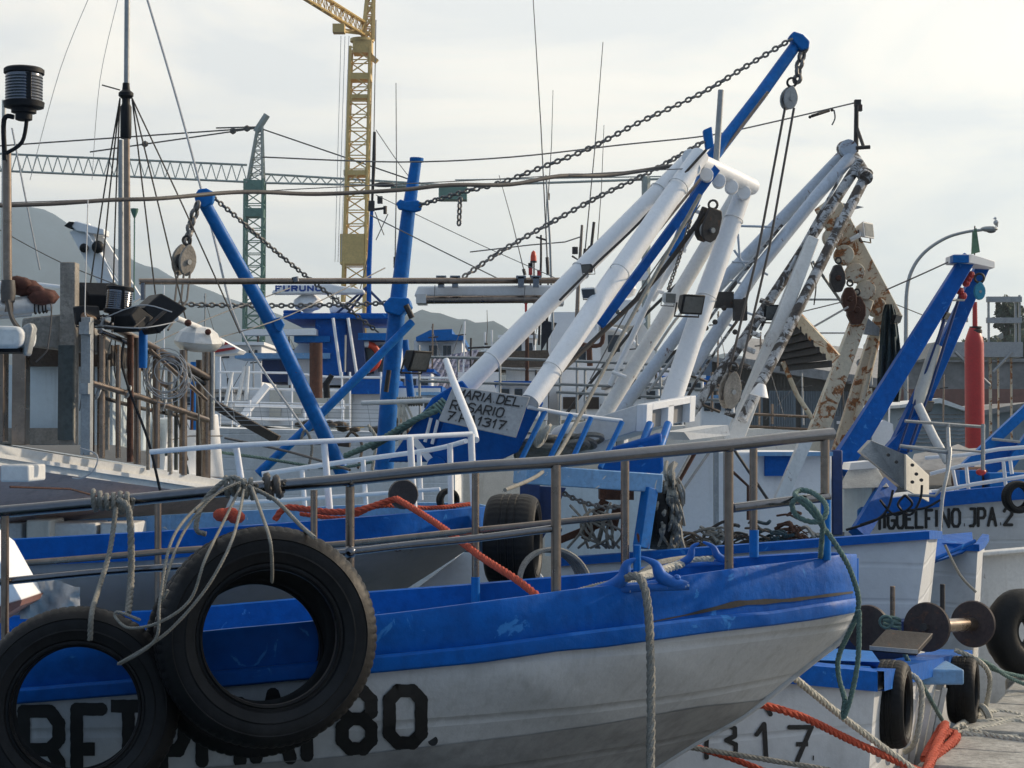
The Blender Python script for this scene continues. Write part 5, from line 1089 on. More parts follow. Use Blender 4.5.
t = Thing('vent_cowl', 'grey metal ventilation hood shaped like a lampshade under the winch box', 'vent hood', P(862, 492, 13.2)); mb = MB(); mb.add([P(848, 470, 13.1), P(877, 468, 13.1), P(889, 487, 12.9), P(838, 489, 12.9), P(850, 470, 13.5), P(876, 468, 13.5), P(886, 487, 13.7), P(842, 489, 13.7)], [(0, 1, 2, 3), (7, 6, 5, 4), (0, 4, 5, 1), (1, 5, 6, 2), (3, 2, 6, 7), (0, 3, 7, 4)]); t.part('hood', mb, M['galv'], bevel=.004)
mb = MB(); pprism(mb, [(851, 463), (872, 461), (876, 468), (849, 470)], 13.1, .3); t.part('neck', mb, M['white'])
# white cone lamp + thing low among tubes
single('cone_lamp', (lambda m_: (m_.lathe([(.02, .09), (.03, .085), (.07, 0), (.065, 0)], P(759, 396, 13), (.25, 0, 1), 20), m_)[1])(MB()), M['white'], 'small white cone shaped lamp shade beside the worn pulley', 'lamp')
# ================================================================== E-shaped white box
def ebox(lab, x, y, d, s):
    k = px(d)*s; t = Thing('trawl_door_frame', lab, 'steel box', P(x, y, d), 'white stepped steel boxes')
    c = P(x, y, d); u = Vector((.55, .8, .1)).normalized()*1.75; w_ = Vector((.05, .02, 1)).normalized(); dp = Vector((-.95, .3, -.22))*1.05
    B = lambda a, b, e=0: c+u*a*k+w_*b*k+dp*e
    front = [B(-.5, -.22), B(-.5, .25), B(.5, .25), B(.5, -.22)]; mb = MB(); ins = Vector((-.06, .03, 0))
    mb.add([p+ins for p in front]+[p+dp*.45+Vector((0, 0, -.02)) for p in front], [(0, 1, 2, 3), (7, 6, 5, 4), (0, 4, 5, 1), (1, 5, 6, 2), (2, 6, 7, 3), (3, 7, 4, 0)]); t.part('body', mb, M['white_worn'], bevel=.006)
    mb = MB(); th = ins
    for a in ((-.5, -.22, -.38, .25), (-.06, -.22, .06, .17), (.4, -.22, .52, .25)): mb.prism([B(a[0], a[1]), B(a[2], a[1]), B(a[2], a[3]), B(a[0], a[3])], th)
    q = MB(); q.prism([B(-.37, -.2)+ins*.7, B(.39, -.2)+ins*.7, B(.39, .128)+ins*.7, B(-.37, .128)+ins*.7], ins*.25); t.part('recess', q, M['roof_grey'])
    mb.prism([B(-.378, .13), B(.398, .13), B(.398, .25), B(-.378, .25)], th*.95); t.part('face_frame', mb, M['white'], bevel=.003)
ebox('upper white steel box with E shaped bright end, above the blue struts', 671, 414, 11.5, 56)
ebox('lower white steel box with notched end behind the blue sloped rail', 608, 446, 11.7, 44)
single('deck_canopy', (lambda m_: (m_.prism([P(684, 432, 12), P(728, 425, 12.2), P(730, 435, 12.2), P(690, 440, 12)], (-.1, .5, 0)), m_)[1])(MB()), M['white_worn'], 'pale flat canopy right of the white steel boxes', 'canopy')
# sloped blue rail with white top
t = Thing('sloped_railing', 'blue slanted stanchions under a white top rail behind the sign board', 'railing', P(575, 458, 10.9))
t.part('top_rail', ptube(MB(), [(528, 407, 10.9), (565, 414, 11), (622, 421, 11.1)], 4.4), M['white'])
for a, b in (((545, 411), (521, 460)), ((571, 415), (548, 462)), ((591, 418), (570, 465)), ((622, 422), (600, 468))): t.part('stanchion', line([(*a, 10.95), (*b, 10.8)], 5.5), M['blue_mast'])
mb = MB()
for i in range(9): mb.torus(P(532+i*7, 449-i*.5-(i%3)*3, 11.2+.05*(i%2)), .09, .017, (.2*math.sin(i*2), .35, 1), 16, 5)
for i in range(7): mb.tube(smooth([P(515, 440+i*2.6, 11.2), P(545, 446+i*1.5, 11.1+i*.03), P(572, 444+i*2.4, 11.2)], 5), .02, 6)
single('rope_heap', mb, M['rope'], 'heap of thick brown rope lying behind the sloped blue rail', 'rope heap')
mb = MB()
for i in range(5): mb.torus(P(541+i*1.2, 438-i*1.2, 11), .055, .012, (.9, -.5+i*.1, -.5), 18, 5)
single('rope_coil', mb, M['rope_w'], 'oval coil of tan rope standing in front of the rope heap', 'rope coil')
for i, (x, y) in enumerate(((575, 438), (590, 446), (560, 448))):
    mb = MB(); mb.ball(P(x, y, 11.5), .13, 14, (1.3, 1, .8)); single('sack', mb, M['white_worn'], ['pale sack left of the notched steel box', 'grey sack lowest by the blue rail foot', 'rounded sack between rope and sloped rail'][i], 'sack', 'sacks on the deck')
# light blue frame
t = Thing('blue_work_table', 'light blue steel beam on a blue leg with dark space below', 'steel frame', P(580, 560, 9.9))
t.part('beam', (lambda m_: (m_.beam(P(520, 474, 9.8), P(655, 483, 10.1), .2, .105), m_)[1])(MB()), M['lblue'], bevel=.006)
t.part('leg', (lambda m_: (m_.beam(P(650, 488, 10), P(641, 548, 9.95), .06, .08), m_)[1])(MB()), M['blue_mast'], bevel=.005)
t.part('leg', (lambda m_: (pbox(m_, 520, 484, 540, 560, 10.3, .15), m_)[1])(MB()), M['navy'])
mb = MB(); mb.prism([P(534, 486, 10.4), P(566, 488, 10.4), P(548, 530, 10.4), P(530, 560, 10.4)], (0, .1, 0)); t.part('gusset', mb, M['navy'])
mb = MB(); pbox(mb, 545, 485, 650, 556, 10.9, .1); t.part('back_panel', mb, M['cabin'])
mb = MB(); pbox(mb, 600, 486, 634, 500, 10.3, .2); mb.beam(P(605, 500, 10.2), P(585, 540, 10.2), .05, .05); mb.beam(P(618, 505, 10.2), P(612, 530, 10.2), .05, .05); mb.beam(P(560, 540, 10.3), P(610, 520, 10.3), .04, .04); t.part('rusty_gear', mb, M['rust'])
mb = MB()
for i in range(14): mb.tube(smooth([P(590+random.uniform(-20, 30), 500+random.uniform(0, 20), 10.2), P(600+random.uniform(-20, 25), 525+random.uniform(-8, 12), 10.1), P(585+random.uniform(-20, 45), 548, 10.2)], 5), .008, 5)
single('tangled_line', mb, M['rope'], 'tangle of pale lines under the light blue beam', 'rope tangle')
mb = MB()
for i in range(5): mb.torus(P(549+i*1.6, 581+i*1.2, 7.5-i*.02), .13+.006*i, .010, (.35, -1, .3), 36, 6)
single('rope_coil', mb, M['rope'], 'large coil of yellowish rope in the nearest boat beside the edge-on tyre', 'rope coil')
# tyre and net at right of the blue table
place_tyre('grey scuffed tyre wrapped in net beside the light blue beam leg', P(661, 515, 10.4), .2, .16, 70)
mb = MB()
for i in range(40):
    x = random.gauss(672, 4); y = random.uniform(462, 545); mb.tube(smooth([P(x, y, 10.3), P(x+random.uniform(-6, 6), y+12, 10.2), P(x+random.uniform(-7, 7), y+25, 10.3)], 4), random.uniform(.006, .014), 5)
single('net_bundle', mb, M['rope'], 'brown net bundle hanging right of the scuffed tyre', 'net')
t = Thing('blue_bracket', 'blue rounded steel bracket under the white stepped boxes', 'bracket', P(655, 480, 10.9)); mb = MB(); mb.prism([P(598, 470, 11), P(612, 448, 11), P(652, 436, 11), P(662, 432, 11), (P(664, 470, 11)), P(650, 486, 11)], (0, .25, 0)); t.part('plate', mb, M['blue'], bevel=.02)
for a, b in (((650, 424), (640, 450)), ((668, 424), (660, 448))): t.part('strut', line([(*a, 11.2), (*b, 11)], 8), M['blue_mast'])
# white deckhouse panel with rusty ladder behind the rail
t = Thing('deckhouse', 'white deckhouse side with blue panel behind the weathered gantry feet', 'deckhouse', P(740, 550, 12.4))
mb = MB(); pbox(mb, 655, 452, 832, 556, 12.4, 1.2); t.part('wall', mb, M['white'], bevel=.01)
mb = MB(); pbox(mb, 765, 456, 795, 476, 12.35, .06); t.part('blue_panel', mb, M['blue']); mb = MB(); pbox(mb, 752, 452, 833, 456, 12.3, .1); t.part('trim', mb, M['lblue'])
t.part('rusty_bar', line([(695, 452, 12.2), (668, 500, 12.1)], 5), M['rust'])
for a, b, m in (((712, 448), (676, 500), 'galv'), ((733, 448), (768, 500), 'iron'), ((690, 455), (668, 495), 'galv')): t.part('bar', line([(*a, 12.1), (*b, 12)], 3), M[m])
mb = MB(); ptube(mb, [(733, 472, 11.9), (748, 486, 11.9), (748, 520, 11.9)], 3); t.part('handrail', mb, M['rust'])
t.part('pillar', (lambda m_: (pbox(m_, 714, 440, 719, 556, 11.8, .05), pbox(m_, 724, 440, 733, 556, 11.8, .05), m_)[2])(MB()), M['galv'])
t.part('leg', (lambda m_: (m_.beam(P(780, 500, 12.1), P(806, 440, 12.1), .1, .08), m_)[1])(MB()), M['white_worn'])
# grey frame & rusty truss bits near pulleys
t = Thing('deck_litter_box', 'pair of pale fish crates stacked on the deck behind the rail', 'crate', P(540, 566, 10)) if 0 else None
rnd_ = random.Random(5)
for q in range(7):
    x0 = 690+q*21; mb = MB()
    for i in range(22):
        x = x0+rnd_.uniform(-10, 10); y = 552-abs(rnd_.gauss(0, 9))-q%3*4; mb.tube(smooth([P(x-rnd_.uniform(4, 14), y+rnd_.uniform(-5, 6), 11.25), P(x, y+rnd_.uniform(-6, 2), 11.15), P(x+rnd_.uniform(3, 13), y+rnd_.uniform(-5, 6), 11.1)], 4), rnd_.uniform(.004, .013), 5)
    single('rope_heap', mb, M[('net', 'rope', 'iron', 'net', 'cloth_blue', 'rust', 'rope')[q]], ['brown line heap just right of the wrapped tyre on deck', 'pale line heap second along the deck behind the bow rail', 'black hose heap third along the deck behind the bow rail', 'brown net heap in the middle of the row behind the bow rail', 'teal line heap beside the brown one behind the bow rail', 'rusty wire heap sixth along the deck behind the bow rail', 'pale line heap at the right end by the blue post'][q], 'heap', 'heaps of line on the white boat deck')
# ================================================================== LETTERED BOAT FAR RIGHT
d = 15.5; k = px(d)
t = Thing('fishing_boat', 'white boat with black block lettering under a blue gunwale at the right edge', 'fishing boat', (P(950, 560, d).x, d, 0), 'white hulled boats by the quay')
topl = [(845, 512), (880, 510), (930, 504), (980, 499), (1030, 495), (1100, 490)]
mb = MB(); T0 = [P(x, y, d-.4+abs(x-960)*.0012) for x, y in topl]; rows = [[p+Vector((0, .35*f, -f*(p.z-.1))) for p in T0] for f in (0, .25, .5, 1)]
mb.grid(rows); mb.grid([[p+Vector((0, 2.2, 0)) for p in rows[0]], rows[0]]); t.part('hull', mb, M['hull']); hm = mb
mb = MB(); h = 11*k; mb.grid([[p+Vector((0, .06, .09)) for p in T0], [p+Vector((0, -.04, .09)) for p in T0], [p+Vector((0, -.05, -.03)) for p in T0], [p+Vector((0, 0, -.03)) for p in T0]]); t.part('gunwale', mb, M['blue'])
mb = MB(); mb.grid([[p+Vector((0, -.02+.35*f, -f*(p.z-.1))) for p in T0] for f in (.32, .6, 1)]); t.part('lower_hull', mb, M['boot'])
fn = on_mesh(hm, .006)
tx = 'MIGUELFINO.JPA.2'; xs = [872, 883, 888, 897, 906, 916, 926, 935, 941, 952, 963, 969, 978, 988, 999, 1004]; ws = [8, 3, 7, 7, 7, 6.5, 6, 3, 8, 8, 3, 6, 7, 8, 3, 8]
its = [(c, (lambda u, v, x=x, w_=w_: (x+u*w_*.95, lerp(509.5, 508.5, (x-873)/140)+0+(-(x-873)*.022)+v*17+2))) for c, x, w_ in zip(tx, xs, ws)]
t.part('lettering', strokes_mb(its, 3, fn, 3), M['black_paint'])
place_tyre('small tyre on the lettered white boat at the right edge', P(1018, 497, 14.8), .135, .1, 12)
rails('deck_railing', 'white guard railing curving along the lettered boat at the right', 'railing', [[(930, 474), (960, 466), (1000, 460), (1040, 455)], [(932, 492), (975, 484), (1040, 474)], [(925, 458), (965, 455), (1000, 449), (1040, 446)]], [(953, 470, 958, 496), (966, 464, 969, 494), (1003, 458, 1006, 488), (1010, 458, 1012, 474)], 15.3, M['white'], P(980, 500, 15.3), wpx=4)
mb = MB()
t = Thing('boom_arm', 'bright blue fork shaped boom arm at the right edge above the lettered boat', 'boom', P(1000, 480, 17)); mb = MB()
mb.beam(P(962, 470, 17), P(1045, 392, 17), .09, .09, (0, 1, 0)); mb.beam(P(1005, 470, 17), P(1055, 400, 17), .09, .09, (0, 1, 0)); t.part('arm', mb, M['blue_mast'])
mb = MB(); mb.prism([P(983, 450, 17.03), P(995, 440, 17.03), (P(1022, 441, 17.03)), P(1012, 462, 17.03), P(985, 480, 17.03)], (0, .05, 0)); t.part('web_plate', mb, M['blue'])
t.part('cross_rod', line([(992, 439, 16.9), (1020, 442, 16.9)], 3), M['galv'])
t = Thing('deck_gear', 'red and blue winch gear behind the white guard railing', 'winch', P(980, 480, 16)); mb = MB(); mb.ball(P(981, 472, 16), .04, 12, (1.2, 1, .8)); t.part('red_cover', mb, M['red']); mb = MB(); mb.box(P(968, 484, 16.2), (.2, .2, .25)); mb.box(P(1005, 485, 16.2), (.35, .3, .22)); t.part('gearbox', mb, M['blue_mast']); mb = MB(); mb.lathe([(.12, 0), (.12, .25)], P(958, 480, 16.3), (1, .3, 0), 20); t.part('drum', mb, M['rust'])
# grey covered boats mid right
t = Thing('tarp_covered_boat', 'boat with grey tarpaulin cover in front of the red pillar foot', 'covered boat', P(955, 470, 19)); rows = []
for i in range(9):
    x = 910+i*11; c = 1-abs(i-4)/4.5; rows.append([P(x, 470-c*0, 18), P(x+2, 462-c*9+math.sin(i*2)*2, 18.4), P(x+4, 455-c*10+math.sin(i*3)*2, 19), P(x+4, 456-c*7, 19.8), P(x, 465, 20.4)])
mb = MB(); mb.grid(rows); t.part('cover', mb, M['roof_grey'], smooth_ang=70)
t = Thing('goalpost', 'grey pipe goalpost frame standing before the red pillar', 'pipe frame', P(950, 470, 14.2)); t.part('bar', line([(905, 421, 14.2), (985, 427, 14.4)], 3.2), M['galv']); t.part('bar', line([(905, 446, 14.2), (985, 452, 14.4)], 2.4), M['galv'])
for x in (948, 983): t.part('post', line([(x, 424, 14.3), (x, 470, 14.3)], 4), M['galv'])
t = Thing('white_wheelhouse', 'small white wheelhouse roof left of the winch box', 'wheelhouse', P(880, 450, 17)); mb = MB(); pprism(mb, [(870, 470), (872, 428), (884, 420), (893, 424), (896, 470)], 17, .8); t.part('wall', mb, M['white'])
t = Thing('grey_container', 'plain grey deck locker with a small white label plate', 'locker', P(852, 470, 16.5)); mb = MB(); pbox(mb, 834, 416, 872, 490, 16.5, .8); t.part('body', mb, mat('slate_locker', (.14, .17, .2), .6, bump=.05)); mb = MB(); pbox(mb, 837, 421, 842, 424, 16.47, .02); t.part('plate', mb, M['white'])
# ================================================================== LEFT SHELTER BOAT
t = Thing('shelter_deck_boat', 'work boat at the left with white wheelhouse wing deck and brown steel pipe cage', 'work boat', P(60, 530, 9), )
s = t
mb = MB(); e0, e1 = P(-60, 436, 8.2), P(233, 482, 10.2); f0, f1 = P(-60, 458, 8.2), P(228, 497, 10.2)
back = Vector((-.55, 1.9, 0)); n = 14; row_t = [lerp(e0, e1, i/n) for i in range(n+1)]; row_b = [lerp(f0, f1, i/n) for i in range(n+1)]
mb.grid([[p+back for p in row_t], row_t, row_b, [p+Vector((0, .12, 0)) for p in row_b]]); mb.add([row_t[-1], row_b[-1], row_b[-1]+back, row_t[-1]+back], [(0, 1, 2, 3)]); dk = s.part('wing_deck', mb, M['white_worn'], smooth_ang=30)
mb = MB(); mb.beam(row_t[0]+Vector((0, -.012, -.05)), row_t[-1]+Vector((0, -.012, -.05)), .03, .02); s.part('deck_moulding', mb, M['white_worn'], dk)
mb = MB(); u0 = [p+Vector((0, .1, -.004)) for p in row_b]; u1 = [lerp(P(-60, 505, 8.9), P(222, 515, 10.6), i/n) for i in range(n+1)]; u2 = [lerp(P(-60, 524, 9.2), P(215, 526, 10.9), i/n) for i in range(n+1)]
mb.grid([u0, u1, u2, [p+Vector((0, 1, 0)) for p in u2]]); s.part('underside', mb, M['soffit'], smooth_ang=40)
mb = MB(); pbox(mb, 0, 465, 29, 482, 8.3, .3); s.part('underside_block', mb, M['white_worn'], bevel=.01)
mb = MB(); ptube(mb, [(10, 487, 8.6), (70, 489, 8.9), (110, 500, 9.2), (150, 502, 9.4)], 2); s.part('seam', mb, M['rust'])
mb = MB(); pprism(mb, [(-60, 445), (-60, 365), (112, 365), (112, 445)], 9.4, .6); mb.prism([P(112, 445, 9.3), P(112, 365, 9.3), P(150, 372, 11), P(150, 452, 11)], (0, .1, 0)); s.part('cabin_wall', mb, M['cabin'])
mb = MB(); pbox(mb, -60, 428, 62, 444, 9.3, .1); s.part('sill', mb, M['wood'])
mb = MB(); pbox(mb, 24, 345, 112, 366, 9.3, .4); s.part('dark_header', mb, M['wood_dark'])
mb = MB(); pprism(mb, [(20, 345), (22, 318), (62, 314), (76, 320), (98, 338), (98, 352), (78, 352)], 8.9, .3); s.part('grey_beam', mb, M['wood'], bevel=.01)
for x0, x1, y0, y1, d, m, lab in ((60, 74, 262, 445, 8.8, 'wood', None), (12, 25, 350, 445, 8.7, 'steel_brown', None), (-4, 3, 330, 442, 8.3, 'steel_brown', None), (58, 73, 345, 440, 8.78, 'stained', 'dark green stained lower sleeve')):
    mb = MB(); pbox(mb, x0, y0, x1, y1, d, .09); s.part('post', mb, M[m], bevel=.004, label=lab)
pipes = [('roof_pipe', [(-30, 309, 8.2), (18, 306, 8.3), (49, 302, 8.4)], 18, 'pipe'), ('roof_pipe', [(-30, 318, 8.3), (0, 315, 8.4), (30, 312, 8.5)], 9, 'pipe'),
 ('cage_pipe', [(84, 316, 8.6), (105, 323, 8.8), (145, 343, 9.4), (208, 378, 10.2)], 7.5, 'steel_brown'), ('cage_pipe', [(100, 331, 8.9), (150, 352, 9.4), (205, 384, 10.2)], 6, 'steel'), ('cage_pipe', [(88, 382, 8.7), (140, 397, 9.2), (185, 412, 9.8), (207, 420, 10.1)], 6, 'steel_brown'), ('cage_pipe', [(96, 396, 8.9), (140, 408, 9.5), (200, 420, 10.2)], 4, 'iron')]
for nm, pts, w_, m in pipes: s.part(nm, ptube(MB(), pts, w_, n=16), M[m])
for x, y0, y1, d, w_, m in ((101, 335, 458, 8.9, 8, 'steel_brown'), (107, 360, 450, 9.2, 5, 'wood'), (130, 335, 462, 9.1, 6.5, 'rust'), (137, 338, 464, 9.2, 7, 'steel_brown'), (156, 350, 468, 9.4, 7.5, 'steel_brown'), (183, 350, 475, 9.8, 8, 'steel_brown'), (206, 352, 480, 10.2, 9, 'steel_brown'), (212, 352, 430, 10.2, 5, 'galv'), (193, 362, 430, 10.6, 6, 'blue_mast'), (192, 390, 430, 10.1, 3, 'rust')):
    s.part('cage_post', line([(x, y1, d), (x+.5, y0, d)], w_), M[m])
mb = MB(); pbox(mb, 81, 317, 90, 455, 8.5, .06); pp_ = s.part('angle_post', mb, M['galv'], bevel=.003); mb = MB(); pbox(mb, 79, 322, 89, 334, 8.46, .05); pbox(mb, 79, 383, 88, 394, 8.46, .05); s.part('clamp', mb, M['galv'], pp_)
mb = MB()
for x, y, d in ((101, 323, 8.75), (140, 345, 9.3), (128, 392, 9.05), (163, 405, 9.5), (98, 393, 8.85), (180, 372, 9.8)): mb.torus(P(x, y, d), .03, .008, (1, .4, -.4), 12, 5)
s.part('clamp_ring', mb, M['galv'])
rr_ = random.Random(4)
for i, (x, y0, y1, d, w_, m) in enumerate(((92, 322, 452, 8.9, 5, 'rust'), (118, 345, 458, 9.0, 5, 'steel_brown'), (148, 352, 470, 9.5, 4, 'wood'), (170, 356, 474, 9.7, 5, 'wood'), (176, 380, 470, 9.9, 4, 'stained'), (199, 360, 478, 10.3, 6, 'wood_dark'))): s.part('cage_post', line([(x, y1, d), (x, y0, d)], w_), M[m])
for i in range(14):
    x0 = rr_.uniform(84, 205); y0 = 322+(x0-84)*.45; x1 = x0+rr_.uniform(-14, 16); s.part('loose_wire', line([(x0, y0, 9.0+(x0-84)*.01-.15), ((x0+x1)/2+rr_.uniform(-8, 8), y0+rr_.uniform(25, 50), 9.0+(x0-84)*.01-.15), (x1, y0+rr_.uniform(50, 100), 9.1+(x0-84)*.01-.15)], rr_.uniform(1, 2.2), 5), M[rr_.choice(['wire_pale', 'dark', 'rope', 'cable'])])
for x0, y0, x1, y1 in ((92, 350, 130, 375), (132, 362, 182, 398), (150, 350, 206, 400)): s.part('cage_pipe', line([(x0, y0, 9.3), (x1, y1, 9.9)], 4), M['steel_brown'])
# stuff on it
def strut_single(nm, pts, w_, m, lab, cat, g=None, sm=5): return single(nm, line(pts, w_, sm), M[m], lab, cat, g)
t = Thing('roof_lamp', 'white plastic lamp housing at the left edge under the chrome pipe', 'lamp', P(10, 350, 8)); mb = MB(); pprism(mb, [(-30, 325), (18, 326), (23, 332), (21, 344), (14, 348), (-30, 348)], 7.9, .25); t.part('housing', mb, M['white_worn'], bevel=.02); mb = MB(); pbox(mb, -30, 348, 20, 352, 7.95, .2); t.part('rim', mb, M['dark'])
mb = MB(); pprism(mb, [(22, 326), (30, 322), (33, 328), (27, 355), (23, 356)], 7.95, .08); single('lamp_bracket', mb, M['galv'], 'curved grey bracket beside the white lamp housing', 'bracket', bevel=.01)
mb = MB()
for i in range(14): mb.ball(P(16+i*2.2+random.uniform(-2, 2), 284+i*1.1+random.uniform(-3, 3), 8.3+random.uniform(0, .2)), random.uniform(.03, .055), 8, (1.5, 1, .8))
single('cloth_bundle', mb, M['redcloth'], 'maroon cloth bundle lying on the chrome pipe at the left', 'cloth', smooth_ang=80)
mb = MB(); [mb.torus(P(x, 305-(x-36)*.12, 8.35), .041, .004, (1, .1, -.05), 16, 5) for x in (36, 40, 44, 47)]; single('cable_tie', mb, M['dark'], 'black ties wound round the end of the chrome pipe', 'cable ties')
strut_single('hanging_cable', [(36, 302, 8.3), (50, 303, 8.3), (51, 320, 8.3), (48, 345, 8.3), (46, 352, 8.3), (36, 362, 8.3)], 1.6, 'cable', 'grey cable looping off the chrome pipe end', 'cable')
flood('black box floodlight tipped up, largest on the left pipe cage', 155, 312, 8.9, 27, (.55, .35, -.75), 'dark')
flood('dark square floodlight leaning back beside the chrome drum lamp', 98, 299, 9.0, 19, (-.3, .8, .5), 'dark')
flood('low dark floodlight lying between the drum lamp and the tipped box', 130, 318, 8.75, 18, (.3, .5, -.8), 'dark')
flood('squat dark floodlight at the pipe cage corner', 89, 314, 8.7, 14, (-.5, .7, -.3), 'dark')
def drum(lab, x, y, d, s_, tilt=(0, 0, 1)):
    k = px(d)*s_; c = P(x, y, d); ax = Vector(tilt).normalized(); t = Thing('mast_lantern', lab, 'lantern', c-ax*1.6*k, 'ringed lanterns')
    mb = MB(); mb.lathe([(.3*k, -1.65*k), (.42*k, -1.6*k), (.42*k, -1.3*k), (.62*k, -1.25*k), (.62*k, -1.05*k), (.98*k, -.98*k), (1.02*k, -.72*k), (.95*k, -.68*k)], c, ax, 28); t.part('base', mb, M['dark'])
    mb = MB(); mb.lathe([(.9*k, -.68*k)]+[q for i in range(9) for q in ((.93*k, (-.68+i*.15)*k), (.9*k, (-.60+i*.15)*k))]+[(.9*k, .68*k)], c, ax, 28); t.part('lens', mb, M['steel'])
    mb = MB()
    for a in (-.5, .4, 1.2): mb.box(c+Vector((math.cos(a)*.9*k, -abs(math.sin(a+.3))*.6*k, 0)), (.5*k, .5*k, 1.3*k)) if a > 1 else None
    t.part('shade', mb, M['dark']) if mb.v else None
    mb = MB(); mb.lathe([(.95*k, .68*k), (1.0*k, .72*k), (1.0*k, .92*k), (.9*k, 1.0*k), (.1*k, 1.02*k)], c, ax, 28); t.part('cap', mb, M['dark']); return t
drum('big black and glass lantern high on the brown pole at the left', 24, 88, 8.2, 20)
drum('smaller chrome lantern lying among the black floodlights', 119, 300, 8.8, 14, (.1, 0, 1))
t = Thing('lantern_pole', 'brown pole with curved lantern bracket at the left edge', 'pole', P(8, 310, 8.2)); t.part('pole', ptube(MB(), [(9, 312, 8.25), (7.5, 270, 8.25), (7, 152, 8.25)], [9, 9, 8.5], n=16), M['steel_brown']); t.part('bracket', ptube(MB(), [(5, 160, 8.2), (4, 120, 8.2), (14, 117, 8.2)], 5, 5), M['dark']); t.part('bracket', ptube(MB(), [(5, 154, 8.2), (22, 142, 8.2), (27, 118, 8.2)], 4, 5), M['dark'])
mb = MB(); mb.lathe([(.03, 0), (.035, .05), (.03, .1)], P(8, 302, 8.24), n=10); mb.tube(smooth([P(8, 300, 8.15), P(12, 318, 8.15), P(20, 330, 8.15)], 5), .012, 6); t.part('lashing', mb, M['cable'])
strut_single('pale_pole', [(3, 290, 9.6), (4, 100, 9.6)], 4, 'hyd', 'slim pale yellowish pole at the very left edge', 'pole', sm=0)
t = Thing('cabin_spar', 'white round spar lying level behind the brown lantern pole', 'spar', P(40, 285, 10)); t.part('spar', ptube(MB(), [(-20, 283, 10), (40, 285, 10), (82, 290, 10)], 5), M['white'])
t = Thing('signal_mast', 'tall brown and silver mast with black collar and spreading stays at the left', 'mast', P(127, 340, 9.8)); t.part('lower_pole', ptube(MB(), [(128, 342, 9.8), (127, 200, 9.8), (126.5, 100, 9.8)], [7.5, 6.5, 6], n=16), M['steel_brown']); t.part('upper_pole', ptube(MB(), [(126.5, 100, 9.8), (127.5, -30, 9.8)], 5.6, n=16), M['galv'])
k = px(9.8); mb = MB(); mb.lathe([(5*k, -40*k), (5.6*k, -38*k), (5.6*k, -8*k), (4*k, -5*k), (4*k, 0), (7.5*k, 3*k), (7.5*k, 6*k), (4*k, 9*k), (3.4*k, 16*k)], P(126, 99, 9.8), n=18); t.part('collar', mb, M['dark'])
t.part('spreader', line([(102, 85, 9.8), (120, 90, 9.8)], 1.4), M['iron'])
for i, (x, y) in enumerate(((84, 320), (112, 325), (189, 325), (240, 325), (160, 325), (98, 310))):
    t.part('stay', line([(120 if x < 126 else 132, 98, 9.8), ((x+125)/2+(-3 if x < 126 else 3), (y+98)/2, 10.1), (x, y+8, 10.6)], 1.7, 6), M['cable'])
t = Thing('mast', 'pale silver bare mast standing just behind the collared mast', 'mast', P(121, 300, 16), 'masts of moored boats'); t.part('pole', ptube(MB(), [(121, 300, 16), (121, 140, 16)], 5.5), M['galv'])
t = Thing('mast', 'thin green topped marker pole beside the collared mast', 'mast', P(134, 300, 16), 'masts of moored boats'); t.part('pole', line([(134, 300, 16), (134.5, 214, 16)], 1.6), M['green']); mb = MB(); mb.lathe([(.01, -.05), (.03, .0), (.035, .03)], P(134.5, 212, 16), n=12); t.part('top_cone', mb, M['green'])
# white-black inverted L crane
t = Thing('davit_crane', 'white L shaped davit with black tips seen against the mountain', 'davit', P(110, 300, 19)); mb = MB(); mb.prism([P(69, 224, 19), P(76, 221, 19), P(104, 229, 19), P(104, 235, 19), (P(94, 234, 19)), P(76, 231, 19)], (0, .25, 0)); t.part('head_arm', mb, M['white'], bevel=.01)
mb = MB(); mb.prism([P(64, 226, 18.98), P(69, 221.5, 18.98), P(74, 222, 18.98), P(70, 228, 18.98)], (0, .28, 0)); mb.ball(P(98, 247, 19), .07, 10); mb.ball(P(84, 248, 19), .05, 10); t.part('sheave', mb, M['dark'])
mb = MB(); mb.beam(P(80, 228, 19.1), P(108, 285, 19.1), .22, .1, (0, 1, 0), .15); mb.beam(P(96, 233, 19.3), P(138, 300, 19.3), .1, .08, (0, 1, 0)); t.part('leg', mb, M['white'])
t.part('strut', line([(86, 232, 19), (120, 285, 19)], 2.4), M['white'])
# ship light on right of cage, white cowl lamp
d = 9.9; k = px(d); t = Thing('cowl_lamp', 'large white ship floodlight with ribbed round bowl on the pipe cage end', 'floodlight', P(198, 352, d), 'floodlights')
mb = MB(); mb.lathe([(24*k, 0), (23*k, 3*k), (19*k, 10*k), (12*k, 15*k), (2*k, 16*k)], P(198, 342, d), (.08, -.1, 1), 8); t.part('hood', mb, M['white_worn'], smooth_ang=20)
mb = MB(); mb.lathe([(5*k, -10*k), (18*k, -8*k), (23*k, -3*k), (24*k, -.3*k)], P(198, 342, d), (.08, -.1, 1), 20); t.part('bowl', mb, M['hyd'])
t.part('arm', ptube(MB(), [(176, 318, 9.6), (200, 328, 9.9), (222, 343, 10.2)], 6), M['white_worn']); mb = MB(); mb.ball(P(188, 323, 9.6), .02, 8); mb.ball(P(208, 332, 9.8), .018, 8); t.part('lashing', mb, M['redcloth'])
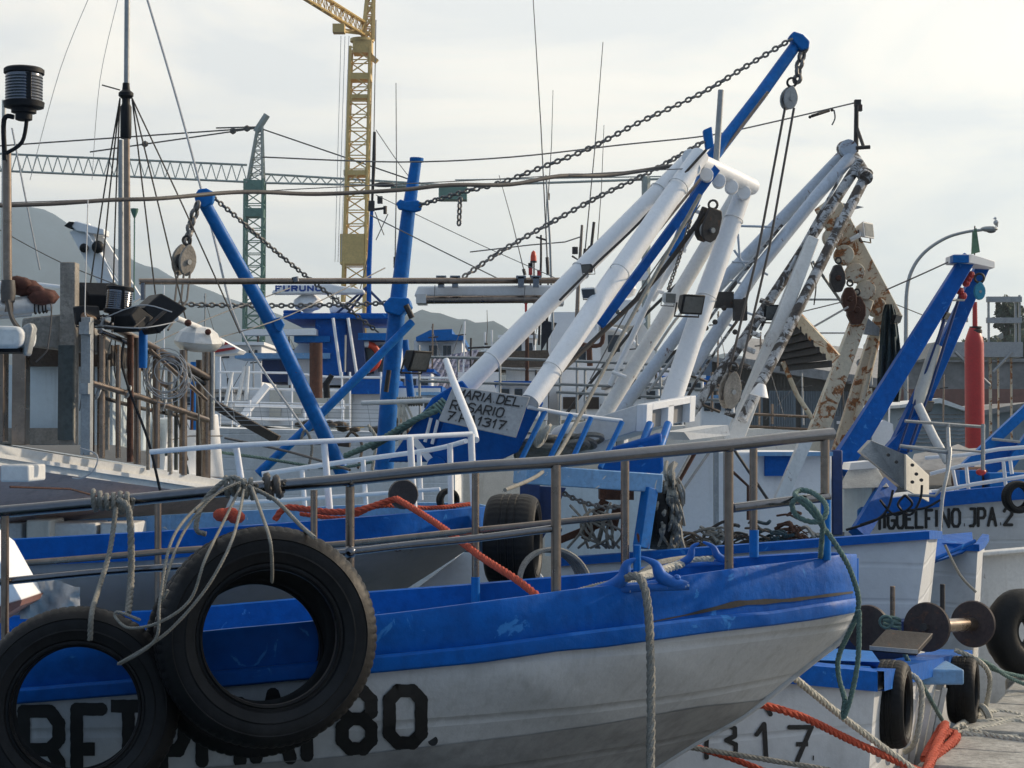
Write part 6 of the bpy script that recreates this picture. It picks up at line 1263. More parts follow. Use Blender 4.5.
# loops of wire on cage
mb = MB()
for i in range(12): mb.torus(P(166+random.uniform(-4, 4), 372+random.uniform(-6, 10), 9.4), random.uniform(.05, .12), .003, (random.uniform(-.4, .4), 1, random.uniform(-.2, .2)), 20, 4)
single('wire_coil', mb, M['wire_pale'], 'loops of thin pale wire hung on the pipe cage', 'wire coil')
single('blue_bottle', (lambda m_: (m_.lathe([(.02, 0), (.022, .03), (.022, .19), (.012, .22)], P(143, 368, 8.95), n=14), m_)[1])(MB()), M['blue_mast'], 'slim blue tube strapped to the pipe cage post', 'tube')
strut_single('black_hose', [(124, 342, 8.8), (122, 362, 8.8), (130, 392, 8.8), (148, 440, 9.1), (160, 490, 9.4)], 3, 'dark', 'black hose hanging down the pipe cage to the wing deck', 'hose')
strut_single('hanging_wire', [(88, 200, 8.9), (85, 300, 8.6), (86, 317, 8.5)], 1.2, 'wire_pale', 'pale wire running down to the cage corner', 'wire')
strut_single('tie_line', [(100, 320, 8.7), (140, 305, 8.6), (172, 312, 8.6)], 1.2, 'wire_pale', 'pale line tied across the black floodlights', 'wire')
strut_single('tie_line', [(98, 325, 8.7), (140, 328, 8.6), (176, 322, 8.8)], 1.2, 'wire_pale', 'lower pale line tied under the black floodlights', 'wire')
strut_single('loop_wire', [(80, 448, 8.4), (97, 455, 8.4), (94, 470, 8.4), (82, 478, 8.4), (72, 478, 8.4)], 1.6, 'wire_pale', 'curl of pale wire hanging over the wing deck edge', 'wire')
t = Thing('white_locker', 'bright white deck locker standing behind the pipe cage posts', 'locker', P(195, 478, 11)); mb = MB(); mb.prism([P(163, 478, 10.8), P(168, 418, 10.8), P(218, 414, 11.6), P(224, 478, 11.6)], (-.2, .5, 0)); t.part('body', mb, M['white'], bevel=.01)
t.part('strap', strokes_mb([], 1, None) if 0 else line([(170, 440, 10.75), (190, 436, 11), (222, 436, 11.5)], 1.4), M['wire'])
strut_single('fish_hose', [(165, 455, 10.6), (178, 452, 10.6), (186, 465, 10.6), (188, 478, 10.6)], 3, 'cloth_blue', 'greenish hose loop before the white locker', 'hose')
# fish boxes beneath the wing (white)
t = Thing('ice_box', 'sunlit pale crate under the wing deck, left of the mooring line', 'crate', P(40, 540, 9.6), 'pale crates on the middle boat'); mb = MB(); pbox(mb, 26, 520, 50, 541, 9.4, .3); t.part('body', mb, M['hyd'], bevel=.01)
for x0, x1, lab in ((53, 96, 'wide white crate under the wing deck'), (-10, 22, 'white crate at the left edge under the wing deck'), (100, 135, 'greyer crate rightmost under the wing deck')):
    t = Thing('ice_box', lab, 'crate', P((x0+x1)/2, 540, 9.6), 'pale crates on the middle boat'); mb = MB(); pbox(mb, x0, 523, x1, 541, 9.5, .3); t.part('body', mb, M['white_worn'], bevel=.01)

# ================================================================== MIDDLE BLUE BOAT
for i, (pts, q, m, lab) in enumerate(((([(218, 452, 12), (262, 458, 12), (330, 468, 12.2), (372, 462, 12.3)], .012, 'rope_g', 'thin green line crossing the white work boat side')), (([(225, 438, 14), (290, 452, 13), (350, 470, 12)], .010, 'cable', 'grey hose slanting across the white work boat side')), (([(300, 444, 13), (305, 430, 13), (312, 446, 13), (308, 470, 13)], .012, 'rope', 'short knotted rope hanging between the crossing blue booms')), (([(345, 440, 13.2), (352, 432, 13.2), (362, 445, 13.2), (358, 468, 13)], .012, 'net', 'brown line looped right of the crossing blue booms')), (([(368, 425, 13), (376, 440, 13), (372, 470, 13)], .014, 'rope_w', 'pale line hanging left of the blue mast foot')), (([(560, 440, 12.4), (600, 452, 12.2), (650, 446, 12.2)], .012, 'cable', 'dark hose behind the sloped blue rail')))):
    single('hanging_line', MB().rope(smooth(PP(pts), 6), q), M[m], lab, 'line', 'loose lines on the middle boats')
for i in range(11):
    x = 386+i*9+random.uniform(-2, 2); mb = MB(); mb.ball(P(x, 436+random.uniform(-6, 6), 15.5+random.uniform(0, .5)), random.uniform(.05, .09), 8, (1.2, 1, .8)); tag(mesh_obj('buoy', mb, M[('net', 'rope_g', 'rust', 'white_worn')[i % 4]], smooth_ang=60), 'one of the small drab floats heaped behind the blue mast foot', 'float', 'small floats heaped behind the mast foot')
t = Thing('fishing_boat', 'blue topped grey hulled boat with white guard rails behind the nearest boat', 'fishing boat', P(250, 600, 8.2), 'blue fishing boats'); s = t
tp = [(-120, 548), (0, 540), (150, 532), (300, 522), (400, 514), (470, 508), (489, 507)]; bt = [(-120, 572), (0, 566), (150, 560), (300, 546), (400, 536), (470, 530), (489, 529)]
dm = [(-120, 7.9), (150, 7.9), (300, 8.0), (400, 8.2), (470, 8.5), (489, 8.75)]
xs = [-120+i*(609/30) for i in range(31)]; G0 = [P(x, interp(tp, x), interp(dm, x)) for x in xs]; G1 = [P(x, interp(bt, x), interp(dm, x)+.01) for x in xs]
K = [(489, 529, 8.76), (470, 548, 8.8), (430, 574, 8.85), (395, 596, 8.9), (340, 640, 8.9), (240, 700, 8.9), (-120, 780, 8.9)]
def on_poly(l, t_):
    t_ *= len(l)-1; i = min(int(t_), len(l)-2); return lerp(Vector(l[i]), Vector(l[i+1]), t_-i)
KK = [P(*on_poly(K, (1-i/30)**.8)) for i in range(31)]
rows = []
for j in range(9):
    f = j/8; rows.append([Vector((lerp(a.x, b.x, f), lerp(a.y, b.y, f**1.7), lerp(a.z, b.z, f))) for a, b in zip(G1, KK)])
mb = MB(); mb.grid(rows); s.part('hull', mb, mat('middle_hull_grey', (.40, .40, .40), .6, var=.08, scale=2, dirt=.3, dirt_col=(.2, .19, .17), bump=.2, bscale=16, streak=2, rust=.05), smooth_ang=50)
mb = MB(); mb.grid([[p+Vector((0, .07, 0)) for p in G0], [p+Vector((0, -.03, 0)) for p in G0], [p+Vector((0, -.03, 0)) for p in G1], G1]); s.part('bulwark', mb, M['blue'], smooth_ang=40)
far = [Vector((p.x, 8.78+(8.78-p.y)*1.15, p.z)) for p in G0]; mb = MB(); mb.grid([far, [p-Vector((0, 0, .25)) for p in far]]); mb.grid([[p+Vector((0, .07, 0)) for p in far], far]); s.part('bulwark', mb, M['lblue'])
mb = MB(); mb.grid([[p-Vector((0, 0, .16)) for p in G0], [p-Vector((0, 0, .16)) for p in far]]); s.part('deck', mb, M['lblue'])
wr = [('rail', [(150, 452, 8.1), (225, 446, 8.1), (330, 441, 8.2), (472, 434, 8.6)], 5.4), ('rail', [(262, 474, 9.2), (350, 461, 9.2), (430, 450, 9.1), (466, 441, 8.7)], 5), ('rail', [(225, 485, 9.2), (350, 477, 9.2), (470, 468, 9)], 4.2), ('rail', [(235, 503, 9.1), (330, 497, 9.1), (440, 489, 9)], 4)]
for nm, pts, w_ in wr: s.part(nm, ptube(MB(), pts, w_, 5), M['white'])
for x0, y0, x1, y1, d, w_ in ((236, 446, 241, 478, 8.15, 6.5), (324, 441, 330, 514, 8.2, 7), (410, 437, 414, 508, 8.4, 7), (471, 434, 474, 506, 8.6, 7), (363, 460, 366, 505, 9.1, 5), (419, 452, 421, 500, 9.1, 5), (450, 444, 451, 505, 8.7, 6), (302, 470, 305, 510, 9.2, 5)):
    s.part('rail_post', line([(x1, y1, d), (x0, y0, d)], w_), M['white'])
s.part('bow_stay', ptube(MB(), [(446, 360, 9.6), (452, 378, 9.5), (473, 430, 9.2), (476, 440, 9.1)], [6, 7.5, 8, 7]), M['white'])
mb = MB(); mb.lathe([(.065, 0), (.07, .03), (.065, .06)], P(403, 494, 8.3), (.1, -1, 0), 22); s.part('hawse_ring', mb, M['iron'])
place_tyre('small dark tyre on the middle boat foredeck behind the white posts', P(448, 500, 9.2), .06, .05, 30)
orp = [(215, 518, 8.0), (228, 516, 8.0), (238, 518, 8.1)]
k = px(8)
mb = MB(); [mb.ball(P(x, y, 8.05), .035, 10, (1.2, 1, .9)) for x, y in ((222, 515), (230, 514), (236, 517))]; single('float_cluster', mb, M['rope_r'], 'orange red floats on the middle boat gunwale below the rope bunch', 'floats')
single('mooring_rope', MB().rope(smooth(PP([(275, 520, 8.1), (285, 508, 8.1), (305, 509, 8.1), (330, 512, 8.05), (360, 510, 8.05), (392, 500, 8.1), (402, 502, 8.0), (440, 526, 7.6), (480, 556, 7.2), (520, 582, 6.9), (556, 612, 6.7)]), 6), .017), M['rope_r'], 'orange red rope laid along the middle boat and down past the grey hull', 'rope', 'orange red ropes')
single('mooring_rope', MB().rope(smooth(PP([(300, 514, 8.3), (345, 518, 8.3), (380, 506, 8.3), (430, 508, 8.5), (470, 504, 8.7)]), 6), .012), M['rope_r'], 'second orange red rope lying behind the first on the middle boat', 'rope', 'orange red ropes')
# white stem post behind (white/black dotted transom)
single('white_stem_plate', pprism(MB(), [(405, 598), (490, 532), (515, 540), (560, 600)], 9.2, .06), M['white'], 'white plate of the next hull seen under the middle boat bow', 'hull plate')
# sunlit white plank and canvas at left edge
t = Thing('dinghy_corner', 'white and red trimmed dinghy corner poking in at the left edge', 'dinghy', P(0, 600, 6.6)); mb = MB(); mb.prism([P(-40, 520, 6.6), P(-8, 546, 6.6), P(22, 600, 6.6), P(-40, 618, 6.6)], (0, .3, 0)); t.part('side', mb, M['white'], bevel=.005); mb = MB(); mb.prism([P(-40, 618, 6.59), P(22, 600, 6.59), P(20, 606, 6.59), P(-40, 642, 6.59)], (0, .32, 0)); t.part('edge_trim', mb, M['redband'])
mb = MB(); rows = [[P(20+i*5, 583+j*4-(6*math.sin(i*.35) if j == 0 else 0), 6.9+.03*math.sin(i*.9+j*.5)+.012*math.sin(i*2.1-j)) for i in range(13)] for j in range(10)]; mb.grid(rows); single('canvas_sheet', mb, M['sign'], 'crumpled beige canvas inside the nearest boat at the left', 'canvas', smooth_ang=80)
# ================================================================== OVERHEAD CABLES
wires = [
 ('power_cable', 'thick sagging black cable crossing the whole sky from the left', [(-20, 206, 9), (50, 204, 9.2), (110, 200, 9.4), (160, 198.5, 9.6), (222, 193, 10), (260, 192, 10.2), (320, 194, 10.5), (400, 190, 10.8), (450, 185, 11), (510, 184.5, 11.3), (560, 176, 11.6), (610, 175, 12), (672, 166, 12.3)], 4.2, 'cable'),
 ('thin_wire', 'thin wire strung from the masts to the weathered gantry head', [(262, 157, 13), (400, 162, 13.3), (512, 157, 13.6), (620, 145, 14), (705, 136, 14.2), (760, 125, 14.4), (854, 103, 14.7)], 1.5, 'wire'),
 ('thin_wire', 'thin wire running just above the thick sagging cable', [(0, 203, 11), (160, 197, 11), (300, 189, 11), (480, 180, 11.4), (620, 172, 11.8), (700, 168, 12)], 1, 'wire'),
 ('rigging_wire', 'pale stay slanting down past the slanting blue boom', [(146, -5, 14), (180, 110, 13.5), (212, 230, 13), (240, 330, 12.5), (305, 430, 12)], 2.4, 'wire_pale'),
 ('rigging_wire', 'long pale stay at the far left descending right', [(90, -5, 16), (60, 70, 16), (30, 180, 16)], .7, 'wire_pale'),
 ('rigging_wire', 'faint stay at the left slanting beside the silver mast', [(119, -5, 16), (100, 80, 16), (92, 180, 16)], .7, 'wire_pale'),
 ('rigging_wire', 'white halyard in front of the mountain', [(12, 128, 12), (24, 190, 12), (40, 270, 12)], 2, 'wire_pale'),
 ('rigging_wire', 'dark line sloping down over the mountain at the left', [(0, 230, 10), (60, 262, 10), (130, 290, 10)], 1.2, 'wire'),
 ('rigging_wire', 'long thin line rising from the deck cage toward the radar bar', [(150, 345, 10), (215, 316, 12), (290, 288, 14)], 1.2, 'wire'),
 ('rigging_wire', 'lower thin line rising toward the blue mast', [(210, 340, 11), (290, 315, 12), (385, 268, 13.5)], 1.2, 'wire'),
 ('rigging_wire', 'thin line sloping down from the blue mast to the stainless pipe', [(370, 215, 13), (440, 250, 12.6), (505, 282, 12.2)], 1.3, 'wire'),
 ('rigging_wire', 'thin line sloping from behind the blue mast across to the right', [(376, 195, 16), (470, 240, 15), (560, 280, 14)], .9, 'wire'),
 ('rigging_wire', 'thin line dropping from the yellow crane mast to the blue mast', [(376, 130, 30), (400, 165, 28), (420, 190, 26)], .9, 'wire'),
 ('rigging_wire', 'line from the right gantry cap to the rusted beam', [(886, 290, 15.6), (920, 275, 15.3), (955, 259, 15)], 1.5, 'wire'),
 ('rigging_wire', 'faint line low behind the right blue gantry', [(890, 302, 20), (930, 318, 20)], 1, 'wire'),
 ('rigging_wire', 'level pipe-like line behind the slatted platform', [(792, 299.5, 17), (842, 299.5, 17)], 2.2, 'galv'),
 ('rigging_wire', 'line fanning up from the platform to the rust blocks', [(808, 330, 15), (848, 307, 15.2)], 2.2, 'galv'),
 ('rigging_wire', 'thin dark line above the platform', [(797, 313, 15), (842, 302, 15.2)], 1.2, 'wire'),
 ('rigging_wire', 'short cable tail hanging from the weathered tubes', [(811, 262, 14.2), (816, 282, 14.2), (814, 305, 14.2)], 1.3, 'dark'),
 ('rigging_wire', 'level wire far behind the platform at the right', [(812, 333, 18), (845, 333, 18)], 1.6, 'galv'),
 ('rigging_wire', 'thin stay beside the slanting white gantry leg', [(700, 205, 12), (640, 290, 12), (590, 380, 12)], 1.4, 'wire'),
 ('rigging_wire', 'wire slanting low behind the left pipe cage', [(178, 360, 9.9), (215, 400, 10), (240, 425, 10)], 1.4, 'wire_pale'),
 ('rigging_wire', 'short tag end hanging off the thin wire near the gantry head', [(834, 110, 14.6), (835, 118, 14.6), (832, 125, 14.6)], 1.5, 'wire')]
for i, (nm, lab, pts, w_, m) in enumerate(wires): single(nm, ptube(MB(), pts, w_, 5 if len(pts) > 2 else 0, n=6 if w_ < 3 else 12), M[m], lab, 'cable' if 'cable' in nm else 'wire', 'rigging wires' if nm != 'power_cable' else None)
mb = MB(); ptube(mb, [(812, 116, 14.6), (829, 110.5, 14.7)], 3.2); [mb.ball(P(x, y, 14.6), .014, 8) for x, y in ((810, 117), (818, 114), (832, 110))]; single('turnbuckle', mb, M['iron'], 'small turnbuckle on the thin wire left of the gantry head post', 'turnbuckle')
single('mooring_rope', ptube(MB(), [(722, 395, 12), (640, 402, 11) , (600, 420, 10.8)], 3) if 0 else line([(700, 195, 11.8), (630, 320, 11.3), (575, 425, 10.5), (545, 470, 9.8), (505, 490, 9)], 4, 5), M['rope'], 'long taut greyish rope slanting down across the sloped blue rail', 'rope')
# ================================================================== NEAREST BOAT
t = Thing('fishing_boat', 'nearest boat, broad blue bulwark over white hull with big black lettering', 'fishing boat', P(400, 740, 6.3), 'blue fishing boats'); s = t
TOP = [(-420, 702), (-200, 680), (0, 655), (70, 647), (250, 629), (376, 617), (460, 607), (520, 599), (560, 593), (600, 588.5), (640, 584), (688, 577), (760, 567), (815, 561), (842, 556.5), (857, 556)]
BOT = [(-420, 745), (-200, 728), (15, 703), (127, 694), (237, 685), (374, 672), (480, 662), (560, 650), (600, 647), (708, 632), (770, 625), (815, 619), (857, 611)]
STR = [(-420, 730), (-200, 712), (15, 688), (127, 679), (237, 669), (374, 655), (480, 645), (560, 634), (600, 629), (649, 623), (708, 616), (770, 611), (815, 604), (857, 598)]
DN = [(-420, 5.3), (0, 5.25), (300, 5.3), (500, 5.45), (640, 5.68), (740, 5.92), (800, 6.1), (835, 6.22), (850, 6.32), (857, 6.42)]
NX = 70; X0, X1 = -420, 857
xs = [X0+(X1-X0)*(1-(1-i/NX)**1.25) for i in range(NX+1)]
dn = [interp(DN, x) for x in xs]
wob = [math.sin(x*.05)*.6+math.sin(x*.021)*.5 for x in xs]
G = [P(x, interp(TOP, x)+w_*.3, d) for x, w_, d in zip(xs, wob, dn)]; Sg = [P(x, interp(STR, x)+w_*.2, d) for x, w_, d in zip(xs, wob, dn)]; Hb = [P(x, interp(BOT, x), d) for x, d in zip(xs, dn)]
K = [(857, 611, 6.43), (845, 635, 6.46), (820, 655, 6.48), (791, 678, 6.5), (744, 715, 6.5), (696, 742, 6.5), (655, 768, 6.5), (610, 810, 6.5), (480, 880, 6.5), (200, 960, 6.5), (-100, 1000, 6.5), (-420, 1020, 6.5)]
KK = [P(*on_poly(K, min(1, (1-i/NX)*1.0)**.72)) for i in range(NX+1)]
rows = []
for j in range(17):
    f = j/16
    rows.append([Vector((lerp(a.x, b.x, f), lerp(a.y, b.y, f**lerp(2.2, 1.15, i/NX)), lerp(a.z, b.z, f))) for i, (a, b) in enumerate(zip(Hb, KK))])
mb = MB(); mb.grid(rows); hull_mb = mb; hull_o = s.part('hull', mb, M['hull_near'], smooth_ang=60)
# darker painted bottom: sheet proud of the hull below the boot line
def boot_y(x): return interp([(-420, 800), (-100, 790), (330, 757), (436, 745), (520, 735), (600, 724), (700, 706), (760, 700), (860, 690)], x)
fnh = on_mesh(hull_mb, .003)
def proj(p):
    r_ = p-Vector((0, 0, CAMZ)); b = Vector((0, -ST, CT)).dot(r_); a = Vector((0, CT, ST)).dot(r_); return 512+F*r_.x/a, 384-F*b/a
b_rows = []
for i in range(NX+1):
    col_ = [rows[j][i] for j in range(17)]; pts = []
    ys = [proj(p)[1]-boot_y(proj(p)[0]) for p in col_]
    st_ = None
    for j in range(16):
        if ys[j] < 0 <= ys[j+1]: st_ = j+(-ys[j])/(ys[j+1]-ys[j]); break
    if st_ is None: st_ = 16 if ys[-1] < 0 else 0
    for q in range(9):
        f = lerp(st_, 16, q/8); j = min(15, int(f)); p = lerp(col_[j], col_[j+1], f-j); pts.append(p+Vector((0, -.004, -.002)))
    b_rows.append(pts)
mb = MB(); mb.grid(b_rows); s.part('painted_bottom', mb, M['boot'], smooth_ang=60)
# bulwark outer, strake, inner
off = lambda l, y, z=0: [p+Vector((0, y, z)) for p in l]
mid = [lerp(a, b, .5)+Vector((0, -.004, 0)) for a, b in zip(G, Sg)]
mb = MB(); mb.grid([off(G, .045, -.2), off(G, .045, -.004), off(G, .038, .004), off(G, .006, .005), off(G, 0, -.003), mid, off(Sg, .0), ]); s.part('bulwark', mb, M['blue'], smooth_ang=45)
mb = MB(); mb.grid([off(Sg, .002), off(Sg, -.026, .002), off(Sg, -.036, -.006), off([lerp(a, b, .5) for a, b in zip(Sg, Hb)], -.038), off(Hb, -.036, .006), off(Hb, -.028, 0), off(Hb, .004, -.001)]); s.part('rubbing_strake', mb, M['blue'], smooth_ang=35)
# far side
FT = [(-420, 650), (-200, 632), (0, 617), (160, 611), (320, 597), (371, 592), (478, 584), (600, 573.5), (700, 560.5), (760, 556), (820, 552.5), (845, 554), (857, 556)]
FD = [(-420, 7.8), (0, 7.7), (300, 7.55), (500, 7.35), (640, 7.15), (740, 6.9), (800, 6.75), (840, 6.6), (857, 6.44)]
FG = [P(x, interp(FT, x), interp(FD, x)) for x in xs]; x1_ = FG[-1].x
mb = MB(); mb.grid([[p+Vector((0, -.02*min(1, (x1_-p.x)*4), -min(.5, .04+(x1_-p.x)*.35))) for p in FG], [p+Vector((0, -.02*min(1, (x1_-p.x)*4), 0)) for p in FG], off(FG, .02, .003), [p+Vector((0, .02, -min(.3, .04+(x1_-p.x)*.2))) for p in FG]]); s.part('bulwark', mb, M['blue'], smooth_ang=45)
mb = MB(); mb.grid([[p+Vector((0, .02, -min(.2, .03+(x1_-p.x)*.15))) for p in FG]]+[[Vector((lerp(a.x, b.x, f), lerp(a.y+.02, b.y, f**1.8), lerp(a.z-min(.2, .03+(x1_-a.x)*.15), b.z, f))) for a, b in zip(FG, KK)] for f in (.3, .6, 1)]); s.part('hull', mb, M['hull_near'], smooth_ang=60)
mb = MB(); mb.grid([off(G, .05, -.17), off(FG, -.03, -.22)]); s.part('deck', mb, M['lblue'])
# stem post cap at the bow
mb = MB(); a = G[-1]; mb.tube([a+Vector((-.008, .02, -.01)), Sg[-1]+Vector((-.008, .02, 0)), Hb[-1]+Vector((-.006, .02, 0))], [.018, .018, .012], 14); s.part('stem_cap', mb, M['blue'])
mb = MB(); kp = [P(*q) for q in K[:8]]; mb.tube(smooth(kp, 4), [.014]*29, 10); s.part('stem', mb, M['hull_near'])
# crack under the bow bulwark
fnb = on_mesh((lambda m_: (m_.grid([G, Sg]), m_)[1])(MB()), .004)
cr = [(650, 622), (690, 614), (720, 607), (740, 603), (790, 600), (853, 592)]; wd = [1, 2, 5, 6, 3.5, 2.5]; r0 = []; r1 = []
for i in range(24):
    x = lerp(650, 852, i/23); y = interp(cr, x); w_ = interp([(a[0], q) for a, q in zip(cr, wd)], x)*(.8+.4*math.sin(i*2.3)**2); r0.append(fnb(x, y-w_/2, 0)); r1.append(fnb(x, y+w_/2, 0))
mb = MB(); ok = [i for i in range(24) if r0[i] and r1[i]]; mb.grid([[r0[i] for i in ok], [r1[i] for i in ok]]); s.part('split_seam', mb, M['black_paint'])
# lettering
def bold(ch, x0, y0, x1, y1): return [(ch, (lambda u, v: (lerp(x0, x1, u), lerp(y0, y1, v))))]
it = bold('B', 24, 711, 59, 790)+bold('E', 77, 709, 101, 788)+bold('T', 111, 706, 146, 786)+bold('P', 162, 708, 184, 784)+bold('M', 202, 703, 240, 760)+bold('A', 256, 694, 290, 757)+bold('1', 296, 692, 314, 754)+bold('8', 342, 691, 371, 748)+bold('0', 389, 690, 421, 742)
mb = strokes_mb(it, 13, fnh, 4); mb2 = MB(); c = fnh(432.5, 740, 1); mb2.lathe([(.0155, 0), (.0155, .001)], c, (0, -1, .05), 16); mb.add(mb2.v, mb2.f)
s.part('lettering', mb, M['black_paint'], hull_o)
# ---- rail
Rl = [(-60, 517), (0, 512), (110, 502), (200, 493), (300, 484), (350, 479.5), (420, 472), (475, 467), (555, 462), (625, 455), (728, 445), (790, 438), (832, 434)]
def DNr(x): return interp([(-60, 5.3), (300, 5.35), (500, 5.5), (640, 5.72), (740, 5.95), (832, 6.2)], x)+.02
mb = ptube(MB(), [(x, y, DNr(x)) for x, y in Rl], 12.5, 3, 20); s.part('top_rail', mb, M['steel'])
s.part('mid_rail', ptube(MB(), [(x, y, DNr(x)) for x, y in ((-60, 588), (0, 582), (90, 573), (160, 568), (250, 562), (350, 552), (400, 546), (480, 538), (557, 528))], 7.5, 3, 16), M['steel'])
FR = lambda x: interp([(-60, 7.7), (300, 7.5), (500, 7.3), (640, 7.1), (740, 6.85), (832, 6.5)], x)
s.part('mid_rail', ptube(MB(), [(x, y, FR(x)) for x, y in ((-60, 570), (0, 565), (90, 558), (200, 549), (330, 545), (440, 534), (560, 522), (627, 515))], 6.5, 3, 16), M['steel_brown'])
s.part('mid_rail', ptube(MB(), [(733, 508, 6.0), (790, 501, 6.1), (828, 497, 6.2)], 9.5, 0, 16), M['steel'])
for x, y0, y1, d, w_, m in ((5, 516, 640, 5.3, 8, 'steel_brown'), (158, 500, 636, 7.6, 7, 'steel_brown'), (314, 490, 600, 7.5, 7, 'steel_brown'), (350, 482, 622, 5.42, 9, 'steel_brown'), (475.5, 472, 583, 7.3, 7.5, 'steel_brown'), (556, 465, 593, 5.6, 10, 'steel_brown'), (625, 459, 573, 7.1, 8.5, 'steel_brown'), (729, 448, 570, 5.95, 9, 'steel_brown'), (753.5, 446, 557, 6.85, 8, 'steel_brown'), (825, 437, 557, 6.2, 9, 'steel_brown')):
    s.part('rail_post', ptube(MB(), [(x, y1, d), (x, y0, d)], w_, 0, 16), M[m])
for x, y0, y1, d, w_ in ((475.5, 577, 605, 7.29, 9), (754, 530, 557, 6.84, 9.5), (637, 545, 573, 7.1, 8), (826, 500, 560, 6.19, 10)): s.part('post_socket', ptube(MB(), [(x, y1, d), (x, y0, d)], w_, 0, 14), M['blue_mast'])
mb = MB()
for x, y in ((350, 481), (556, 464), (729, 447), (350, 552), (556, 529), (825, 437)): mb.ball(P(x, y, DNr(x)), 6.2*px(5.7), 10)
s.part('weld', mb, M['steel'])
# horned cleats (fairlead)
def cleat(nm, lab, x, y, d, sc):
    k = px(d)*sc; tt = s
    mb = MB(); B = lambda a, b: P(x+a*sc, y+b*sc, d)
    mb.tube(smooth([B(-44, 12), B(-26, 8), B(-14, 0), B(-10, -14), (B(-1, -19))], 5), [.009*sc+.013*sc*math.sin(math.pi*min(1, q/17)) if q < 17 else .004+.005*sc*(20-q)/3 for q in range(21)], 12)
    mb.tube(smooth([B(50, 6), B(36, 5), B(24, -2), B(18, -14), B(4, -21)], 5), [.009*sc+.013*sc*math.sin(math.pi*min(1, q/17)) if q < 17 else .004+.005*sc*(20-q)/3 for q in range(21)], 12)
    mb.tube([B(-50, 15), B(0, 10), B(52, 8)], .013*sc, 12)
    mb.ball(B(40, 0), .012*sc, 8); return s.part(nm, mb, M['blue_worn'], label=lab)
cleat('mooring_horn', 'pale blue twin horned fairlead on the near gunwale', 637, 578, 5.66, 1)
cleat('mooring_horn', 'blue twin horned fairlead on the far gunwale', 700, 557, 6.9, .72)
# mooring ropes
single('mooring_rope', MB().rope(smooth(PP([(560, 598, 6.2), (590, 589, 5.9), (615, 583, 5.7), (632, 576, 5.63), (641, 580, 5.59), (647, 600, 5.57), (650, 640, 5.56), (651, 700, 5.55), (650, 800, 5.5)]), 8), .0155), M['rope'], 'thick pale rope over the horned fairlead hanging down the nearest hull', 'rope')
single('mooring_rope', MB().rope(smooth(PP([(615, 586, 6.0), (650, 574, 6.6), (690, 562, 6.95), (712, 560, 6.9)]), 8), .018), M['rope_w'], 'pale rope running inside the bow to the far fairlead', 'rope')
single('mooring_rope', MB().tube(smooth(PP([(640, 575, 7), (660, 563, 7.1), (690, 558, 7.3)]), 6), .014, 8), M['rope'], 'brown rope lying over the far gunwale near the fairlead', 'rope')
# green rope on the rail end
gp = smooth(PP([(845, 700, 6.2), (838, 660, 6.25), (858, 610, 6.15), (852, 575, 6.1), (838, 548, 6.05), (824, 528, 6.05), (812, 512, 6.05), (800, 500, 6.05), (795, 494, 6.1), (802, 490, 6.14), (815, 494, 6.1), (826, 505, 6.03), (824, 518, 6.0), (812, 522, 6.0), (797, 516, 6.02), (792, 504, 6.02), (800, 498, 6.0), (812, 506, 5.98), (822, 522, 6.0), (822, 535, 6.05), (820, 560, 6.2)]), 8)
single('green_mooring_rope', MB().rope(gp, .0105), M['rope_g'], 'green rope knotted round the bow rail end and hanging in a loop', 'rope', smooth_ang=60)
single('green_mooring_rope', MB().rope(smooth(PP([(845, 700, 6.2), (843, 718, 6.2), (850, 700, 6.18), (858, 660, 6.15), (859, 610, 6.12)]), 8), .0105), M['rope_g'], 'lower doubled loop of the green rope below the bow', 'rope', smooth_ang=60)
single('mooring_rope', MB().rope(smooth(PP([(792, 676, 6.9), (840, 715, 7.2), (880, 745, 7.4), (935, 785, 7.6)]), 6), .0165), M['rope_w'], 'pale rope slanting from under the bow down to the quay', 'rope')
single('mooring_rope', MB().rope(smooth(PP([(755, 703, 7.0), (800, 716, 7.1), (850, 740, 7.3), (905, 765, 7.5), (930, 775, 7.6)]), 6), .018), M['rope_r'], 'orange red rope crossing the white lettered hull toward the quay', 'rope', 'orange red ropes')
single('mooring_rope', MB().rope(smooth(PP([(640, 725, 7.0), (690, 745, 7.0), (730, 758, 7.0), (775, 775, 7.0)]), 6), .014), M['rope_r'], 'short orange red rope at the bottom under the nearest bow', 'rope', 'orange red ropes')
single('mooring_rope', MB().rope(smooth(PP([(640, 738, 6.9), (688, 747, 6.9), (750, 757, 6.95), (830, 770, 7)]), 6), .012), M['rope'], 'thin grey rope at the bottom running level under the bow', 'rope')
rp_ = smooth(PP([(925, 775, 8.3), (935, 750, 8.8), (945, 725, 9.3), (938, 735, 9.2), (925, 760, 8.7), (940, 752, 8.9), (956, 738, 9.3), (950, 733, 9.4), (935, 742, 9.1), (930, 765, 8.8)]), 7)
single('rope_coil', MB().rope(rp_, .028), M['rope_r'], 'bunch of orange red rope heaped at the quay corner', 'rope coil')
single('mooring_rope', MB().rope(smooth(PP([(893, 632, 9.2), (905, 655, 9.1), (925, 690, 9.2), (942, 720, 9.4)]), 6), .013), M['rope_g'], 'green rope running down from the slim post to the quay corner', 'rope')
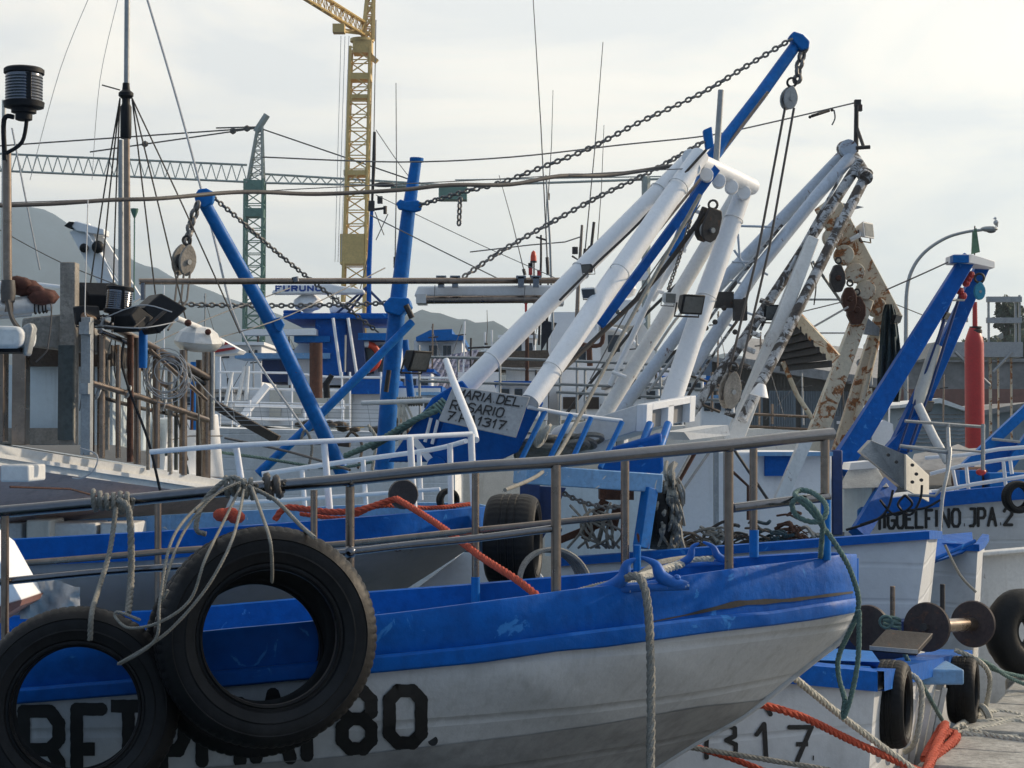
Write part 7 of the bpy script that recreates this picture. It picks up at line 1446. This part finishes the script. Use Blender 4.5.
for i, pts in enumerate(([(955, 730, 9.6), (975, 716, 10), (1000, 712, 10.3), (1040, 722, 10)], [(955, 735, 9.5), (985, 728, 9.7), (1015, 722, 9.9), (1040, 730, 9.7)], [(958, 726, 9.7), (985, 735, 9.5), (1030, 742, 9.3)], [(960, 722, 9.9), (990, 722, 9.9), (1040, 716, 10.2)], [(962, 734, 9.5), (1000, 738, 9.5), (1040, 735, 9.6)])):
    single('mooring_rope', MB().rope(smooth(PP(pts), 6), .022), M['rope_w'], ['uppermost pale rope bundled on the quay edge', 'second pale rope of the quay bundle, crossing the middle', 'lowest pale rope of the bundle on the quay stones', 'pale rope nearly straight behind the quay bundle', 'pale rope flat along the front of the quay bundle'][i], 'rope', 'pale ropes on the quay')
mb = MB(); [mb.torus(P(983+i, 716, 10.0), .06, .016, (.9, .2, .3), 14, 6) for i in range(3)]; single('rope_knot', mb, M['rope_w'], 'whipping knot holding the pale quay ropes together', 'knot')
for i, pts in enumerate(([(960, 655, 10.3), (985, 662, 10.6), (1010, 678, 10.9), (1040, 690, 11)], [(962, 652, 10.4), (995, 670, 10.8), (1040, 680, 11.2)])): single('mooring_rope', MB().rope(smooth(PP(pts), 6), .014), M['rope_g'], ['pale green line stretched over the far quay tyre', 'second green line behind it running to the right edge'][i], 'rope')
single('tyre_rope', MB().rope(smooth(PP([(905, 672, 8.7), (918, 680, 8.6), (922, 700, 8.6), (916, 740, 8.6), (905, 752, 8.7)]), 6), .016), M['rope_w'], 'pale rope hanging behind the tyre at the white boat corner', 'rope')
single('tyre_rope', MB().rope(smooth(PP([(955, 650, 9.9), (980, 662, 9.9), (990, 680, 10.0), (984, 715, 10.1)]), 6), .016), M['rope_w'], 'pale rope over the farther quay tyre', 'rope')
single('cord', line([(945, 545, 11.2), (960, 575, 11.1), (976, 592, 11.1)], 2.6, 4), M['rope'], 'thin cord slanting down the second white hull', 'rope')
# ---- foreground tyres
place_tyre('largest tyre, hung high from the rail over the black lettering', P(266, 636, 5.05), .306, .19, 16, -4)
place_tyre('big tyre at the lower left over the first letters', P(77, 708, 5.05), .282, .17, 10, -6)
place_tyre('dark lower tyre hidden behind the largest hanging tyre', P(254, 648, 5.24), .312, .12, 8, 0)
# ropes for tyres
def kn(lab, c, r_, q, nturn, m='rope', axis=(1, .1, -.08)):
    mb = MB(); ax = Vector(axis).normalized()
    pts = []; u = ax.orthogonal().normalized(); w_ = ax.cross(u)
    for i in range(nturn*16+1):
        a = 2*math.pi*i/16; pts.append(Vector(c)+ax*(i/16/nturn-.5)*nturn*q*2.3+(u*math.cos(a)+w_*math.sin(a))*(r_+q*.6*math.sin(i*.7)))
    return single('rope_knot', mb.rope(pts, q), M[m], lab, 'knot', 'knots on the near rail', smooth_ang=60)
kn('thick braided knot wound round the rail above the lower left tyre', P(112, 502, 5.3), .024, .0085, 6)
kn('bunched knot on the rail above the largest tyre', P(240, 488, 5.32), .024, .008, 5)
kn('dark knob of rope right beside the bunched knot', P(274, 487, 5.33), .026, .012, 2, 'cable')
for i, (pts, q) in enumerate((
 ([(118, 500, 5.26), (128, 508, 5.24), (131, 540, 5.22), (131, 580, 5.2), (128, 614, 5.1)], .0115), ([(116, 508, 5.26), (110, 550, 5.2), (100, 585, 5.1), (92, 612, 4.93), (90, 640, 4.93)], .0085),
 ([(240, 482, 5.26), (215, 495, 5.2), (185, 530, 5.1), (168, 572, 4.88), (162, 600, 4.84), (168, 590, 4.82)], .0048), ([(240, 488, 5.26), (222, 525, 5.1), (205, 560, 4.82), (190, 600, 4.8), (160, 622, 4.8), (130, 628, 4.85), (116, 618, 4.88), (118, 612, 4.88), (140, 620, 4.85)], .0048),
 ([(244, 490, 5.26), (238, 520, 5.0), (228, 550, 4.84), (205, 590, 4.8), (175, 625, 4.8), (150, 645, 4.82), (118, 664, 4.9)], .005), ([(236, 484, 5.28), (200, 505, 5.2), (172, 540, 4.95), (160, 600, 4.82), (155, 640, 4.8), (120, 664, 4.9)], .005),
 ([(252, 488, 5.26), (262, 515, 5.02), (270, 540, 4.84), (272, 565, 4.88), (272, 582, 4.96)], .0055), ([(248, 486, 5.27), (275, 500, 5.25), (300, 525, 5.1), (315, 538, 4.95)], .007), ([(246, 484, 5.27), (230, 478, 5.3), (205, 500, 5.28), (196, 528, 5.25), (206, 534, 5.25)], .009))):
    labs = ['thick rope dropping straight from the left rail knot', 'rope from the left knot to the lower left tyre', 'short grey loop on the left shoulder of the largest tyre', 'grey line looping out between the two big tyres', 'grey line running slantwise across to the lower tyre', 'outer grey line bowing around the largest tyre', 'strand hanging into the hole of the largest tyre', 'strand over the right shoulder of the largest tyre', 'frayed rope end curling left of the bunched knot']
    single('fender_rope', MB().rope(smooth(PP(pts), 7), q), M['rope'], labs[i], 'rope', 'ropes holding the big tyres', smooth_ang=60)
